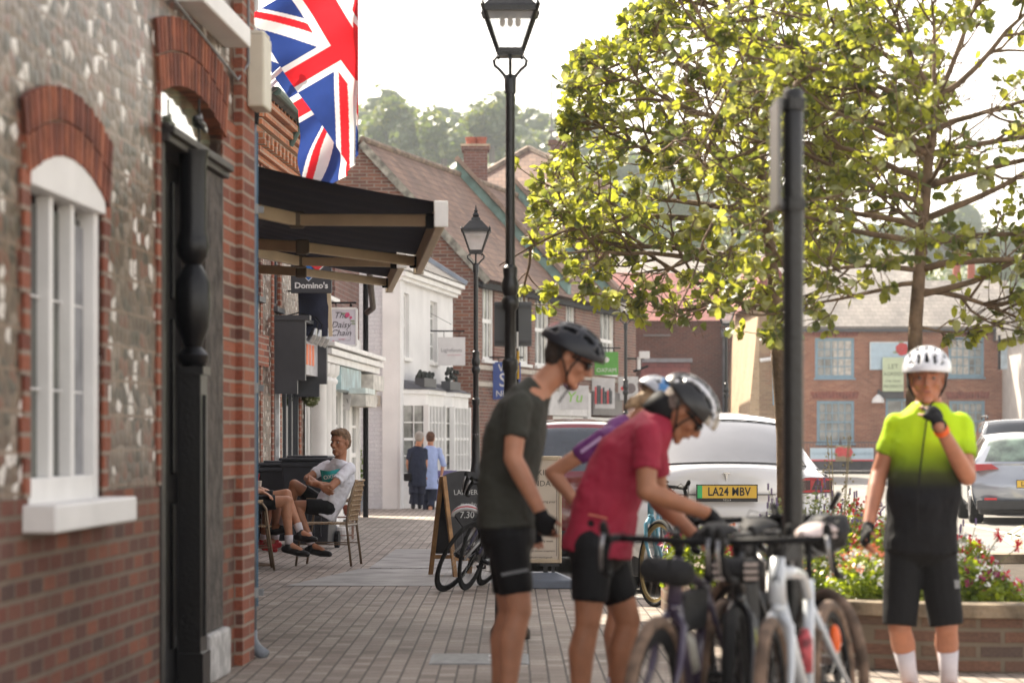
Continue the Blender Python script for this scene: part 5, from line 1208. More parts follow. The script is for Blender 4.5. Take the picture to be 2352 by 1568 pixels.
add_b('taller red and white geraniums near the lime jersey man', 2222, 15.9, .2, .38, [1, 0], nf=60)
add_b('pink salmon geraniums showing beyond the black gloves of the red jersey man', 1590, 16.6, .2, .52, [2, 3], nf=50)
add_b('orange and red flowering plant behind the bicycle handlebars', 1700, 16.9, .24, .42, [3, 1], nf=60)
add_b('lavender in flower just left of the tree trunk', 1772, 18.0, .22, .42, [4], True, 22)
add_b('lavender in flower between the tree trunk and the dark post', 1850, 17.6, .34, .66, [4], True, 22)
add_b('lavender in flower at the far side of the dark post', 1925, 17.9, .34, .62, [4], True, 20)
add_b('red flowering plant above the black saddle bag', 1965, 17.4, .25, .58, [1], nf=50)
add_b('purple and red flowering plant below the elbow of the lime jersey man', 2005, 16.6, .26, .55, [4, 1], nf=60)
add_b('lavender in flower at the right hand edge of the planting', 2200, 16.4, .16, .36, [4], True, 16)
add_b('green bedding plant low behind the white bicycle frame', 1880, 16.0, .3, .35, [0, 3], nf=60)
e = thing('wild_stem', 'tall dry seed stem rising from the lavender by the white car', 'plant', (PX(1925, 17), 17, .3)); g = MB()
for k in range(4):
    x = rf_.uniform(-.05, .05); g.tube([(0, 0, 0), (x, 0, .5), (x*1.8, 0, 1.0)], .003, 4)
    for j in range(12): g.ell((x*1.5+rf_.uniform(-.04, .04), rf_.uniform(-.03, .03), rf_.uniform(.55, 1.02)), .007, nu=6, nv=4)
g.build('stem', mat('dry_stem', (.35, .29, .16), .9), e)
e = thing('nerine_stem', 'two red spidery blooms on thin stems above the planter coping at the right', 'plant', (PX(2310, 15), 15, .3)); g = MB()
for (dx, dz) in ((-.04, .42), (.07, .36)):
    g.tube([(-.25, 0, .1), (dx, 0, dz)], .003, 4)
sg_ = g.build('stem', M_fol2, e); g = MB()
for (dx, dz) in ((-.04, .43), (.07, .37)):
    for j in range(14): a = rf_.uniform(0, 6.28); g.bar((dx, 0, dz), (dx+.03*math.cos(a), rf_.uniform(-.03, .03), dz+.04*math.sin(a)), .008, .004)
g.build('blooms', M_cols[1], e)

# ------------------------------------------------------------------ the two street trees
M_bark = mat('young_bark', (.19, .13, .085), .9, 0, .35, 9, .6, 50)
M_leafA = leafmat('leaf_upper', (.145, .175, .04), (.26, .285, .08), .60); M_leafB = leafmat('leaf_dark', (.075, .10, .045), (.125, .155, .065), .5); M_leafC = leafmat('leaf_pale', (.28, .31, .17), (.40, .43, .27), .35)
M_bud = mat('berry_cluster', (.26, .22, .11), .8)
def tree(name, label, base, path, limbs, seed, leafn, keep, trunk_r, region):
    rt = random.Random(seed); e = thing(name, label, 'tree', base)
    B = Vector(base); tr = MB(); br = MB(); lf = MB(); bd = MB()
    tp = [Vector(p)-B for p in path]; k = len(tp)
    tr.tube(tp, [trunk_r*(1-.62*i/(k-1)) for i in range(k)], 14)
    tips = []
    def wander(p, d, L_, n, curl, up):
        pts = [p]; d = d.normalized()
        for i in range(n):
            d = (d+Vector((rt.gauss(0, curl), rt.gauss(0, curl), rt.gauss(0, curl)+up))).normalized(); q_ = pts[-1]+d*L_/n
            if len(pts) > 1 and not region(q_+B): break
            pts.append(q_)
        return pts
    def sub(pts, lvl, r):
        n = len(pts)-1
        m = (7, 5)[lvl-1] if lvl <= 2 else 0
        for j in range(m):
            t = rt.uniform(.22, 1); i = min(n-1, int(t*n)); p = pts[i].lerp(pts[i+1], t*n-i); d = (pts[i+1]-pts[i]).normalized()
            sd_ = d.cross(Vector((rt.gauss(0, 1), rt.gauss(0, 1), rt.gauss(0, 1)))).normalized()
            nd = d*rt.uniform(.5, 1)+sd_*rt.uniform(.5, 1.1)+Vector((0, 0, .12))
            L_ = (.75, .36)[lvl-1]*rt.uniform(.5, 1.25); q = wander(p, nd, L_, 5 if lvl == 1 else 4, .17, .03)
            rr = r*(.5 if lvl == 1 else .45); br.tube(q, [max(.0025, rr*(1-.75*a/(len(q)-1))) for a in range(len(q))], 5)
            tips.append(q); 
            if lvl < 2: sub(q, lvl+1, rr)
    for (t, az, elv, L_, up) in limbs:
        i = min(k-2, int(t*(k-1))); p = tp[i].lerp(tp[i+1], t*(k-1)-i)
        d = Vector((math.cos(R(az))*math.cos(R(elv)), math.sin(R(az))*math.cos(R(elv)), math.sin(R(elv))))
        q = wander(p, d, L_, 9, .10, up); r = trunk_r*.38*min(1, L_/2)+.006
        br.tube(q, [max(.004, r*(1-.85*a/(len(q)-1))) for a in range(len(q))], 7); tips.append(q[min(4, len(q)-2):]); sub(q, 1, r)
    tr.build('trunk', M_bark, e, smooth=True); br.build('limbs', M_bark, e, smooth=True)
    def leaf(p, ax, nrm, s_, mi):
        ax = ax.normalized(); sdv = ax.cross(nrm)
        if sdv.length < 1e-3: return
        sdv.normalize(); nn = sdv.cross(ax); w_ = s_*.33
        lf.add([p, p+ax*s_*.33+sdv*w_*.82-nn*s_*.02, p+ax*s_*.72+sdv*w_-nn*s_*.05, p+ax*s_-nn*s_*.12, p+ax*s_*.72-sdv*w_-nn*s_*.05, p+ax*s_*.33-sdv*w_*.82-nn*s_*.02, p+ax*s_*.5+nn*s_*.05],
               [(0, 1, 6), (1, 2, 6), (2, 3, 6), (3, 4, 6), (4, 5, 6), (5, 0, 6)], mi)
    cnt = 0; guard = 0
    while cnt < leafn and guard < leafn*8:
        guard += 1; q = tips[rt.randrange(len(tips))]; 
        if len(q) < 2: continue
        t = rt.random()**.55; i = min(len(q)-2, int(t*(len(q)-1))); p = q[i].lerp(q[i+1], t*(len(q)-1)-i); W = p+B
        if not keep(W, rt): continue
        d = (q[i+1]-q[i]).normalized(); m = rt.randint(4, 7) if t > .75 else rt.randint(1, 3); off = rt.uniform(0, 6.28)
        x, y, dd = basis(d); base_mi = 0 if rt.random() < .58 else (1 if rt.random() < .66 else 2)
        for j in range(m):
            a = off+j*6.283/max(m, 3)+rt.uniform(-.3, .3); rad = x*math.cos(a)+y*math.sin(a)
            ax = rad*rt.uniform(.7, 1)+dd*rt.uniform(.2, .7)+Vector((0, 0, rt.uniform(-.25, .15)))
            nrm = Vector((rt.gauss(0, .8), rt.gauss(0, .8)-.25, .8)); mi = base_mi if rt.random() < .75 else rt.choice((0, 0, 1, 2))
            leaf(p+rad*.006, ax, nrm, rt.uniform(.052, .092), mi); cnt += 1
        if t > .8 and rt.random() < .4:
            for j in range(9): bd.ell(p+dd*.03+Vector((rt.gauss(0, .02), rt.gauss(0, .02), abs(rt.gauss(0, .012)))), .0065, nu=6, nv=4)
    lf.build('leaves', [M_leafA, M_leafB, M_leafC], e, fix=False)
    if bd.v: bd.build('berry_clusters', M_bud, e)
    return e
d1 = 19.0
base1 = (PX(1806, d1), d1, .28)
path1 = [base1]+[tuple(P(u, v, d1)) for u, v in ((1801, 1000), (1790, 860), (1783, 740), (1776, 640), (1760, 480), (1740, 320), (1735, 160), (1730, 10), (1720, -140))]
def uv(W): return UC+F*W.x/W.y, VH-F*(W.z-CAM_H)/W.y
def reg1(W):
    u, v = uv(W)
    if v > 745: return False
    lim = 1146+max(0, (560-v))*.12 if v > 200 else 1262+max(0, 200-v)*1.1
    if v < 330 and v > 200 and u < 1290: return False
    if 395 < v < 600 and u < 1215-(abs(v-480)<0): return False
    if v < 100 and u < 1420: return False
    return u > lim-10
def reg2(W):
    u, v = uv(W); return v < 790 and u > 1500
def keep1(W, rt):
    if not reg1(W): return False
    u, v = uv(W)
    if u > 2050 and rt.random() < .8: return False
    if v > 745-.0*(u): return False
    if v > 700 and u > 1560 and rt.random() < .75: return False
    # outline cut: upper left opening of sky
    lim = 1146+max(0, (560-v))*.12 if v > 200 else 1262+max(0, 200-v)*1.1
    if v < 330 and v > 200 and u < 1290: return False
    if v < 100 and u < 1420: return False
    return u > lim-10
limbs1 = []
rl_ = random.Random(21)
for t, az, elv, L_, up in ((.36, 176, 14, 1.7, .05), (.42, 186, 2, 2.1, .03), (.45, 205, 8, 1.9, .0), (.46, 168, 18, 2.2, -.02), (.50, 235, 15, 1.6, .02), (.52, 180, 22, 2.3, -.04), (.55, 150, 15, 2.0, -.02), (.58, 192, 30, 2.2, -.05), (.62, 175, 25, 2.1, -.02), (.66, 215, 30, 1.8, 0), (.70, 165, 35, 2.0, -.03), (.74, 185, 32, 1.9, 0), (.80, 200, 40, 1.7, 0), (.85, 170, 40, 1.7, 0), (.90, 190, 50, 1.4, 0),
                          (.48, 270, 5, 1.1, .05), (.47, 320, 12, 1.2, .02), (.55, 290, 15, 1.2, 0), (.62, 340, 20, 1.5, 0), (.68, 270, 20, 1.1, 0), (.75, 10, 25, 1.4, 0), (.82, 300, 40, 1.2, 0), (.55, 90, 15, 1.5, 0), (.7, 110, 25, 1.6, 0), (.6, 60, 15, 1.2, 0), (.9, 60, 40, 1.2, 0)):
    limbs1.append((t, az, elv, L_, up))
tree('street_tree', 'leafy young tree whose bright branches reach across the lamp post', base1, path1, limbs1, 4, 11500, keep1, .062, reg1)
d2 = 16.6
base2 = (PX(2095, d2), d2, .28)
path2 = [base2]+[tuple(P(u, v, d2)) for u, v in ((2098, 1000), (2100, 860), (2103, 740), (2112, 620), (2122, 500), (2132, 380), (2146, 280), (2152, 215))]
top2 = Vector(path2[-1])
def keep2(W, rt):
    u, v = uv(W)
    if 2165 < u < 2290 and 60 < v < 330: return rt.random() < .05
    if v > 780: return False
    if v > 660 and 1880 < u < 2060 and rt.random() < .6: return False
    if u > 2190 and v > 560 and rt.random() < .2: return False
    if u < 1650 and rt.random() < .8: return False
    return True
limbs2 = [(.99, 100, 78, 1.0, .02), (.99, 20, 62, 1.3, 0), (.98, 10, 48, 1.5, 0), (.98, 160, 52, 1.5, -.06), (.97, 170, 60, 1.3, -.02), (.90, 175, 38, 1.5, -.04), (.86, 185, 30, 1.6, -.05), (.80, 150, 30, 1.5, -.03), (.78, 200, 25, 1.5, -.03), (.72, 178, 25, 1.6, -.03),
          (.66, 190, 20, 1.5, 0), (.60, 165, 15, 1.5, 0), (.56, 185, 8, 1.5, 0), (.5, 200, 5, 1.2, 0), (.47, 172, -2, 1.0, -.04), (.85, 30, 25, 1.4, 0), (.78, 350, 20, 1.6, 0), (.70, 5, 14, 1.7, 0), (.62, 355, 18, 1.7, 0), (.56, 10, 8, 1.6, 0), (.50, 345, 10, 1.7, 0), (.45, 5, 8, 1.4, -.02), (.44, 0, 4, 1.6, 0),
          (.6, 90, 10, 1.2, 0), (.75, 90, 20, 1.2, 0), (.6, 270, 15, .9, 0), (.8, 250, 30, .9, 0), (.7, 290, 20, 1.0, 0), (.36, 15, 10, .45, -.02)]
tree('street_tree', 'second young tree with a forked trunk rising directly behind the lime jersey man', base2, path2, limbs2, 9, 10500, keep2, .058, reg2)
e = thing('tree_stake', 'short pale timber stake and strap behind the white helmet', 'stake', (PX(2078, 17), 17, .3))
g = MB(); g.bar((0, 0, 0), (.05, 0, PZ(850, 17)-.3), .035, .02); g.build('stake', mat('pale_timber', (.42, .30, .19), .8), e); g = MB(); g.bar((.045, 0, PZ(856, 17)-.3), (.10, -.02, PZ(905, 17)-.3), .02, .01); g.build('strap', mat('strap_canvas', (.6, .5, .38), .8), e)
# ------------------------------------------------------------------ people
M_skin = mat('skin_light', (.46, .215, .125), .5, 0, .10, 14, .12, 120, sss=.08); M_skin2 = mat('skin_tanned', (.36, .155, .08), .5, 0, .12, 14, .12, 120, sss=.08)
M_skin3 = mat('skin_ruddy', (.42, .175, .10), .5, 0, .14, 12, .12, 120, sss=.08)
M_lycra = mat('black_lycra', (.005, .005, .006), .65, 0, .2, 8, .15, 25, spec=.25)
M_sock_w = mat('white_sock', (.66, .62, .66), .9, 0, .06, 20, .3, 200)
M_shoe_b = mat('black_shoe', (.007, .007, .008), .35, 0, .3, 10)
M_lip = mat('lip', (.30, .10, .08), .5); M_eyew = mat('eye_white', (.30, .26, .23), .4); M_iris = mat('iris', (.03, .02, .015), .2)  # eye whites darkened: the shade on the faces is in their colour
M_lens = mat('dark_lens', (.008, .008, .009), .08, spec=.8)
def loft(mb, rings, n=22):
    # rings: (centre, lateral unit, half width, half depth[, forward shift])
    b = len(mb.v); k = len(rings)
    for i, rg in enumerate(rings):
        c, la, w_, dp_ = rg[:4]
        t = (rings[min(k-1, i+1)][0]-rings[max(0, i-1)][0]).normalized()
        la = (la-t*la.dot(t)).normalized(); f = la.cross(t)
        for j in range(n):
            a = 2*math.pi*j/n; ca, sa = math.cos(a), math.sin(a); p = 2.5
            x = math.copysign(abs(ca)**(2/p), ca)*w_; y = math.copysign(abs(sa)**(2/p), sa)*dp_
            mb.v.append(c+la*x+f*y)
    for i in range(k-1):
        for j in range(n): mb.f.append((b+i*n+j, b+i*n+(j+1) % n, b+(i+1)*n+(j+1) % n, b+(i+1)*n+j)); mb.m.append(0)
    mb.f.append(tuple(b+j for j in reversed(range(n)))); mb.m.append(0)
    mb.f.append(tuple(b+(k-1)*n+j for j in range(n))); mb.m.append(0)
def hand(mb, wr, dv, nrm, th, curl=.5, glove=None, s_=1.0, spread=1):
    # wr wrist, dv finger direction, nrm palm-side normal, th thumb side
    dv = dv.normalized(); th = (th-dv*th.dot(dv)).normalized(); nrm = dv.cross(th) if dv.cross(th).dot(nrm) > 0 else -dv.cross(th)
    Rm = Matrix((dv, th, nrm)).transposed()
    c = wr+dv*.048*s_; mb.ell(c, (.052*s_, .040*s_, .016*s_), Rm=Rm, nu=14, nv=8); mb.cap(wr-dv*.02*s_, wr+dv*.03*s_, .027*s_, .024*s_)
    if glove is not None:
        glove.ell(c, (.056*s_, .044*s_, .021*s_), Rm=Rm, nu=14, nv=8); glove.cap(wr-dv*.012*s_, wr+dv*.03*s_, .031*s_, .028*s_, flat0=True)
    for k, L_ in enumerate((.070, .078, .073, .057)):
        p = wr+dv*(.088-.004*abs(k-1.2))*s_+th*(.028-.019*k)*s_*1.0; d = (dv+th*(.09-.06*k)*spread).normalized(); a = curl*(.45+.12*k); r = .0088*s_
        q = p-dv*.02*s_
        for j, fr in enumerate((.45, .30, .25)):
            d2_ = (d*math.cos(a)+nrm*math.sin(a)).normalized(); e = p+d2_*L_*fr*s_*1.05
            mb.cap(q if j == 0 else p, p if j == 0 else p, r, r) if j == 0 else None
            mb.cap(p, e, r*(1-.1*j), r*(.92-.1*j), n=10)
            if glove is not None and j == 0: glove.cap(q, p+d2_*L_*fr*.9*s_, r*1.35, r*1.3, n=10, flat1=True)
            p = e; d = d2_; a = a*1.15
    p = wr+dv*.03*s_+th*.028*s_; d = (dv*.75+th*.65+nrm*.25*curl).normalized(); e = p+d*.035*s_; mb.cap(p-d*.01, e, .0125*s_, .0105*s_, n=10)
    e2 = e+(d*.8+dv*.4+nrm*.5*curl).normalized()*.030*s_; mb.cap(e, e2, .0100*s_, .0085*s_, n=10)
    if glove is not None: glove.cap(p-d*.01, e, .016*s_, .0145*s_, n=10, flat1=True)
def head_frame(f, roll=0):
    f = f.normalized(); l = Vector((0, 0, 1)).cross(f).normalized()
    if roll: l = Matrix.Rotation(roll, 3, f) @ l
    u = f.cross(l); return f, l, u
def human(label, base, J, o):
    e = thing('person', label, 'person', base, 0, o.get('group')); B = Vector(base); J = {k: (Vector(v)-B) for k, v in J.items()}
    sk = o.get('skin', M_skin); s_ = o.get('s', 1.0); fem = .92 if o.get('fem') else 1; fat = o.get('fat', 1.0); vx = o.get('voxel', .0065)
    body = MB(); shirt = MB(); shorts = MB(); glove = {'L': MB(), 'R': MB()} if o.get('glove') else None
    hipc = (J['hipL']+J['hipR'])/2; shc = (J['shL']+J['shR'])/2; lh = (J['hipL']-J['hipR']).normalized(); ls = (J['shL']-J['shR']).normalized(); neck = J['neck']; waist = J.get('waist', hipc.lerp(shc, .42)); chest = J.get('chest', waist.lerp(shc, .62))
    up = (waist-hipc).normalized(); lm = (lh+ls).normalized()
    def spine(g, add, z0=0, full=True):
        r = []
        if z0 <= 0: r.append((hipc-up*.085*s_, lh, (.10)*s_+add, .085*s_+add))
        r += [(hipc-up*.02*s_, lh, .158*s_*(1.06 if fem < 1 else 1)+add, .112*s_*fat+add), (hipc.lerp(waist, .5), lh, .150*s_+add, .112*s_*fat+add), (waist, lm, .142*s_*fem*fat+add, .108*s_*fat+add)]
        if full: r += [(waist.lerp(chest, .55), lm, .152*s_*fem+add, .116*s_*(fat*.5+.5)+add), (chest, ls, .163*s_*fem+add, .118*s_+add), (chest.lerp(shc, .8), ls, .158*s_*fem+add, .098*s_+add), (shc.lerp(neck, .55), ls, .105*s_+add, .072*s_+add), (neck, ls, .058*s_+add*.5, .056*s_+add*.5)]
        loft(g, r)
    spine(body, 0)
    # neck and head
    f, l, u = head_frame(o['face'], o.get('roll', 0)); hc = J['head']; hs = o.get('hs', 1.0)*s_
    Rh = Matrix((f, l, u)).transposed()
    def hp(x, y, z): return hc+(f*x+l*y+u*z)*hs
    body.cap(neck-(neck-shc)*.2, hp(-.025, 0, -.075), .060*s_, .054*s_); body.cap(neck, hp(-.01, 0, -.04), .056*s_, .056*s_)
    body.ell(hp(-.012, 0, .028), (.098*hs, .075*hs, .088*hs), Rm=Rh); body.ell(hp(.022, 0, -.02), (.068*hs, .064*hs, .078*hs), Rm=Rh)
    body.ell(hp(.035, 0, -.065), (.052*hs, .048*hs, .042*hs), Rm=Rh); body.ell(hp(.074, 0, -.098), (.018*hs, .024*hs, .017*hs), Rm=Rh)
    body.ell(hp(.072, 0, .030), (.020*hs, .052*hs, .014*hs), Rm=Rh)
    body.cap(hp(.088, 0, .018), hp(.112, 0, -.022), .0085*hs, .0125*hs); body.ell(hp(.102, 0, -.028), (.014*hs, .018*hs, .009*hs), Rm=Rh)
    for y in (-1, 1):
        body.ell(hp(.055, y*.038, -.018), (.030*hs, .024*hs, .026*hs), Rm=Rh); body.cap(hp(-.01, y*.056, -.03), hp(.05, y*.03, -.085), .022*hs, .020*hs)
        body.ell(hp(-.004, y*.076, .000), (.020*hs, .009*hs, .033*hs), Rm=Rh)
    body.ell(hp(.084, 0, -.052), (.014*hs, .024*hs, .016*hs), Rm=Rh)
    # legs
    for S in ('L', 'R'):
        h, k, a, t = J['hip'+S], J['knee'+S], J['ank'+S], J['toe'+S]
        body.cap(h, k, .083*s_*fat**.3, .054*s_); body.ell(k, .053*s_, nu=14, nv=8)
        ft = (t-a); ft.z = 0; sh_ = (a-k).normalized(); back = -(ft-sh_*ft.dot(sh_)).normalized() if ft.length > .01 else Vector((0, .01, 0))
        cm = k.lerp(a, .30)+back*.014*s_
        body.cap(k, cm, .050*s_, .056*s_); body.cap(cm, k.lerp(a, .68), .056*s_, .040*s_); body.cap(k.lerp(a, .66), a, .041*s_, .035*s_)
        body.cap(a, a.lerp(t, .6), .036*s_, .032*s_)
        ts = o.get('short', .78); kk = h.lerp(k, min(ts, 1)); r1 = .083+(.054-.083)*min(1, ts)
        shorts.cap(h, kk, (.094)*s_, (r1+.013+o.get('loose', 0))*s_, flat1=True)
        if ts > 1:
            q = k.lerp(a, ts-1); shorts.cap(h.lerp(k, .9), k, .072*s_, .066*s_); shorts.cap(k, q, .064*s_, (.060+o.get('loose', 0))*s_, flat1=True)
    spine(shorts, .008*s_, 0, False)
    # arms
    for S in ('L', 'R'):
        sh, el, wr = J['sh'+S], J['el'+S], J['wr'+S]
        body.ell(sh-Vector((0, 0, .006)), .051*s_*fem, nu=14, nv=8); body.cap(sh, el, .050*s_*fem, .040*s_*fem); fm = el.lerp(wr, .3); body.cap(el, fm, .040*s_*fem, .041*s_*fem); body.cap(fm, wr, .041*s_*fem, .027*s_*fem)
        sl = o.get('sleeve', .6)
        if sl: shirt.ell(sh-Vector((0, 0, .004)), .063*s_*fem, nu=14, nv=8); shirt.cap(sh, sh.lerp(el, sl), .062*s_*fem, .056*s_*fem, flat1=True)
        if o.get('nohands'): body.cap(wr, J['tip'+S], .025*s_, .018*s_); continue
        tip = J['tip'+S]; dv = (tip-wr); nrm = Vector(o.get('palm'+S, (0, 1, 0))); th = Vector(o.get('th'+S, (1, 0, 0)))
        hand(body, wr, dv, nrm, th, o.get('curl'+S, .7), glove and glove[S], s_*.97)
    hemlen = o.get('hem', .06)
    if 'shirt' in o:
        rr = [(hipc-up*hemlen*s_, lh, .162*s_+.012, .118*s_*fat+.014)]; b = shirt
        r = rr+[(hipc.lerp(waist, .5), lh, .160*s_, .122*s_*fat+.008), (waist, lm, .156*s_*fem*fat, .120*s_*fat+.004), (waist.lerp(chest, .55), lm, .165*s_*fem, .130*s_*(fat*.5+.5)), (chest, ls, .178*s_*fem, .130*s_), (chest.lerp(shc, .8), ls, .176*s_*fem, .108*s_), (shc.lerp(neck, .30), ls, .150*s_, .090*s_), (shc.lerp(neck, .65), ls, .098*s_, .078*s_), (shc.lerp(neck, .93), ls, .070*s_, .066*s_)]
        loft(b, r)
        if o.get('belly'): shirt.ell(waist+Vector(o['belly']), (.13*s_, .11*s_, .13*s_))
    bd_ = remesh(body, 'body', sk, e, vx, 2)
    if 'shirt' in o: remesh(shirt, o.get('shirtname', 'jersey'), o['shirt'], e, .009, 2, wrinkle=o.get('wr', .022), wscale=.09)
    remesh(shorts, o.get('shortsname', 'shorts'), o.get('shorts', M_lycra), e, .010, 1, wrinkle=.008, wscale=.09)
    if glove is not None: [remesh(glove[S], 'glove', M_blackmatte, e, .0055, 1) for S in ('L', 'R')]
    # feet
    if o.get('shoe'):
        for S in ('L', 'R'):
            a, t = J['ank'+S], J['toe'+S]; g = MB(); d = (t-a).normalized(); m_ = a+Vector((0, 0, -.035*s_))
            hl = a-Vector((d.x, d.y, 0)).normalized()*.045*s_-Vector((0, 0, .045*s_))
            g.cap(hl, a.lerp(t, .5)-Vector((0, 0, .025))*s_, .036*s_, .042*s_); g.cap(a.lerp(t, .5)-Vector((0, 0, .028))*s_, t, .042*s_, .028*s_); g.cap(a-Vector((0, 0, .03))*s_, a+Vector((0, 0, .005)), .044*s_, .040*s_)
            sh_o = remesh(g, 'shoe', o['shoe'][S] if isinstance(o['shoe'], dict) else o['shoe'], e, .007, 1)
            if o.get('sock'):
                k = J['knee'+S]; g = MB(); hk = o.get('sockh', .25); top = a.lerp(k, hk); g.tube([a, a.lerp(top, .5), top], [.039*s_, .041*s_, (.042+.012*hk)*s_], 18); g.build('sock', o['sock'], e, smooth=True)
    # face details
    if o.get('eyes', True):
        for y in (-1, 1):
            g = MB(); g.ell(hp(.0785, y*.031, .006), .0085*hs, nu=12, nv=8); eo = g.build('eye', M_eyew, e, smooth=True)
            g = MB(); g.ell(hp(.0850, y*.031, .006), .0046*hs, nu=10, nv=6); g.build('iris', M_iris, eo, smooth=True)
            g = MB(); g.cap(hp(.093, y*.016, .026), hp(.084, y*.045, .027), .0022*hs, .0018*hs, n=6); g.build('eyebrow', o.get('browm', mat('brow', (.10, .06, .035), .9)), e)
    g = MB(); g.ell(hp(.099, 0, -.055), (.004*hs, .020*hs, .0045*hs), Rm=Rh); mo = g.build('mouth', M_lip, e, smooth=True)
    if o.get('smile'): g = MB(); g.ell(hp(.1015, 0, -.054), (.004*hs, .016*hs, .0035*hs), Rm=Rh); g.build('teeth', mat('teeth', (.7, .68, .62), .3), mo)
    if 'hair' in o:
        g = MB(); g.ell(hp(-.022, 0, .042), (.098*hs, .083*hs, .088*hs), Rm=Rh); g.ell(hp(-.05, 0, .0), (.062*hs, .078*hs, .075*hs), Rm=Rh); g.ell(hp(.03, .0, .088), (.058*hs, .066*hs, .034*hs), Rm=Rh)
        if o.get('tail'):
            g.ell(hp(-.095, 0, -.04), (.03*hs, .03*hs, .05*hs), Rm=Rh); g.ell(hp(-.115, 0, -.08), (.022*hs, .022*hs, .045*hs), Rm=Rh)
        remesh(g, 'hair', o['hair'], e, .007, 1, wrinkle=.016, wscale=.03)
    if 'glasses' in o:
        g = MB()
        for y in (-1, 1): g.ell(hp(.093, y*.034, .006), (.012*hs, .031*hs, .021*hs), Rm=Rh)
        go = g.build('sunglasses', M_lens, e, smooth=True)
        g = MB(); g.bar(hp(.10, -.02, .018), hp(.10, .02, .018), .006, .008)
        for y in (-1, 1): g.bar(hp(.088, y*.060, .012), hp(-.005, y*.082, .012), .005, .009)
        g.build('glasses_frame', M_blackmatte, go)
    if 'helmet' in o:
        hm = o['helmet']; c0 = (-.004, 0, .036); rx, ry, rz = .142, .106, .106; th = o.get('htilt', 0)
        NU, NV = 64, 22
        def shp(x, y, z, k=1): return hp(c0[0]+x*rx*k, c0[1]+y*ry*k, c0[2]+z*rz*k)
        def sp_(a, b, k=1):
            # a azimuth 0..1, b 0 rim ..1 top
            az = 2*math.pi*a; zr = -.10+.16*math.cos(az)**2*(1 if math.cos(az) > 0 else .2); z = zr+(1-zr)*math.sin(b*math.pi/2); r = math.sqrt(max(0, 1-z*z)) if z > 0 else 1
            x = math.cos(az)*r*(1.03 if math.cos(az) < 0 else 1); y = math.sin(az)*r; return x, y, z
        def vent(a, b):
            x, y, z = sp_(a, b)
            if z < .28 or b < .12: return False
            lanes = ((0, .09), (.40, .10), (.76, .08))
            for c, hw_ in lanes:
                if abs(abs(y)-c*(1-.25*abs(x))) < hw_*(1-.3*abs(x)):
                    if -.95 < x < -.62 or -.50 < x < -.05 or .12 < x < .50 or .62 < x < .92: return True
            return False
        g = MB()
        for j in range(NV+1):
            for i in range(NU): g.v.append(shp(*sp_(i/NU, j/NV)))
        for j in range(NV):
            for i in range(NU):
                if vent((i+.5)/NU, (j+.5)/NV): continue
                x, y, z = sp_((i+.5)/NU, (j+.5)/NV); g.f.append((j*NU+i, j*NU+(i+1) % NU, (j+1)*NU+(i+1) % NU, (j+1)*NU+i)); g.m.append(hm['pat'](x, y, z) if 'pat' in hm else 0)
        ho = g.build('helmet', hm['m'], e, smooth=True, fix=False); sm = ho.modifiers.new('s', 'SOLIDIFY'); sm.thickness = .014*hs; sm.offset = 0
        g = MB(); g.ell(hp(c0[0], 0, c0[2]), (rx*.90*hs, ry*.90*hs, rz*.90*hs), Rm=Rh)
        g = MB(); [g.v.append(shp(*sp_(i/NU, j/NV), .90)) for j in range(NV+1) for i in range(NU)]; g.f = [(j*NU+i, j*NU+(i+1) % NU, (j+1)*NU+(i+1) % NU, (j+1)*NU+i) for j in range(2, NV) for i in range(NU)]; g.m = [0]*len(g.f); inner = g; inner.build('inner_shell', M_blackmatte, ho, smooth=True) if o.get('inner', True) else None
        for y in (-1, 1):
            g = MB(); g.tube([hp(.045, y*.088, .03), hp(.030, y*.080, -.03), hp(.030, y*.062, -.075), hp(.058, y*.014, -.118)], .0045*hs, 6); g.tube([hp(-.055, y*.088, .02), hp(.0, y*.084, -.035), hp(.028, y*.066, -.068)], .0045*hs, 6)
            if y == 1: g.tube([hp(.058, .014, -.118), hp(.052, .0, -.15), hp(.048, .002, -.19)], .004*hs, 5)
            g.build('helmet_strap', M_blackmatte, e, smooth=True)
    return e, J, hp, Rh
def Jt(d0, tbl, base=None):
    return {k: P(v[0], v[1], d0+(v[2] if len(v) > 2 else 0)) for k, v in tbl.items()}
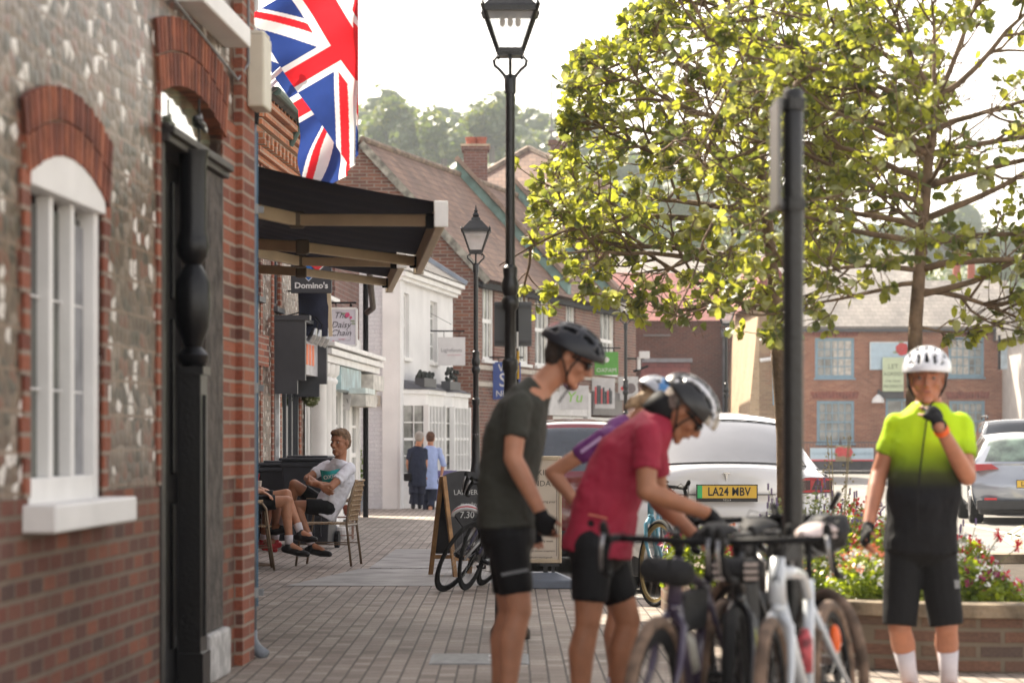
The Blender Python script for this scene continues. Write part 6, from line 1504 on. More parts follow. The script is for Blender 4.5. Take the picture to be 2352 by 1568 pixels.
# --- man in the olive tee shirt
d = 11.5
J = Jt(d, dict(hipR=(1166, 1232, -.09), hipL=(1166, 1232, .09), kneeR=(1193, 1402, -.1), kneeL=(1172, 1400, .12), ankR=(1158, 1628, -.12), ankL=(1140, 1630, .12), toeR=(1235, 1660, -.14), toeL=(1215, 1660, .14),
     waist=(1163, 1120), chest=(1182, 1000), shR=(1190, 930, -.19), shL=(1222, 925, .19), neck=(1245, 885), head=(1308, 822), elR=(1178, 1052, -.25), wrR=(1243, 1178, -.26), tipR=(1268, 1262, -.26), elL=(1205, 1075, .25), wrL=(1218, 1195, .22), tipL=(1234, 1282, .18)))
M_olive = mat('olive_tee', (.034, .035, .026), .85, 0, .12, 5, .35, 18)
human('tall man in an olive tee shirt and dark helmet leaning forward with one arm hanging', (PX(1170, d), d, 0), J, dict(s=1.03, face=Vector((math.cos(R(28)), -.08, -math.sin(R(28)))), shirt=M_olive, shirtname='tee_shirt', sleeve=.62, short=.76, glove=True, hem=-.04, palmR=(0, 1, 0), thR=(1, -.3, 0), palmL=(0, -1, 0), thL=(1, 0, 0), curlR=1.6, curlL=.8,
     shoe=M_shoe_b, sock=mat('black_sock', (.012, .012, .012), .9), sockh=.25, eyes=False, glasses=1, hair=mat('dark_hair', (.035, .022, .015), .8, 0, .4, 40),
     helmet=dict(m=[mat('helmet_dark', (.008, .010, .016), .4, 0, .2, 4), mat('helmet_redpatch', (.35, .03, .03), .4)], pat=lambda x, y, z: 1 if x < -.75 and z > .35 and abs(y) < .35 else 0)))
# reflective band and lettering on the shorts
e_ = bpy.data.objects['person']
g = MB()
for k in range(11): t = k/11; p = P(1152+t*62, 1319-t*12, d-.217); q = P(1152+(t+.07)*62, 1319-(t+.07)*12, d-.217); g.bar(p-e_.location, q-e_.location, .004, .014)
g.build('short_lettering', M_grey, e_)
# --- man in the crimson jersey
d = 11.1
J = Jt(d, dict(hipR=(1362, 1255, -.09), hipL=(1385, 1255, .10), kneeR=(1350, 1430, -.11), kneeL=(1443, 1425, .12), ankR=(1326, 1652, -.12), ankL=(1415, 1655, .12), toeR=(1400, 1684, -.14), toeL=(1490, 1684, .14),
     waist=(1394, 1150), chest=(1440, 1048), shR=(1488, 1000, -.19), shL=(1502, 992, .19), neck=(1518, 948), head=(1570, 945), elR=(1484, 1128, -.25), wrR=(1628, 1180, -.20), tipR=(1700, 1232, -.12), elL=(1512, 1152, .24), wrL=(1598, 1232, .16), tipL=(1655, 1270, .12)))
M_crim = mat('crimson_jersey', (.30, .008, .035), .75, 0, .10, 5, .3, 20)
def stripes(x, y, z):
    return 1 if (.12 < abs(y) < .20 or .50 < abs(y) < .66) and x > -.75 else (2 if x > .62 and z < .6 else 0)
ec, Jc, _, _ = human('man in a crimson jersey with a black and white helmet bending over the handlebars', (PX(1372, d), d, 0), J, dict(s=1.02, fat=1.08, face=Vector((math.cos(R(50)), -.05, -math.sin(R(50)))), skin=M_skin2, shirt=M_crim, sleeve=.62, short=.72, glove=True, hem=.03, palmR=(0, 0, -1), thR=(0, 1, .2), palmL=(0, 0, -1), thL=(0, -1, 0), curlR=1.3, curlL=1.4,
     shoe=M_shoe_b, sock=mat('black_sock', (.012, .012, .012)), sockh=.22, eyes=False, glasses=1, hair=mat('grey_hair', (.16, .12, .10), .8, 0, .4, 40),
     helmet=dict(m=[mat('helmet_black', (.014, .014, .016), .3), mat('helmet_white', (.62, .63, .66), .3), mat('helmet_cream', (.42, .38, .32), .4)], pat=stripes)))
g = MB(); nk = Jc['neck']; g.tube([nk+Vector((-.02, 0, -.02)), nk+Vector((.02, 0, .03)), nk+Vector((.045, 0, .055))], [.082, .074, .064], 18); g.build('neck_gaiter', M_blackmatte, ec, smooth=True)
g = MB(); g.bar(P(1352, 1180, d-.185)-ec.location, P(1395, 1190, d-.19)-ec.location, .004, .006); g.build('pocket_seam', mat('seam_peach', (.6, .2, .12)), ec)
# --- woman in the purple jersey
d = 12.35
J = Jt(d, dict(hipR=(1392, 1225, -.08), hipL=(1402, 1225, .09), kneeR=(1420, 1400, -.09), kneeL=(1432, 1400, .1), ankR=(1412, 1592, -.1), ankL=(1425, 1592, .1), toeR=(1480, 1622, -.1), toeL=(1490, 1622, .1),
     waist=(1405, 1130), chest=(1425, 1050), shR=(1398, 1002, -.13), shL=(1456, 1000, .16), neck=(1462, 968), head=(1508, 936), elR=(1268, 1086, -.06), wrR=(1330, 1162, -.12), tipR=(1368, 1205, -.14), elL=(1480, 1110, .22), wrL=(1530, 1160, .2), tipL=(1560, 1190, .2)))
M_purp = mat('purple_jersey', (.13, .018, .14), .7, 0, .2, 3, .3, 20)
ew, Jw, _, _ = human('woman in a purple jersey and blue helmet mostly hidden, one elbow bent out', (PX(1405, d), d, 0), J, dict(s=.95, fem=True, face=Vector((math.cos(R(45)), .25, -math.sin(R(45)))), shirt=M_purp, sleeve=.55, short=.7, hem=.02, palmR=(0, 1, 0), thR=(0, 0, 1), curlR=.5,
     shoe=M_shoe_b, sock=M_sock_w, sockh=.2, hair=mat('fair_brown_hair', (.28, .19, .11), .8, 0, .4, 40), tail=True,
     helmet=dict(m=[mat('helmet_blue', (.03, .17, .42), .25, coat=.6), mat('helmet_silver', (.42, .44, .48), .3)], pat=lambda x, y, z: 1 if x < -.6 or z < .03 else 0)))
g = MB()
for k in range(9):
    t = k/9; p = P(1335+t*48, 1032-t*34, d-.175)-ew.location; q = P(1335+(t+.06)*48, 1040-t*34, d-.175)-ew.location; g.bar(p, q, .003, .012)
g.build('sleeve_lettering', mat('lilac_print', (.45, .30, .5)), ew)
# --- man in the lime jersey
d = 12.6
J = Jt(d, dict(hipR=(2078, 1250), hipL=(2150, 1250), kneeR=(2066, 1440, -.05), kneeL=(2174, 1440, -.03), ankR=(2093, 1578, .05), ankL=(2181, 1578, .05), toeR=(2080, 1606, -.13), toeL=(2200, 1606, -.12),
     waist=(2122, 1135, -.02), chest=(2130, 1020, .0), shR=(2062, 976), shL=(2204, 976), neck=(2134, 920), head=(2129, 868, -.04), elR=(2020, 1085, .02), wrR=(1994, 1208, -.15), tipR=(1972, 1288, -.25), elL=(2222, 1095, -.12), wrL=(2154, 972, -.36), tipL=(2124, 893, -.25)))
def limemat():
    m, n, N, L, b = _new('lime_fade_jersey'); tc = N.new('ShaderNodeTexCoord'); sp = N.new('ShaderNodeSeparateXYZ'); L.new(tc.outputs['Object'], sp.inputs[0])
    nz = N.new('ShaderNodeTexNoise'); nz.inputs['Scale'].default_value = 4; L.new(tc.outputs['Object'], nz.inputs['Vector'])
    ma = N.new('ShaderNodeMath'); ma.operation = 'MULTIPLY_ADD'; ma.inputs[1].default_value = .10; L.new(nz.outputs[0], ma.inputs[0]); L.new(sp.outputs[2], ma.inputs[2])
    ml = N.new('ShaderNodeMath'); ml.operation = 'MULTIPLY'; ml.inputs[1].default_value = .5; L.new(ma.outputs[0], ml.inputs[0])
    c = ramp(N, L, ml.outputs[0], [(0, (.006, .006, .007)), (.545, (.007, .007, .009)), (.585, (.05, .06, .015)), (.625, (.22, .34, .01)), (.67, (.48, .72, .012)), (1, (.56, .78, .015))])
    L.new(c, b.inputs['Base Color']); b.inputs['Roughness'].default_value = .75; b.inputs['Specular IOR Level'].default_value = .2
    n2 = N.new('ShaderNodeTexNoise'); n2.inputs['Scale'].default_value = 22; L.new(tc.outputs['Object'], n2.inputs['Vector']); bp = N.new('ShaderNodeBump'); bp.inputs['Strength'].default_value = .3; bp.inputs['Distance'].default_value = .01; L.new(n2.outputs[0], bp.inputs['Height']); L.new(bp.outputs[0], b.inputs['Normal']); return m
M_lime = limemat()
def wpat(x, y, z): return 1 if z < .10 and x > 0 and abs(y) < .7 else 0
el_, Jl, hpl, _ = human('man in a lime yellow jersey and white helmet holding his chin', (PX(2125, d), d, 0), J, dict(s=1.05, fat=1.12, face=Vector((-.16, -1, -.10)), skin=M_skin3, shirt=M_lime, sleeve=.62, short=.98, loose=.012, glove=True, hem=.03, belly=(-.01, -.045, -.06), palmR=(1, 0, 0), thR=(.2, -1, 0), palmL=(-.2, .9, -.3), thL=(-1, -.3, .1), curlR=1.3, curlL=1.4,
     shoe=M_shoe_b, sock=M_sock_w, sockh=.62, shortsname='cargo_shorts', shorts=mat('black_baggy', (.006, .006, .007), .8, 0, .25, 4, .3, 12, spec=.25), hair=mat('dark_hair', (.035, .022, .015)),
     helmet=dict(m=[mat('helmet_pearl', (.74, .76, .80), .22, coat=.6), mat('helmet_greyband', (.3, .31, .34), .3)], pat=lambda x, y, z: 0)))
g = MB(); w_ = Jl['wrL']; a_ = (Jl['elL']-w_).normalized(); g.tube([w_+a_*.035, w_+a_*.062], .037, 16); wo_ = g.build('watch', mat('orange_strap', (.85, .13, .01), .4), el_, smooth=True)
g = MB(); g.tube([w_+a_*.008, w_+a_*.026], .036, 16); g.build('wrist_band', M_blackmatte, el_, smooth=True)
g = MB(); p = P(2187, 1340, d-.055)-el_.location; g.box(p.x-.028, p.x+.032, p.y-.032, p.y-.026, p.z-.02, p.z+.02); g.build('reflective_tag', M_grey, el_)
g = MB(); g.tube([P(2132, 938, d-.09)-el_.location, P(2122, 1010, d-.155)-el_.location, P(2112, 1090, d-.185)-el_.location, P(2108, 1160, d-.205)-el_.location, P(2108, 1225, d-.175)-el_.location], .004, 6); g.build('zip', M_blackmatte, el_)
# --- seated man in the white tee shirt
d = 26.4
J = Jt(d, dict(hipL=(752, 1166, -.10), hipR=(747, 1166, .10), kneeR=(676, 1112, -.02), kneeL=(682, 1160, -.16), ankR=(648, 1205, .10), ankL=(716, 1252, -.22), toeR=(620, 1222, .1), toeL=(757, 1272, -.30),
     waist=(768, 1135), chest=(780, 1098), shL=(803, 1075, -.19), shR=(752, 1070, .12), neck=(782, 1054, -.02), head=(781, 1016, -.05), elL=(760, 1118, -.40), wrL=(712, 1108, -.36), tipL=(694, 1098, -.2), elR=(706, 1098, -.02), wrR=(738, 1116, -.42), tipR=(756, 1130, -.46)))
M_tee = mat('white_tee', (.74, .74, .80), .85, 0, .05, 5, .3, 18)
es, Js, hps, _ = human('seated man in a white tee shirt with arms folded, smiling on a woven chair', (PX(752, d), d, 0), J, dict(s=1.0, hs=1.13, fat=1.05, face=Vector((-.5, -.86, -.06)), skin=M_skin2, shirt=M_tee, shirtname='tee_shirt', sleeve=.68, short=.72, hem=.08, smile=True, palmL=(.3, .9, 0), thL=(0, 0, 1), palmR=(0, 1, 0), thR=(0, 0, 1), curlL=.6, curlR=.6, voxel=.0075,
     shoe=M_shoe_b, sock=mat('red_white_sock', (.6, .5, .52), .9), sockh=.30, hair=mat('brown_hair', (.15, .085, .045), .8, 0, .4, 40), wr=.03))
g = MB(); c = P(762, 1095, d-.325)-es.location
g.grid(lambda a, b: P(741+46*a-6*b, 1108-30*b+3*math.sin(a*4), d-.20-.10*math.sin(math.pi*(a*.8+.1)))-es.location, 10, 6); g.build('teal_print', mat('teal_print', (.02, .30, .30), .8, 0, .15, 30), es, smooth=True)
g = MB(); g.tube([Js['ankL'].lerp(Js['kneeL'], .10), Js['ankL'].lerp(Js['kneeL'], .2)], .0445, 14); g.build('sock_band', mat('sock_red', (.5, .02, .04)), es)
text("OXFRD", 'print_lettering', M_white, es, P(764, 1094, d-.312)-es.location, .058, rot=(math.pi/2, R(-8), R(-14)), ext=.001)
# --- second seated person (mostly hidden by the corner)
d = 25.9
J = Jt(d, dict(hipL=(566, 1158, -.10), hipR=(562, 1158, .10), kneeL=(660, 1150, -.10), kneeR=(658, 1134, .05), ankL=(664, 1250, -.12), ankR=(690, 1222, -.06), toeL=(706, 1272, -.16), toeR=(724, 1238, -.12),
     waist=(540, 1118), chest=(528, 1075), shL=(522, 1050, -.19), shR=(520, 1050, .19), neck=(522, 1028), head=(526, 990), elL=(560, 1120, -.25), wrL=(598, 1128, -.17), tipL=(634, 1142, -.18), elR=(560, 1118, .22), wrR=(596, 1122, .12), tipR=(626, 1126, .08)))
human('seated person with crossed legs, white socks and black cycling shoes by the drainpipe', (PX(570, d), d, 0), J, dict(s=1.0, face=Vector((1, -.1, 0)), skin=M_skin, shirt=mat('teal_jersey', (.02, .18, .2), .7), sleeve=.6, short=.72, palmL=(0, 0, -1), thL=(0, 1, 0), palmR=(0, 0, -1), thR=(0, -1, 0), curlL=.5, curlR=.5, shoe=M_shoe_b, sock=M_sock_w, sockh=.22, voxel=.009, hair=mat('brown_hair', (.15, .085, .045))))
g = MB(); 
# --- third seated person
d = 26.9
J = Jt(d, dict(hipL=(545, 1160, -.10), hipR=(541, 1160, .10), kneeL=(634, 1150, -.08), kneeR=(622, 1150, .10), ankL=(632, 1240, -.1), ankR=(604, 1240, .12), toeL=(606, 1258, -.2), toeR=(632, 1262, .06),
     waist=(526, 1120), chest=(520, 1080), shL=(522, 1055, -.19), shR=(518, 1055, .19), neck=(520, 1034), head=(522, 998), elL=(545, 1112, -.25), wrL=(580, 1122, -.17), tipL=(596, 1132, -.18), elR=(548, 1110, .22), wrR=(580, 1116, .12), tipR=(598, 1120, .08)))
human('third seated person of whom only bare shins and red shoes show', (PX(560, d), d, 0), J, dict(s=1.0, face=Vector((1, -.1, 0)), skin=M_skin2, shirt=mat('teal_jersey', (.02, .18, .2)), sleeve=.6, short=.72, nohands=True, shoe=mat('red_shoe', (.42, .01, .015), .5), sock=M_sock_w, sockh=.15, voxel=.009, hair=mat('brown_hair', (.15, .085, .045))))
# --- walkers
d = 47.6
J = Jt(d, dict(hipL=(976, 1108), hipR=(996, 1108), kneeL=(978, 1150, .02), kneeR=(992, 1148, -.05), ankL=(982, 1186, .0), ankR=(987, 1175, -.28), toeL=(981, 1192, .18), toeR=(992, 1188, -.16),
     waist=(986, 1075), chest=(986, 1050), shL=(968, 1034), shR=(1008, 1034), neck=(989, 1022), head=(989, 1006), elL=(958, 1064, .05), wrL=(963, 1088, .12), tipL=(965, 1100, .15), elR=(1018, 1064), wrR=(1014, 1090, -.02), tipR=(1012, 1106, -.02)))
M_navytr = mat('navy_trousers', (.012, .016, .035), .85, 0, .2, 5)
ewk, Jk, _, _ = human('woman walking away in a pale blue shirt with a tote bag on her shoulder', (PX(986, d), d, 0), J, dict(s=.96, fem=True, fat=1.12, face=Vector((.05, 1, -.05)), shirt=mat('pale_blue_shirt', (.34, .42, .68), .85, 0, .08, 6), shirtname='blouse', sleeve=1.25, short=1.65, loose=.02, shortsname='trousers', shorts=M_navytr, hem=.12, voxel=.011, eyes=False, curlL=.6, curlR=.4, palmR=(-1, 0, 0), thR=(0, 1, 0), palmL=(1, 0, 0), thL=(0, 1, 0),
     shoe=mat('brown_sandal', (.09, .05, .035), .6), hair=mat('auburn_hair', (.10, .045, .025), .8, 0, .4, 40)))
e = thing('tote_bag', 'cream canvas tote bag hanging from the shoulder of the woman in pale blue', 'bag', (PX(956, d), d-.05, PZ(1092, d)))
g = MB(); g.add([(-.09, -.05, 0), (.06, -.06, -.02), (.07, .08, -.02), (-.09, .08, 0), (-.04, -.05, .34), (.075, -.05, .36), (.075, .07, .36), (-.04, .07, .34)], [(0, 1, 2, 3), (0, 1, 5, 4), (1, 2, 6, 5), (2, 3, 7, 6), (3, 0, 4, 7), (4, 5, 6, 7)]); g.build('bag', mat('cream_canvas', (.50, .41, .27), .9, 0, .12, 8), e, bevel=.02)
g = MB(); g.tube([(0, -.05, .34), (.05, -.06, .44), (.085, -.02, .50), (.06, .06, .42), (.03, .05, .34)], .008, 6); g.build('strap', mat('cream_canvas', (.5, .41, .27)), e)
d = 47.0
J = Jt(d, dict(hipL=(950, 1104), hipR=(968, 1104), kneeL=(950, 1134, -.05), kneeR=(966, 1134), ankL=(949, 1158, 0), ankR=(964, 1158, .1), toeL=(948, 1161, .18), toeR=(965, 1161, .26),
     waist=(959, 1078), chest=(958, 1052), shL=(943, 1036), shR=(975, 1036), neck=(961, 1023), head=(964, 1006), elL=(937, 1064), wrL=(942, 1088, .1), tipL=(945, 1098, .15), elR=(978, 1064), wrR=(975, 1090), tipR=(974, 1100)))
human('grey haired man in a navy shirt walking beside the woman in pale blue', (PX(958, d), d, 0), J, dict(s=.98, fat=1.15, face=Vector((.35, 1, -.12)), shirt=mat('navy_polo', (.012, .018, .04), .85), shirtname='polo_shirt', sleeve=.7, short=1.9, loose=.02, shortsname='trousers', shorts=M_navytr, hem=.1, voxel=.011, eyes=False, shoe=M_shoe_b, hair=mat('silver_hair', (.30, .27, .24), .8)))
e = thing('shoulder_bag', 'small black camera bag at the hip of the man in navy', 'bag', (PX(937, d), d-.1, PZ(1104, d)))
g = MB(); g.box(-.07, .07, -.06, .06, 0, .14); g.build('bag', M_blackmatte, e, bevel=.02); g = MB(); g.tube([(0, 0, .13), (.03, 0, .3), (.08, -.02, .5)], .007, 5); g.build('strap', M_blackmatte, e)
# ------------------------------------------------------------------ cars (local -Y is the rear, facing the camera)
M_tyre = M_rubber
M_rim = mat('alloy', (.35, .35, .36), .35, .8, .1, 20)
M_lightr = mat('tail_lamp_red', (.38, .012, .02), .12, coat=1)
M_dklamp = mat('smoked_lamp', (.05, .01, .015), .1, coat=1)
M_trim = mat('black_trim', (.02, .02, .022), .5, 0, .2, 10)
def spl(pts, t):
    # piecewise catmull over tuples
    n = len(pts)-1; x = t*n; i = min(n-1, int(x)); f = x-i
    g = lambda k: pts[max(0, min(n, k))]
    return tuple(.5*((2*g(i)[j])+(-g(i-1)[j]+g(i+1)[j])*f+(2*g(i-1)[j]-5*g(i)[j]+4*g(i+1)[j]-g(i+2)[j])*f*f+(-g(i-1)[j]+3*g(i)[j]-3*g(i+1)[j]+g(i+2)[j])*f**3) for j in range(len(pts[0])))
def car(name, label, loc, rz, sp):
    e = thing(name, label, 'car', loc, rz); W = sp['w']/2; paint = sp['paint']
    # centre line: (y, z, halfwidth, corner pull, crown, kind)
    prof = sp['prof']; NR = 5; rows = []
    for i in range(len(prof)-1):
        for k in range(NR):
            t = (i+k/NR)/(len(prof)-1); v = spl([p[:5] for p in prof], t); rows.append((*v, i))
    rows.append((*prof[-1][:5], len(prof)-2))
    NC = 24
    def pt(r, s_):
        y, z, hw, pull, crown = r[:5]; q = abs(s_)
        return (s_*hw, y+pull*q**2.6, z-crown*q**2.2)
    glass_seg = sp['glass']; body = MB(); gl = MB(); nrow = len(rows)
    for tgt, fn in ((body, lambda seg, s_: not (seg in glass_seg and abs(s_) < glass_seg[seg])), (gl, lambda seg, s_: seg in glass_seg and abs(s_) < glass_seg[seg])):
        b = len(tgt.v)
        for r in rows:
            for c in range(NC+1): tgt.v.append(Vector(pt(r, -1+2*c/NC)))
        for i in range(nrow-1):
            for c in range(NC):
                s_ = -1+2*(c+.5)/NC
                if fn(rows[i][5], s_): tgt.f.append((b+i*(NC+1)+c, b+i*(NC+1)+c+1, b+(i+1)*(NC+1)+c+1, b+(i+1)*(NC+1)+c)); tgt.m.append(0)
    # body sides: rows in z, along y
    side = sp['side']  # list of (z, half width) bottom -> shoulder
    L = sp['len']; yr = sp['yr']; yf = L-sp.get('yfr', .35)
    for S in (-1, 1):
        b = len(body.v); NY = 30
        for j in range(NY+1):
            y = yr+(yf-yr)*j/NY; t = j/NY
            for (z, hw) in side:
                tap = 1-.10*max(0, (t-.8)/.2)**2; zz_ = z if z < sp['sh']-.05 else z-(.16*max(0, t-.45))
                ywh = sp['wheels']; arch = 0
                for yw in ywh:
                    dd = abs(y-yw)
                    if z < .55 and dd < .40: arch = max(arch, math.sqrt(.16-dd*dd)+.0)
                zz2 = max(zz_, .33+arch-.0) if arch and z < .5 else zz_
                body.v.append(Vector((S*hw*tap, y, zz2)))
        m_ = len(side)
        for j in range(NY):
            for k in range(m_-1): body.f.append((b+j*m_+k, b+j*m_+k+1, b+(j+1)*m_+k+1, b+(j+1)*m_+k)); body.m.append(0)
    # greenhouse sides
    for S in (-1, 1):
        tops = [r for r in rows if r[5] >= sp['gh'][0] and r[5] < sp['gh'][1]]
        top = [Vector(pt(r, S)) for r in tops]; bot = []
        for p in top:
            t = (p.y-yr)/(yf-yr); bot.append(Vector((S*side[-1][1]*(1-.10*max(0, (t-.8)/.2)**2), max(p.y, yr), sp['sh']-(.16*max(0, t-.45)))))
        for tgt, lo, hi in ((body, 0, .12), (gl, .12, .86), (body, .86, 1)):
            b = len(tgt.v); K = len(top)
            for p, q in zip(top, bot):
                for f_ in (lo, (lo+hi)/2, hi): tgt.v.append(q.lerp(p, f_)+Vector((S*.02*math.sin(f_*3.14), 0, 0)))
            for j in range(K-1):
                for k in range(2): tgt.f.append((b+j*3+k, b+j*3+k+1, b+(j+1)*3+k+1, b+(j+1)*3+k)); tgt.m.append(0)
    bo = body.build('body', paint, e, smooth=True); bo.modifiers.new('w', 'WELD').merge_threshold = .003
    gl.build('windows', sp.get('gm', M_glass), e, smooth=True)
    # lower black underside and bumper insert
    g = MB(); g.box(-W*.86, W*.86, .22, L-.3, .16, .40); g.build('underbody', M_trim, e, bevel=.03)
    for yw in sp['wheels']:
        for S in (-1, 1):
            g = MB(); Mx = Matrix.Translation((S*(W-.115), yw, .33)) @ Matrix.Rotation(math.pi/2, 4, 'Y')
            g.lathe((0, 0, 0), [(.20, -.10), (.30, -.11), (.325, -.09), (.33, 0), (.325, .09), (.30, .11), (.20, .10)], 26, M=Mx); wo = g.build('wheel', M_tyre, e, smooth=False, autos=40)
            g = MB(); g.lathe((0, 0, 0), [(.05, -.07), (.21, -.112), (.22, -.10), (.22, .10), (.21, .112), (.05, .07)], 20, M=Mx); g.build('rim', M_rim, wo)
    return e
def plate(par, s, loc, w=.52, h=.11, green=False, scr=None, rz=0):
    g = MB(); g.box(-w/2-.01, w/2+.01, 0, .012, -h/2-.014-(.018 if scr else 0), h/2+.01); fr = g.build('plate_surround', M_trim, par); fr.location = loc
    g = MB(); g.box(-w/2, w/2, -.003, .001, -h/2, h/2); p = g.build('number_plate', mat('plate_yellow', (.72, .46, .05), .45, 0, .02), par); p.location = loc
    if green: g = MB(); g.box(-w/2, -w/2+.042, -.0045, -.0029, -h/2, h/2); k = g.build('green_flash', mat('plate_green', (.05, .48, .17), .5), p)
    t = text(s, 'lettering', mat('plate_ink', (.012, .012, .014), .5, 0, 0), p, (.018 if green else 0, -.0045, -.001), h*.93, bold=.0022, sx=.86 if not green else .80, ext=.001, spacing=1.06)
    if scr: text(scr, 'small_lettering', M_white, fr, (0, -.002, -h/2-.018), .020, ext=.001, spacing=1.4)
M_pearl = mat('white_car_paint', (.74, .74, .76), .12, 0, .02, 2, coat=1, spec=.6)
tesla_prof = [ (.16, .24, .84, .22, 0), (.03, .36, .90, .24, 0), (.00, .55, .93, .22, 0), (.02, .72, .95, .20, 0), (.06, .82, .955, .20, 0), (.05, .90, .95, .22, .0), (.06, 1.04, .93, .26, .015), (.10, 1.135, .88, .34, .06), (.20, 1.165, .84, .34, .05),
              (.62, 1.36, .74, .20, .05), (1.15, 1.55, .66, .12, .055), (1.75, 1.625, .62, .05, .06), (2.5, 1.60, .62, .0, .06), (3.3, 1.22, .72, -.1, .06), (3.7, 1.02, .80, -.15, .05), (4.4, .85, .84, -.25, .06), (4.72, .62, .84, -.35, .04), (4.72, .30, .80, -.4, 0)]
tx = 1.89; ty = 22.95
tes = car('white_car', 'white saloon car seen from behind with a yellow and green number plate', (tx, ty, -.1), .0, dict(w=1.92, paint=M_pearl, prof=tesla_prof, glass={8: .86, 9: .88, 12: .9}, side=[(.24, .84), (.40, .92), (.62, .96), (.82, .965), (.95, .95), (1.06, .91), (1.10, .86)], len=4.75, yr=.24, sh=1.10, gh=(8, 14), wheels=[.95, 3.85],
      gm=mat('tinted_rear_glass', (.13, .135, .15), .10, 0, .1, 2, spec=.5)))
plate(tes, 'LA24 MBV', (PX(1670, ty)-tx, .005, PZ(1129, ty)+.1), green=True, scr='TESLA')
for S in (-1, 1):
    g = MB(); bz = .97
    g.prism([(S*.42, bz-.075), (S*.95, bz-.055), (S*.955, bz+.05), (S*.90, bz+.08), (S*.58, bz+.055)], .02, .03)
    # follow the rounded corner
    vs = []; g = MB()
    def lp(x, z): q = min(1, abs(x)/.955); return (x, .045+.22*q**2.6-.006, z)
    N_ = 10; top = []; bot = []
    for k in range(N_+1):
        t = k/N_; x = S*(.44+.515*t); top.append(lp(x, .90+.155*min(1, t*1.9)**.7-.02*t)); bot.append(lp(x, .895+.01*t))
    for k in range(N_): g.quad(bot[k], bot[k+1], top[k+1], top[k])
    lo = g.build('tail_light', M_dklamp, tes)
    g = MB()
    for k in range(N_): 
        A = lambda P_, Q_, f: tuple(P_[i]+(Q_[i]-P_[i])*f+(-.003 if i == 1 else 0) for i in range(3))
        g.quad(A(bot[k], top[k], .82), A(bot[k+1], top[k+1], .82), A(bot[k+1], top[k+1], .97), A(bot[k], top[k], .97))
        g.quad(A(bot[k], top[k], .06), A(bot[k+1], top[k+1], .06), A(bot[k+1], top[k+1], .20), A(bot[k], top[k], .20))
    for f0, f1 in ((6, 7), (8, 9)):
        g.quad(A(bot[f0], top[f0], .1), A(bot[f0+0], top[f0], .1), A(bot[f1], top[f1], .9), A(bot[f0], top[f0], .9))
    g.build('red_lens', M_lightr, lo)
g = MB(); g.box(-.43, .43, .045, .06, .888, .896); g.build('boot_line', M_trim, tes)
g = MB(); g.tube([(q_*.66, 1.15+.12*abs(q_)**2.6, 1.558-.055*abs(q_)**2.2) for q_ in [-.9+.18*k for k in range(11)]], .007, 5); g.tube([(q_*.845, .205+.34*abs(q_)**2.6, 1.175-.05*abs(q_)**2.2) for q_ in [-.88+.176*k for k in range(11)]], .007, 5)
for S in (-1, 1): g.tube([(S*.88*w_, y_+p_*.88**2.6, z_-c_*.88**2.2+.006) for y_, z_, w_, p_, c_ in ((.20, 1.165, .84, .34, .05), (.62, 1.36, .74, .20, .05), (1.15, 1.55, .66, .12, .055))], .008, 5)
g.build('glass_trim', M_trim, tes)
g = MB(); g.box(-.70, .70, .0, .10, .30, .43); g.build('lower_insert', mat('grey_insert', (.28, .28, .29), .5), tes, bevel=.02)
g = MB(); g.box(-.8, .8, -.004, .1, .47, .476); g.build('bumper_line', M_grey, tes)
g = MB(); ez = 1.065
g.prism([(-.035, ez+.012), (-.028, ez+.02), (0, ez+.024), (.028, ez+.02), (.035, ez+.012), (.012, ez+.010), (.004, ez-.04), (0, ez-.052), (-.004, ez-.04), (-.012, ez+.010)], .045, .065)
g.build('t_emblem', M_chrome, tes)
g = MB(); g.ell((-.10, .038, .905), .010, nu=10, nv=6); g.build('boot_button', M_trim, tes)
for S in (-1, 1): g = MB(); g.ell((S*1.02, 2.95, 1.10), (.10, .07, .07)); g.build('door_mirror', M_pearl, tes, smooth=True)
# dark red hatchback in front of it
M_redcar = mat('dark_red_paint', (.20, .010, .018), .15, 0, .05, 2, coat=1)
hatch = [(.14, .26, .78, .15, 0), (.02, .38, .84, .18, 0), (0, .58, .87, .18, 0), (.03, .80, .87, .18, 0), (.05, .98, .85, .2, 0), (.08, 1.05, .80, .2, .01), (.20, 1.35, .70, .14, .03), (.30, 1.50, .64, .10, .04), (.50, 1.56, .62, .08, .05), (1.6, 1.60, .62, .0, .06), (2.5, 1.52, .62, 0, .06), (3.2, 1.08, .74, -.1, .05), (4.0, .90, .80, -.2, .05), (4.25, .6, .8, -.3, .03), (4.2, .3, .76, -.3, 0)]
hx = .66; hy = 26.9
red = car('red_hatchback', 'dark red hatchback with a tinted tailgate parked ahead of the white saloon', (hx, hy, -.1), 0, dict(w=1.78, paint=M_redcar, prof=hatch, glass={5: .97, 6: .97, 10: .9}, side=[(.24, .80), (.40, .86), (.62, .89), (.85, .885), (1.0, .85), (1.04, .82)], len=4.25, yr=.16, sh=1.04, gh=(5, 11), wheels=[.8, 3.4], gm=mat('smoke_glass', (.035, .045, .06), .08, 0, .3, 2, spec=.8, coat=1)))
for S in (-1, 1):
    g = MB(); g.prism([(S*.62, .72), (S*.86, .76), (S*.86, 1.02), (S*.70, .99)], -.002, .12); g.build('tail_light', M_lightr, red, bevel=.01)
g = MB(); g.box(-.09, .09, .30, .34, 1.475, 1.50); g.build('high_stop_lamp', mat('red_lens', (.5, .02, .03), .2), red)
g = MB(); g.box(-.70, -.50, -.006, .02, .50, .54); g.box(.50, .70, -.006, .02, .50, .54); g.build('reflector', mat('red_lens', (.5, .02, .03)), red)
g = MB(); g.box(-.75, .75, -.012, .1, .28, .44); g.build('bumper_insert', M_trim, red, bevel=.02)
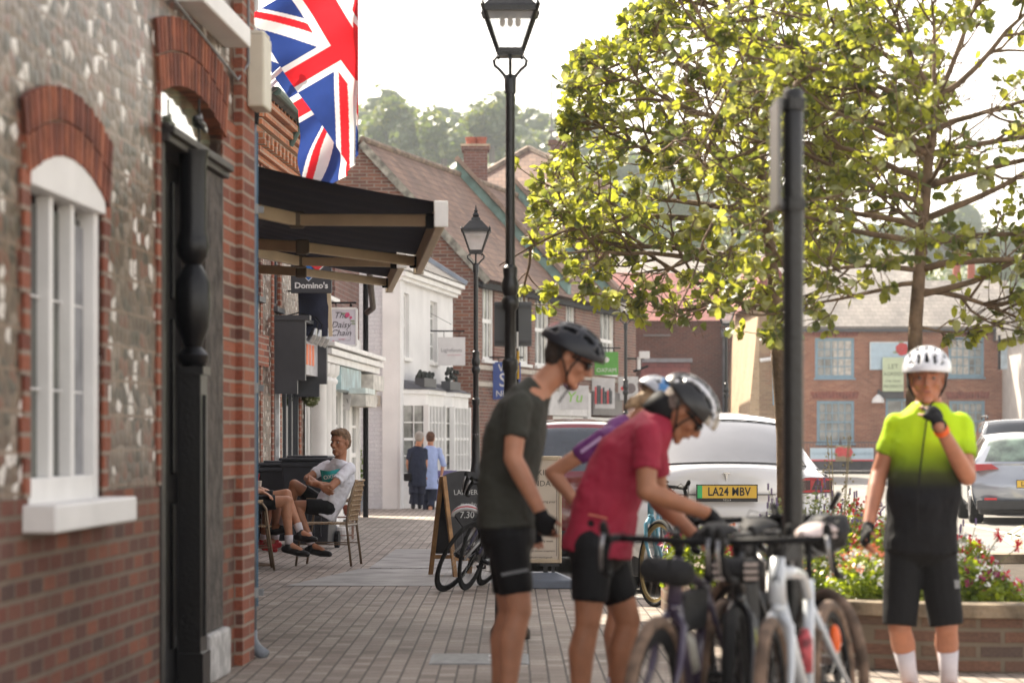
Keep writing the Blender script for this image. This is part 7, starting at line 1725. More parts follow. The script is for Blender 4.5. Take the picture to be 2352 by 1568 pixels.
# silver estate on the right
M_silver = mat('silver_blue_paint', (.34, .37, .42), .18, .3, .03, 2, coat=1)
kd = 42.0
kprof = [(.16, .28, .80, .18, 0), (.03, .40, .86, .20, 0), (.00, .60, .90, .20, 0), (.05, .78, .90, .2, 0), (.09, .95, .88, .2, 0), (.10, 1.02, .84, .22, .01), (.30, 1.30, .70, .16, .04), (.42, 1.40, .66, .14, .05), (.7, 1.45, .62, .06, .05), (1.8, 1.50, .60, 0, .05), (2.7, 1.42, .62, 0, .05), (3.4, 1.0, .76, -.1, .05), (4.3, .8, .82, -.2, .05), (4.6, .5, .8, -.3, .02)]
kx = PX(2365, kd)
kia = car('silver_estate', 'silver estate car with a yellow plate driving away at the right', (kx, kd, -.1), -.10, dict(w=1.80, paint=M_silver, prof=kprof, glass={6: .88, 5: .86, 10: .9}, side=[(.26, .82), (.42, .89), (.62, .91), (.82, .90), (.97, .87), (1.01, .84)], len=4.6, yr=.18, sh=1.01, gh=(5, 11), wheels=[.9, 3.6], gm=mat('green_glass', (.12, .17, .13), .06, 0, .8, 3, spec=1, coat=1)))
plate(kia, 'LF24 CCR', (.06, -.0, .66), .52, .11)
text('KIA', 'emblem_lettering', M_chrome, kia, (.0, .03, .92), .09, ext=.004, sx=1.5, shear=.2)
for S in (-1, 1):
    g = MB(); g.prism([(S*.48, .90), (S*.88, .86), (S*.89, .98), (S*.60, .98)], .06, .26); g.build('tail_light', M_lightr, kia, bevel=.01)
    g = MB(); g.box(S*.62-.1, S*.62+.1, -.008, .03, .40, .435); g.build('reflector', mat('red_lens', (.5, .02, .03)), kia)
g = MB(); g.box(-.84, .84, -.02, .12, .24, .40); g.build('bumper_insert', M_trim, kia, bevel=.02)
g = MB(); g.box(-.45, .45, -.01, .1, .36, .39); g.build('chrome_strip', M_chrome, kia)
g = MB(); g.tube([(.3, .9, 1.47), (.3, .85, 1.60)], .006, 5); g.build('aerial', M_trim, kia)
sx_, sy_ = PX(2345, 52), 52
suvp = [(.1, .3, .8, .1, 0), (.0, .5, .9, .12, 0), (0, .9, .92, .12, 0), (.05, 1.15, .88, .12, 0), (.15, 1.5, .74, .1, .03), (.3, 1.72, .68, .08, .05), (.6, 1.78, .66, .04, .05), (2.4, 1.78, .66, 0, .05), (2.9, 1.6, .68, 0, .05), (3.4, 1.2, .8, -.05, .04), (4.4, 1.05, .86, -.15, .04), (4.7, .7, .86, -.2, 0)]
suv = car('grey_suv', 'grey four wheel drive with roof rails beyond the silver estate', (sx_, sy_, -.1), -.12, dict(w=1.9, paint=mat('dark_silver_paint', (.25, .26, .27), .2, .3, .05, 2, coat=1), prof=suvp, glass={4: .9, 8: .9}, side=[(.28, .85), (.5, .93), (.8, .94), (1.05, .92), (1.15, .88)], len=4.7, yr=.12, sh=1.15, gh=(3, 9), wheels=[.9, 3.7]))
for S in (-1, 1): g = MB(); g.tube([(S*.62, .6, 1.80), (S*.62, .7, 1.85), (S*.62, 2.5, 1.85), (S*.62, 2.6, 1.80)], .02, 6); g.build('roof_rail', M_trim, suv); g = MB(); g.ell((S*1.02, 3.0, 1.25), (.1, .08, .11)); g.build('door_mirror', M_trim, suv)
wh = car('white_hatchback', 'small white car between the silver estate and the grey four wheel drive', (PX(2372, 47), 47, -.1), -.12, dict(w=1.75, paint=M_pearl, prof=kprof, glass={6: .86, 5: .84}, side=[(.26, .82), (.42, .87), (.62, .88), (.82, .88), (.97, .86), (1.01, .84)], len=4.3, yr=.18, sh=1.01, gh=(5, 11), wheels=[.9, 3.4]))
wh.location.z = -.0+.0; wh.location.z = -.1
fc = car('parked_car', 'dark car parked facing us by the yellow green shrub', (PX(2282, 57), 57, -.1), -.12, dict(w=1.75, paint=mat('dark_green_paint', (.05, .07, .06), .2, .2), prof=kprof, glass={6: .86, 5: .84}, side=[(.26, .82), (.42, .87), (.62, .88), (.82, .88), (.97, .86), (1.01, .84)], len=4.3, yr=.18, sh=1.01, gh=(5, 11), wheels=[.9, 3.4]))

# ------------------------------------------------------------------ bicycles
def bike(label, loc, rz, lean, o, name='bicycle'):
    e = thing(name, label, 'bicycle', loc, 0, o.get('group'), rot=(lean, 0, rz))
    fm = o['frame']; Rw = .335; tr_ = o.get('tyre_r', .018); mt = o.get('tyre', M_rubber); rim = o.get('rim', M_blackmatte); st = o.get('steer', 0)
    rh = Vector((-.43, 0, Rw)); fh = Vector((.57, 0, Rw)); bb_ = Vector((0, 0, .275)); stt = Vector((-.13, 0, .76)); hb_ = Vector((.375, 0, .70)); ht_ = Vector((.335, 0, .86))
    Ms = Matrix.Translation(hb_) @ Matrix.Rotation(st, 4, (ht_-hb_)) @ Matrix.Translation(-hb_)
    def wheel(c, M, nm):
        n = 40; g = MB(); pts = [c+Vector((Rw-tr_)*Vector((math.cos(2*math.pi*k/n), 0, math.sin(2*math.pi*k/n)))) for k in range(n+1)]
        pts = [(M @ p) for p in pts]; g.tube(pts, tr_, 10, cap=False); w_ = g.build(nm, mt, e, smooth=True)
        rd = o.get('rimd', .022); g = MB()
        ax = (M.to_3x3() @ Vector((0, 1, 0)))
        for k in range(n):
            a0, a1 = 2*math.pi*k/n, 2*math.pi*(k+1)/n; q = []
            for a in (a0, a1):
                for rr, off in ((Rw-2*tr_+.004, .011), (Rw-2*tr_-rd, .007)):
                    for sgn in (-1, 1): q.append(M @ (c+Vector((rr*math.cos(a), 0, rr*math.sin(a))))+ax*off*sgn)
            b = len(g.v); g.v += q
            for f in ((0, 4, 6, 2), (1, 3, 7, 5), (2, 6, 7, 3), (0, 1, 5, 4)): g.f.append(tuple(b+i for i in f)); g.m.append(0)
        g.build('rim', rim, w_); g = MB()
        for k in range(20):
            a = 2*math.pi*k/20; s_ = 1 if k % 2 else -1
            g.tube([M @ c+ax*.028*s_+(M.to_3x3() @ Vector((math.cos(a+.5)*.02, 0, math.sin(a+.5)*.02))), M @ (c+Vector(((Rw-.05)*math.cos(a), 0, (Rw-.05)*math.sin(a))))], .0012, 3, cap=False)
        g.build('spokes', M_steel, w_); g = MB(); g.tube([M @ c-ax*.05, M @ c-ax*.03, M @ c+ax*.03, M @ c+ax*.05], [.012, .02, .02, .012], 10)
        if o.get('disc'):
            g.tube([M @ c-ax*.036, M @ c-ax*.034], .075, 18)
        g.build('hub', M_blackmatte, w_); return w_
    I = Matrix.Identity(4); wheel(rh, I, 'rear_wheel'); wheel(fh, Ms, 'front_wheel')
    tb = o.get('tube', .017); g = MB()
    if o.get('dropped'): # bent top tube and low stays
        mid_ = Vector((-.09, 0, .70)); g.tube([ht_-Vector((-.01, 0, .05)), Vector((.12, 0, .80)), Vector((-.02, 0, .785)), mid_], [tb*1.3, tb*1.1, tb, tb*.9], 12)
    else: g.tube([ht_-Vector((-.01, 0, .03)), stt-Vector((0, 0, .03))], [tb, tb*.9], 12)
    g.tube([hb_+Vector((-.005, 0, .03)), bb_], [tb*1.35, tb*1.25], 12); g.tube([bb_, stt], tb, 12); g.tube([hb_, ht_], [tb*1.5, tb*1.25], 14); g.tube([bb_-Vector((0, .04, 0)), bb_+Vector((0, .04, 0))], .024, 14)
    sj = stt-Vector((0, 0, .09 if o.get('dropped') else .03))
    for s_ in (-1, 1):
        g.tube([sj, rh+Vector((.0, s_*.065, 0))], [tb*.7, tb*.5], 8); g.tube([bb_+Vector((0, s_*.03, 0)), rh+Vector((.12, s_*.06, -.01)), rh+Vector((0, s_*.065, 0))], [tb*.8, tb*.65, tb*.55], 8)
    g.build('frame', fm, e, smooth=True, label=o.get('flab'))
    g = MB(); M3 = lambda p: Ms @ Vector(p)
    cr = hb_+Vector((.012, 0, -.03)); g.tube([M3(hb_), M3(cr)], .024, 12)
    for s_ in (-1, 1): g.tube([M3(cr+Vector((0, s_*.01, 0))), M3(cr+Vector((.012, s_*.046, -.05))), M3(cr+Vector((.05, s_*.05, -.18))), M3(fh+Vector((0, s_*.055, 0)))], [.018, .016, .014, .009], 10)
    g.build('fork', o.get('fork', fm), e, smooth=True)
    # bars
    g = MB(); st0 = ht_+Vector((-.008, 0, .04+o.get('bh', 0))); st1 = st0+Vector((.10, 0, .025)); g.tube([M3(ht_), M3(st0+Vector((-.004, 0, .02)))], .019, 10); g.tube([M3(st0), M3(st1)], [.018, .016], 10)
    bw = o.get('barw', .195)
    g.tube([M3(st1+Vector((0, y, 0))) for y in (-bw, bw)], .0135, 10)
    for s_ in (-1, 1):
        pts = [(0, bw, 0), (.05, bw+.006, .0), (.085, bw+.01, -.01), (.10, bw+.015, -.045), (.085, bw+.022, -.09), (.04, bw+.03, -.125), (-.02, bw+.035, -.13)]
        g.tube([M3(st1+Vector((x, s_*y, z))) for x, y, z in pts], .0145, 8)
    bo = g.build('handlebar', M_blackmatte, e, smooth=True)
    for s_ in (-1, 1):
        g = MB(); g.tube([M3(st1+Vector(p)) for p in ((.07, s_*(bw+.01), -.005), (.12, s_*(bw+.012), .01), (.145, s_*(bw+.012), .045), (.150, s_*(bw+.010), .06))], [.017, .018, .016, .010], 10); bl_ = g.build('brake_hood', M_rubber, bo, smooth=True)
        g = MB(); g.tube([M3(st1+Vector(p)) for p in ((.145, s_*(bw+.012), .02), (.155, s_*(bw+.014), -.03), (.135, s_*(bw+.018), -.09), (.12, s_*(bw+.02), -.11))], [.008, .007, .006, .004], 6); g.build('brake_lever', M_steel, bl_, smooth=True)
        g = MB(); g.tube([M3(st1+Vector(p)) for p in ((.12, s_*bw, .0), (.20, s_*bw*.6, .03), (.15, s_*.04, -.06), (.02, 0, -.14))], .0022, 5); g.build('cable', M_blackmatte, bo)
    # saddle
    g = MB(); g.tube([stt-Vector((0, 0, .04)), stt+Vector((-.035, 0, .15))], .0135, 10); g.build('seat_post', M_blackmatte, e, smooth=True)
    sc = stt+Vector((-.05, 0, .185)); g = MB()
    g.grid(lambda a, b: (lambda x, w_: (sc.x-.13+x, (b-.5)*2*w_, sc.z+.012*(1-(2*b-1)**2)+.012*math.cos(x*14)-.02*abs(2*b-1)**3))(a*.27, .068*(1-a)**.9+.016+.0*(a)), 16, 12)
    g.grid(lambda a, b: (lambda x, w_: (sc.x-.13+x, (b-.5)*2*w_*.9, sc.z-.025-.006*(1-(2*b-1)**2)))(a*.27, .068*(1-a)**.9+.016), 16, 12)
    s__ = g.build('saddle', o.get('saddle', M_blackmatte), e, smooth=True); sm = s__.modifiers.new('s', 'SOLIDIFY'); sm.thickness = .012
    # drivetrain
    g = MB(); g.tube([bb_+Vector((0, -.055, 0)), bb_+Vector((0, -.051, 0))], .092, 28); g.tube([rh+Vector((0, -.050, 0)), rh+Vector((0, -.030, 0))], [.035, .058], 20); g.build('chainring', M_trim, e)
    ca = o.get('crank', .6)
    for s_ in (-1, 1):
        dv = Vector((math.cos(ca), 0, math.sin(ca)))*.17*s_; g = MB(); g.bar(bb_+Vector((0, s_*.062, 0)), bb_+dv+Vector((0, s_*.072, 0)), .014, .026); k_ = g.build('crank', o.get('crankm', M_trim), e, bevel=.004)
        g = MB(); c = bb_+dv+Vector((0, s_*.11, 0)); g.box(c.x-.04, c.x+.04, c.y-.035, c.y+.035, c.z-.010, c.z+.010); g.build('pedal', M_blackmatte, k_, bevel=.006)
    g = MB(); g.tube([bb_+Vector((0, -.053, .092)), rh+Vector((0, -.04, .045))], .004, 5); g.tube([bb_+Vector((0, -.053, -.092)), rh+Vector((.05, -.04, -.13)), rh+Vector((.02, -.04, -.06)), rh+Vector((0, -.04, -.045))], .004, 5); g.build('chain', M_steel, e)
    g = MB(); g.box(rh.x-.0, rh.x+.04, -.055, -.03, rh.z-.14, rh.z-.04); g.build('rear_derailleur', M_trim, e, bevel=.01)
    # luggage
    def bag(nm, c, r, m, boxy=False, lab=None):
        g = MB()
        if boxy: g.box(c[0]-r[0], c[0]+r[0], c[1]-r[1], c[1]+r[1], c[2]-r[2], c[2]+r[2]); return g.build(nm, m, e, bevel=min(r)*.45, label=lab)
        g.ell(c, r, nu=20, nv=12); return g.build(nm, m, e, smooth=True, label=lab)
    M_bag = mat('bag_cloth', (.009, .009, .010), .75, 0, .4, 12, .4, 30)
    for b_ in o.get('bags', ()):
        if b_ == 'bar':
            c = M3(st1+Vector((.075, 0, -.10))); g = MB(); g.cap(M3(st1+Vector((.05, -.055, -.10))), M3(st1+Vector((.05, .055, -.11))), .046, .050); bo_ = g.build('bar_bag', M_bag, e, smooth=True)
            if o.get('reflect'):
                g = MB()
                for y in (-.06, .06):
                    for z in (-.135, -.11, -.085): g.bar(M3(st1+Vector((.118-abs(z+.11)*.35-.01, y-.025, z))), M3(st1+Vector((.118-abs(z+.11)*.35-.01, y+.025, z))), .006, .012)
                g.build('reflective_strip', mat('reflective', (.6, .5, .45), .4), bo_)
        if b_ == 'frame': bag('frame_bag', (.12, 0, .66), (.19, .026, .075), M_bag, True)
        if b_ == 'top': bag('top_tube_bag', (.22, 0, .885), (.11, .028, .045), M_bag, True)
        if b_ == 'seat':
            g = MB(); g.cap(stt+Vector((-.02, 0, .07)), stt+Vector((-.34, 0, .14)), .05, .085); bo_ = g.build('seat_pack', M_bag, e, smooth=True); bo_.modifiers.new('s', 'SUBSURF').levels = 1
            tx_ = bpy.data.textures.new('bagfold', 'CLOUDS'); tx_.noise_scale = .07; dm_ = bo_.modifiers.new('d', 'DISPLACE'); dm_.texture = tx_; dm_.strength = .05
            for t_k in (.35, .6, .85):
                g = MB(); c_ = stt+Vector((-.02, 0, .07)).lerp(Vector((-.34, 0, .14)), t_k); r_k = .052+.037*t_k; g.tube([c_+Vector((.02*math.sin(2*math.pi*k/18), r_k*math.cos(2*math.pi*k/18), r_k*math.sin(2*math.pi*k/18))) for k in range(19)], .006, 5); g.build('pack_strap', M_grey, bo_)
            g = MB(); g.tube([stt+Vector((-.36, -.0, .24)), stt+Vector((-.44, 0, .30))], .014, 8); g.build('clip_light', M_trim, bo_)
        if b_ == 'bottle':
            g = MB(); q = hb_.lerp(bb_, .55)+Vector((-.045, 0, .05)); dd = (hb_-bb_).normalized(); g.tube([q-dd*.09, q+dd*.05, q+dd*.075, q+dd*.10], [.036, .036, .022, .018], 14); g.build('bottle', o.get('bottle', mat('bottle_white', (.55, .55, .5), .4)), e, smooth=True)
        if b_ == 'bottle2':
            g = MB(); q = bb_.lerp(stt, .42)+Vector((.055, 0, .03)); dd = (stt-bb_).normalized(); g.tube([q-dd*.08, q+dd*.04, q+dd*.06, q+dd*.08], [.030, .030, .02, .016], 14); g.build('bottle', mat('bottle_red', (.35, .05, .06), .5, 0, .6, 30), e, smooth=True)
        if b_ == 'light': 
            g = MB(); g.ell(stt.lerp(rh, .55)+Vector((-.02, .045, 0)), (.03, .022, .055)); g.build('orange_tag', mat('orange_plastic', (.80, .12, .01), .4), e, smooth=True)
        if b_ == 'computer':
            g = MB(); c = M3(st1+Vector((.03, 0, .03))); g.box(c.x-.03, c.x+.03, c.y-.025, c.y+.025, c.z-.006, c.z+.008); g.build('bike_computer', M_trim, e, bevel=.004)
    if o.get('dot'):
        g = MB(); 
        for k in range(16):
            a0, a1 = 2*math.pi*k/16, 2*math.pi*(k+1)/16; c = hb_.lerp(ht_, .5)+Vector((.026, 0, 0)); g.bar(c+Vector((0, .011*math.cos(a0), .020*math.sin(a0))), c+Vector((0, .011*math.cos(a1), .020*math.sin(a1))), .004, .006)
        g.build('head_badge', M_trim, e)
    return e
def place(label, uf, df, ur, dr, lean, o, z=0):
    # front hub column/depth and rear hub column/depth -> root
    f = Vector((PX(uf, df), df)); r = Vector((PX(ur, dr), dr)); a = math.atan2(f.y-r.y, f.x-r.x); c = r+(f-r).normalized()*.43
    return bike(label, (c.x, c.y, z), a, lean, o)
M_bwhite = mat('white_frame', (.52, .56, .60), .25, 0, .05, 5, coat=.8); M_bpurp = mat('dark_purple_frame', (.055, .04, .075), .3, 0, .2, 5, coat=.6)
M_bblack = mat('black_frame', (.01, .01, .011), .3, 0, .2, 5, coat=.5)
place('white gravel bicycle with a bent top tube nearest the camera at the right', 1790, 9.05, 1925, 9.95, .06, dict(frame=M_bwhite, tyre=M_rubber_mud, tyre_r=.024, dropped=True, disc=True, tube=.021, bags=('bottle2', 'light', 'computer', 'top'), dot=True, steer=.10, saddle=mat('pale_saddle', (.55, .45, .43), .5), crank=.4))
place('dark purple gravel bicycle with black bar bag nearest the crimson jersey', 1503, 9.1, 1640, 10.0, -.05, dict(frame=M_bpurp, tyre=M_rubber_mud, tyre_r=.023, disc=True, tube=.019, bags=('bar', 'bottle', 'computer', 'frame'), steer=-.05, rimd=.045, crank=1.2))
place('black touring bicycle with a reflective striped bar bag between the purple and white bicycles', 1693, 9.5, 1765, 10.5, .03, dict(frame=M_bblack, tyre_r=.022, disc=True, bags=('bar', 'frame', 'bottle', 'top'), reflect=True, bh=-.02, bottle=mat('bottle_lime', (.45, .5, .1), .4), steer=.04, rimd=.04, crank=2.0))
place('black bicycle with a bulky seat pack held by the lime jersey man', 1740, 11.5, 1915, 10.75, -.04, dict(frame=M_bblack, tyre=M_rubber_mud, tyre_r=.023, bags=('seat', 'frame', 'top'), crank=.2))
place('black road bicycle standing behind the black touring bicycle, its narrow saddle raised', 1700, 11.6, 1790, 10.7, .02, dict(frame=M_bblack, tyre_r=.015, bags=('bottle',), crank=1.5))
place('pale blue road bicycle leaning in front of the white saloon', 1500, 20.0, 1530, 20.95, .05, dict(frame=mat('blue_frame', (.10, .30, .42), .3, coat=.5), rim=mat('gold_rim', (.35, .26, .10), .4, .5), steer=.55, bags=('bottle',)))
GB = 'road bicycles leaning on the chalk board'
place('silver road bicycle with a big tilted front wheel leaning on the chalk board', 1030, 22.1, 1105, 22.9, -.50, dict(frame=mat('silver_frame', (.42, .43, .45), .3, .5), tyre_r=.013, rimd=.03, steer=-.10, bags=(), group=GB, crank=.3))
place('dark road bicycle half hidden behind the silver one at the chalk board', 1082, 22.3, 1150, 23.1, -.22, dict(frame=mat('indigo_frame', (.05, .05, .13), .3, coat=.5), tyre_r=.013, rimd=.03, steer=.0, group=GB, crank=.9))
e = thing('hanging_helmet', 'red and white cycle helmet hung on the silver bicycle', 'helmet', (PX(1072, 22.25), 22.25, PZ(1185, 22.25)))
g = MB()
for k, m_ in ((0, 0), (1, 1), (2, 0), (3, 1), (4, 0)):
    y = (k-2)*.035
    pts = [(.12*math.cos(a), y+.0, .09*math.sin(a)*(1-abs(k-2)*.14)) for a in [math.pi*j/10 for j in range(11)]]
    g.tube(pts, .014, 8, mi=m_)
g.build('shell', [mat('helmet_white2', (.6, .6, .62), .3), mat('helmet_red', (.5, .02, .03), .3)], e, smooth=True)
g = MB(); g.tube([(-.1, 0, 0), (-.03, .05, -.1), (.03, .05, -.1), (.1, 0, 0)], .005, 5); g.build('strap', M_blackmatte, e)

# ------------------------------------------------------------------ woven chairs
M_bronze = mat('bronze_tube', (.20, .145, .095), .4, .4, .1, 10); M_rattan = mat('rattan', (.38, .26, .15), .8, 0, .35, 60, .6, 90)
def chair(label, loc, rz):
    e = thing('woven_chair', label, 'chair', loc, rz, 'woven cafe chairs'); r = .0125
    for s_ in (-1, 1):
        g = MB(); y = .26*s_; g.tube([(.27, y, 0), (.22, y, .35), (.19, y, .60), (.15, y, .655), (.08, y, .665), (-.20, y*.98, .64)], r, 8); g.build('leg', M_bronze, e, smooth=True, label='front leg running up into the arm rest')
        g = MB(); g.tube([(-.30, y, 0), (-.25, y*.97, .42), (-.27, y*.93, .62), (-.33, y*.80, .86)], r, 8); g.build('leg', M_bronze, e, smooth=True, label='back leg running up into the back rest')
        g = MB(); g.tube([(.16, y, .672), (-.16, y*.98, .652)], .017, 8); g.build('arm_rest', M_rattan, e, smooth=True)
        g = MB(); g.tube([(.245, y, .22), (-.275, y, .22)], .007, 6); g.build('stretcher', M_bronze, e)
    g = MB(); g.tube([(.21, -.26, .41), (.21, .26, .41)], r, 8); g.tube([(-.25, -.255, .41), (-.25, .255, .41)], r, 8); g.tube([(-.33, -.21, .86), (-.33, .21, .86)], r, 8); g.build('seat_frame', M_bronze, e)
    g = MB()
    for k in range(9): x = -.23+k*.054; g.box(x, x+.040, -.255, .255, .42, .432)
    g.build('seat', M_rattan, e)
    g = MB()
    def bk(a, b, o=0): return (-.26-.075*b+.03*math.cos((a-.5)*3)*.4+o, (a-.5)*(.49-.06*b), .46+.40*b)
    for k in range(17):
        b = k/16; g.tube([bk(a/8, b, .006 if k % 2 else -.006) for a in range(9)], .011, 5)
    for k in range(14):
        a = k/13; g.tube([bk(a, b/6, .0) for b in range(7)], .006, 4)
    g.build('backrest', M_rattan, e); return e
chair('woven armchair carrying the smiling man in the white tee shirt', (PX(752, 26.6), 26.6, 0), R(172))
chair('woven armchair beside the drainpipe holding the person with crossed legs', (PX(592, 25.75)-.12, 25.75, 0), R(8))
e = thing('cafe_table', 'small round cafe table edge behind the seated people', 'table', (PX(585, 26.5), 26.5, 0))
g = MB(); g.lathe((0, 0, 0), [(.30, .70), (.31, .715), (.30, .73)], 24); g.build('table_top', mat('bronze_top', (.22, .18, .14), .4), e); g = MB(); g.lathe((0, 0, 0), [(.2, 0), (.2, .015), (.03, .03), (.025, .70)], 14); g.build('pedestal', M_bronze, e)
e = thing('coffee_cup', 'tall pale drink cup on the small round table', 'cup', (PX(592, 26.4), 26.4, .73)); g = MB(); g.lathe((0, 0, 0), [(.03, 0), (.04, .12), (.043, .12), (.04, .13)], 14); g.build('cup', mat('paper_cup', (.6, .5, .42), .6), e); g = MB(); g.tube([(0, 0, .1), (.015, 0, .2)], .004, 5); g.build('straw', M_red, e)
# ------------------------------------------------------------------ bins
def bin_(label, x, y, rz, s_=1):
    e = thing('wheelie_bin', label, 'bin', (x, y, 0), rz, 'dark wheelie bins outside the shop'); M_bin = mat('bin_plastic', (.030, .033, .040), .45, 0, .15, 6)
    w0, w1, d0, d1, h = .22*s_, .28*s_, .24*s_, .34*s_, .98*s_
    g = MB(); g.add([(-w0, -d0, .06), (w0, -d0, .06), (w0, d0, .06), (-w0, d0, .06), (-w1, -d1, h), (w1, -d1, h), (w1, d1, h), (-w1, d1, h)], [(3, 2, 1, 0), (4, 5, 6, 7), (0, 1, 5, 4), (1, 2, 6, 5), (2, 3, 7, 6), (3, 0, 4, 7)])
    g.box(-w1-.015, w1+.015, -d1-.015, d1+.015, h-.07, h-.02)
    for k in range(5): x_ = -w0+.05+k*.08; g.box(x_, x_+.03, -d0-.05, -d0-.02, .15, h-.25)
    g.build('body', M_bin, e, bevel=.012)
    g = MB(); g.box(-w1-.025, w1+.025, -d1-.03, d1+.04, h, h+.035); g.box(-w1+.05, w1-.05, -d1+.05, d1-.05, h+.035, h+.06); g.build('lid', M_bin, e, bevel=.015)
    g = MB(); g.tube([(-w1, d1+.06, h), (w1, d1+.06, h)], .016, 8); g.build('handle', M_bin, e)
    for S in (-1, 1): g = MB(); g.tube([(S*w0, d0+.02, .10), (S*(w0+.05), d0+.02, .10)], .10, 16); g.build('wheel', M_rubber, e)
    return e
bin_('dark wheelie bin with a grey lid by the dark shop door', PX(648, 31.6), 31.6, .1, .98)
bin_('second dark wheelie bin standing behind the smiling seated man', PX(716, 30.6), 30.6, -.1, 1.05)
# plant pot and gift display
e = thing('potted_plant', 'leafy climbing plant in a grey pot against the white end wall', 'plant', (PX(815, 46.2), 46.2, 0))
g = MB(); g.lathe((0, 0, 0), [(.13, 0), (.17, .32), (.19, .34), (.19, .38), (.16, .38)], 16); g.build('pot', mat('grey_pot', (.20, .21, .23), .7), e)
g = MB()
for k in range(620):
    z = rf_.uniform(.35, 1.15); r_ = .20*math.sin(min(1, (z-.3)/.8)*math.pi*.8+.3)+.05; a = rf_.uniform(0, 6.28); leafq(g, Vector((r_*rf_.random()*math.cos(a), r_*rf_.random()*math.sin(a), z)), Vector((rf_.gauss(0, 1), rf_.gauss(0, 1), .8)), .035, 0)
for k in range(5): g.tube([(0, 0, .3), (rf_.uniform(-.1, .1), rf_.uniform(-.1, .1), 1.0)], .006, 4)
g.build('foliage', leafmat('pot_leaf', (.07, .12, .03), (.16, .22, .06), .4), e, fix=False)
e = thing('gift_rack', 'low wire rack of pots and trinkets on the pavement beside the chair', 'rack', (PX(778, 33.5), 33.5, 0)); g = MB()
for x in (-.18, .18):
    for y in (-.12, .12): g.tube([(x, y, 0), (x, y, .52)], .008, 5)
for z in (.05, .28, .5): g.tube([(-.18, -.12, z), (.18, -.12, z), (.18, .12, z), (-.18, .12, z), (-.18, -.12, z)], .007, 5)
g.tube([(.12, 0, .5), (.2, 0, .62), (.27, 0, .5), (.27, 0, .3)], .010, 6)
g.build('rack', mat('rack_wire', (.25, .14, .10), .5), e)
for x, z, r_, m_ in ((-.1, .0, .09, 'grey_pot'), (.05, .0, .08, 'white_paint'), (.12, .3, .07, 'terracotta'), (-.06, .3, .075, 'rattan'), (-.1, .5, .06, 'white_paint')):
    g = MB(); g.lathe((x, 0, z), [(r_*.6, 0), (r_, r_*1.4), (r_*.9, r_*1.9), (r_*.5, r_*2.0)], 12); g.build('trinket_pot', MAT[m_], e)
e = thing('bric_a_brac', 'yellow and orange ornaments hanging by the shop doorway', 'ornament', (PX(686, 36), 35.6, 0)); g = MB()
for z, m_ in ((1.30, 0), (1.18, 0), (.95, 1), (.88, 1), (.70, 0), (.55, 1)): g.ell((0, -.05, z), (.05, .05, .06), m_)
g.build('ornament', [mat('orange_orn', (.6, .2, .04), .6), mat('yellow_orn', (.6, .45, .04), .6)], e)

# ------------------------------------------------------------------ boards
bd0 = 24.55
e = thing('chalk_board', 'wooden framed chalk board with curved top and white chalk writing', 'A-board', (PX(1062, bd0), bd0, 0), .0)
def ab(y0, y1, nm):
    pass
hw = .205; H_ = PZ(1088, bd0); M_oak = mat('oak_frame', (.30, .16, .06), .55, 0, .3, 9, .3, 40); M_chalk = mat('chalkboard', (.018, .018, .020), .7, 0, .5, 5)
for S, yb in ((-1, -.26), (1, .26)):
    g = MB(); 
    g.bar((-hw, yb, 0), (-hw, 0+.02*S, H_-.02), .04, .03, up=(0, 1, 0)); g.bar((hw, yb, 0), (hw, .02*S, H_-.02), .04, .03, up=(0, 1, 0)); g.bar((-hw, yb*.82, .17), (hw, yb*.82, .17), .03, .04)
    g.build('frame', M_oak, e, bevel=.004)
    g = MB(); 
    def bp(x, t): z = .2+(H_-.2)*t; return (x, yb+(-yb+.02*S)*(z/H_), z)
    pts = [bp(-hw+.02, 0), bp(hw-.02, 0)]+[(lambda x: bp(x, .97+.07*(1-(x/hw)**2)))(hw-.02-(2*hw-.04)*k/10) for k in range(11)]
    n = len(pts); g.add([Vector(p)+Vector((0, -.006, 0)) for p in pts]+[Vector(p)+Vector((0, .006, 0)) for p in pts], [tuple(range(n)), tuple(reversed(range(n, 2*n)))]+[(i, (i+1) % n, n+(i+1) % n, n+i) for i in range(n)]); pn = g.build('board', M_chalk, e)
    if S == -1:
        tl = math.atan2(.24, H_); 
        for s, x, z, sz, shr in (("GARDEN", .01, .87, .07, 0), ("LARDER", -.0, .78, .07, 0), ("monday", .02, .67, .055, 0), ("7.30", -.02, .57, .09, .2), ("START", .03, .30, .05, 0)):
            y = yb+(-yb)*(z/H_)-.022; text(s, 'chalk_lettering', mat('chalk', (.45, .45, .44), .9), pn, (x, y, z), sz, rot=(math.pi/2-tl, 0, 0), ext=.0008, shear=shr)
e.rotation_euler = (0, 0, R(28))
# parking notice on a weighted base
pd = 22.6
e = thing('parking_notice', 'cream poster stand with parking notice on a grey weighted base', 'sign', (PX(1240, pd), pd, 0))
hw = PX(1290, pd)-PX(1240, pd); z0, z1 = PZ(1292, pd), PZ(1047, pd); M_notice = mat('notice_paper', (.58, .50, .42), .5, 0, .04)
g = MB(); g.box(-hw+.02, hw-.02, -.012, .012, z0+.02, z1-.02); pn = g.build('poster', M_notice, e)
g = MB()
for a in ((-hw, -hw+.025, z0, z1), (hw-.025, hw, z0, z1), (-hw+.025, hw-.025, z0, z0+.035), (-hw+.025, hw-.025, z1-.035, z1)): g.box(a[0], a[1], -.022, .022, a[2], a[3])
g.build('frame', mat('notice_frame', (.52, .42, .30), .5), e, bevel=.005)
g = MB(); g.box(.0, hw-.02, -.02, .02, z0-.03, z0); g.box(.03, .07, -.015, .015, .12, z0); g.box(.10, .13, -.015, .015, .12, z0); g.build('stem', M_trim, e)
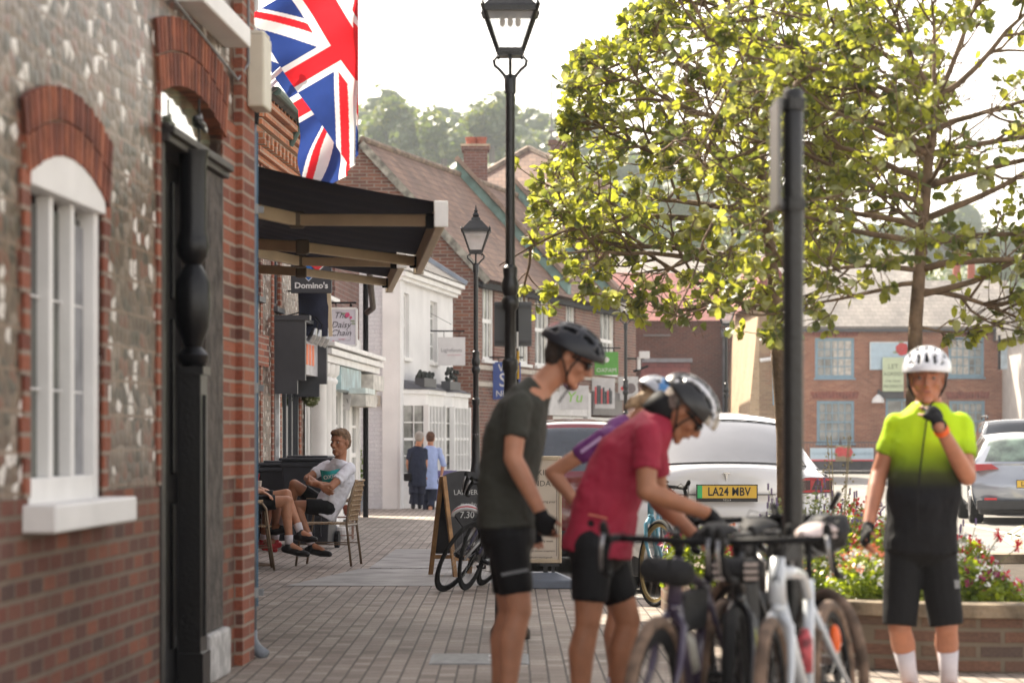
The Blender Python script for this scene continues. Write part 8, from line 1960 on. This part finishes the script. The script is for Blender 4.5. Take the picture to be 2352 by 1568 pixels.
g = MB(); g.add([(-.30, -.26, 0), (.30, -.26, 0), (.30, .26, 0), (-.30, .26, 0), (-.28, -.24, .07), (.28, -.24, .07), (.28, .24, .07), (-.28, .24, .07), (-.12, -.1, .13), (.14, -.1, .13), (.14, .12, .13), (-.12, .12, .13)], [(0, 1, 5, 4), (1, 2, 6, 5), (2, 3, 7, 6), (3, 0, 4, 7), (4, 5, 9, 8), (5, 6, 10, 9), (6, 7, 11, 10), (7, 4, 8, 11), (8, 9, 10, 11), (3, 2, 1, 0)]); g.build('weighted_base', mat('base_plastic', (.13, .15, .19), .5, 0, .1, 8), e, bevel=.012)
for s, z, sz, al in (("PARKING", .99, .068, 0), ("MONDAYS", .895, .068, 0), ("We are changing your", .74, .030, 0), ("Thursday market", .60, .028, 0), ("during works to", .545, .028, 0), ("parking restrictions", .45, .028, 0), ("8.00 PM every week", .40, .028, 0), ("Thank you for your cooperation", .315, .020, 0), ("brightowncouncil.gov.uk", .26, .022, 0)):
    text(s, 'lettering', mat('brown_ink', (.09, .075, .07), .6), pn, (0, -.0135, z), sz, ext=.0006)
for x in (-hw+.045, hw-.045): g = MB(); g.box(x-.002, x+.002, -.0135, -.012, z0+.06, z1-.06); g.build('border_line', mat('brown_ink', (.09, .075, .07)), pn)
od = 49.2
e = thing('open_board', 'purple blue OPEN pavement board at the foot of the bay window', 'A-board', (PX(1026, od), od, 0))
g = MB(); g.box(-.19, .19, -.02, .02, .1, PZ(1080, od)); pn = g.build('board', mat('open_purple', (.14, .12, .28), .5, 0, .05), e, bevel=.006)
text("OPEN", 'lettering', M_cream, pn, (.0, -.022, PZ(1102, od)), .13, ext=.001)
g = MB(); g.tube([(-.19, 0, 0), (-.19, 0, .62), (-.12, 0, .70), (.12, 0, .70), (.19, 0, .62), (.19, 0, 0)], .013, 6); g.tube([(-.19, .3, 0), (-.17, .02, .6)], .012, 6); g.tube([(.19, .3, 0), (.17, .02, .6)], .012, 6); g.build('frame', M_white, e)
# pavement details
e = thing('access_cover', 'pale rectangular access cover set in the block paving', 'access cover', (PX(1102, 15.2), 15.2, .003))
g = MB(); g.box(-.27, .27, -.34, .34, -.005, .004); g.build('cover', mat('cover_concrete', (.33, .33, .32), .8, 0, .2, 14, .3), e); g = MB(); g.box(-.285, .285, -.355, .355, -.006, .001); g.build('rim', M_grey, e)
g = MB(); g.box(.05, .10, -.22, -.14, .004, .008); g.box(.05, .10, .1, .18, .004, .008); g.build('lift_hole', M_steel, e)
# ------------------------------------------------------------------ haze
g = MB(); g.box(-650, 650, -30, 900, -1.2, 120)
hz = g.build('haze', MAT['white_paint']); tag(hz, kind='stuff')
hm = bpy.data.materials.new('haze_air'); hm.use_nodes = True; N = hm.node_tree.nodes
for n_ in list(N):
    if n_.type == 'BSDF_PRINCIPLED': N.remove(n_)
pvn = N.new('ShaderNodeVolumePrincipled'); pvn.inputs['Density'].default_value = .00045; pvn.inputs['Color'].default_value = (.88, .93, 1, 1); pvn.inputs['Anisotropy'].default_value = 0
hm.node_tree.links.new(pvn.outputs[0], N['Material Output'].inputs['Volume'])
hz.data.materials.clear(); hz.data.materials.append(hm)
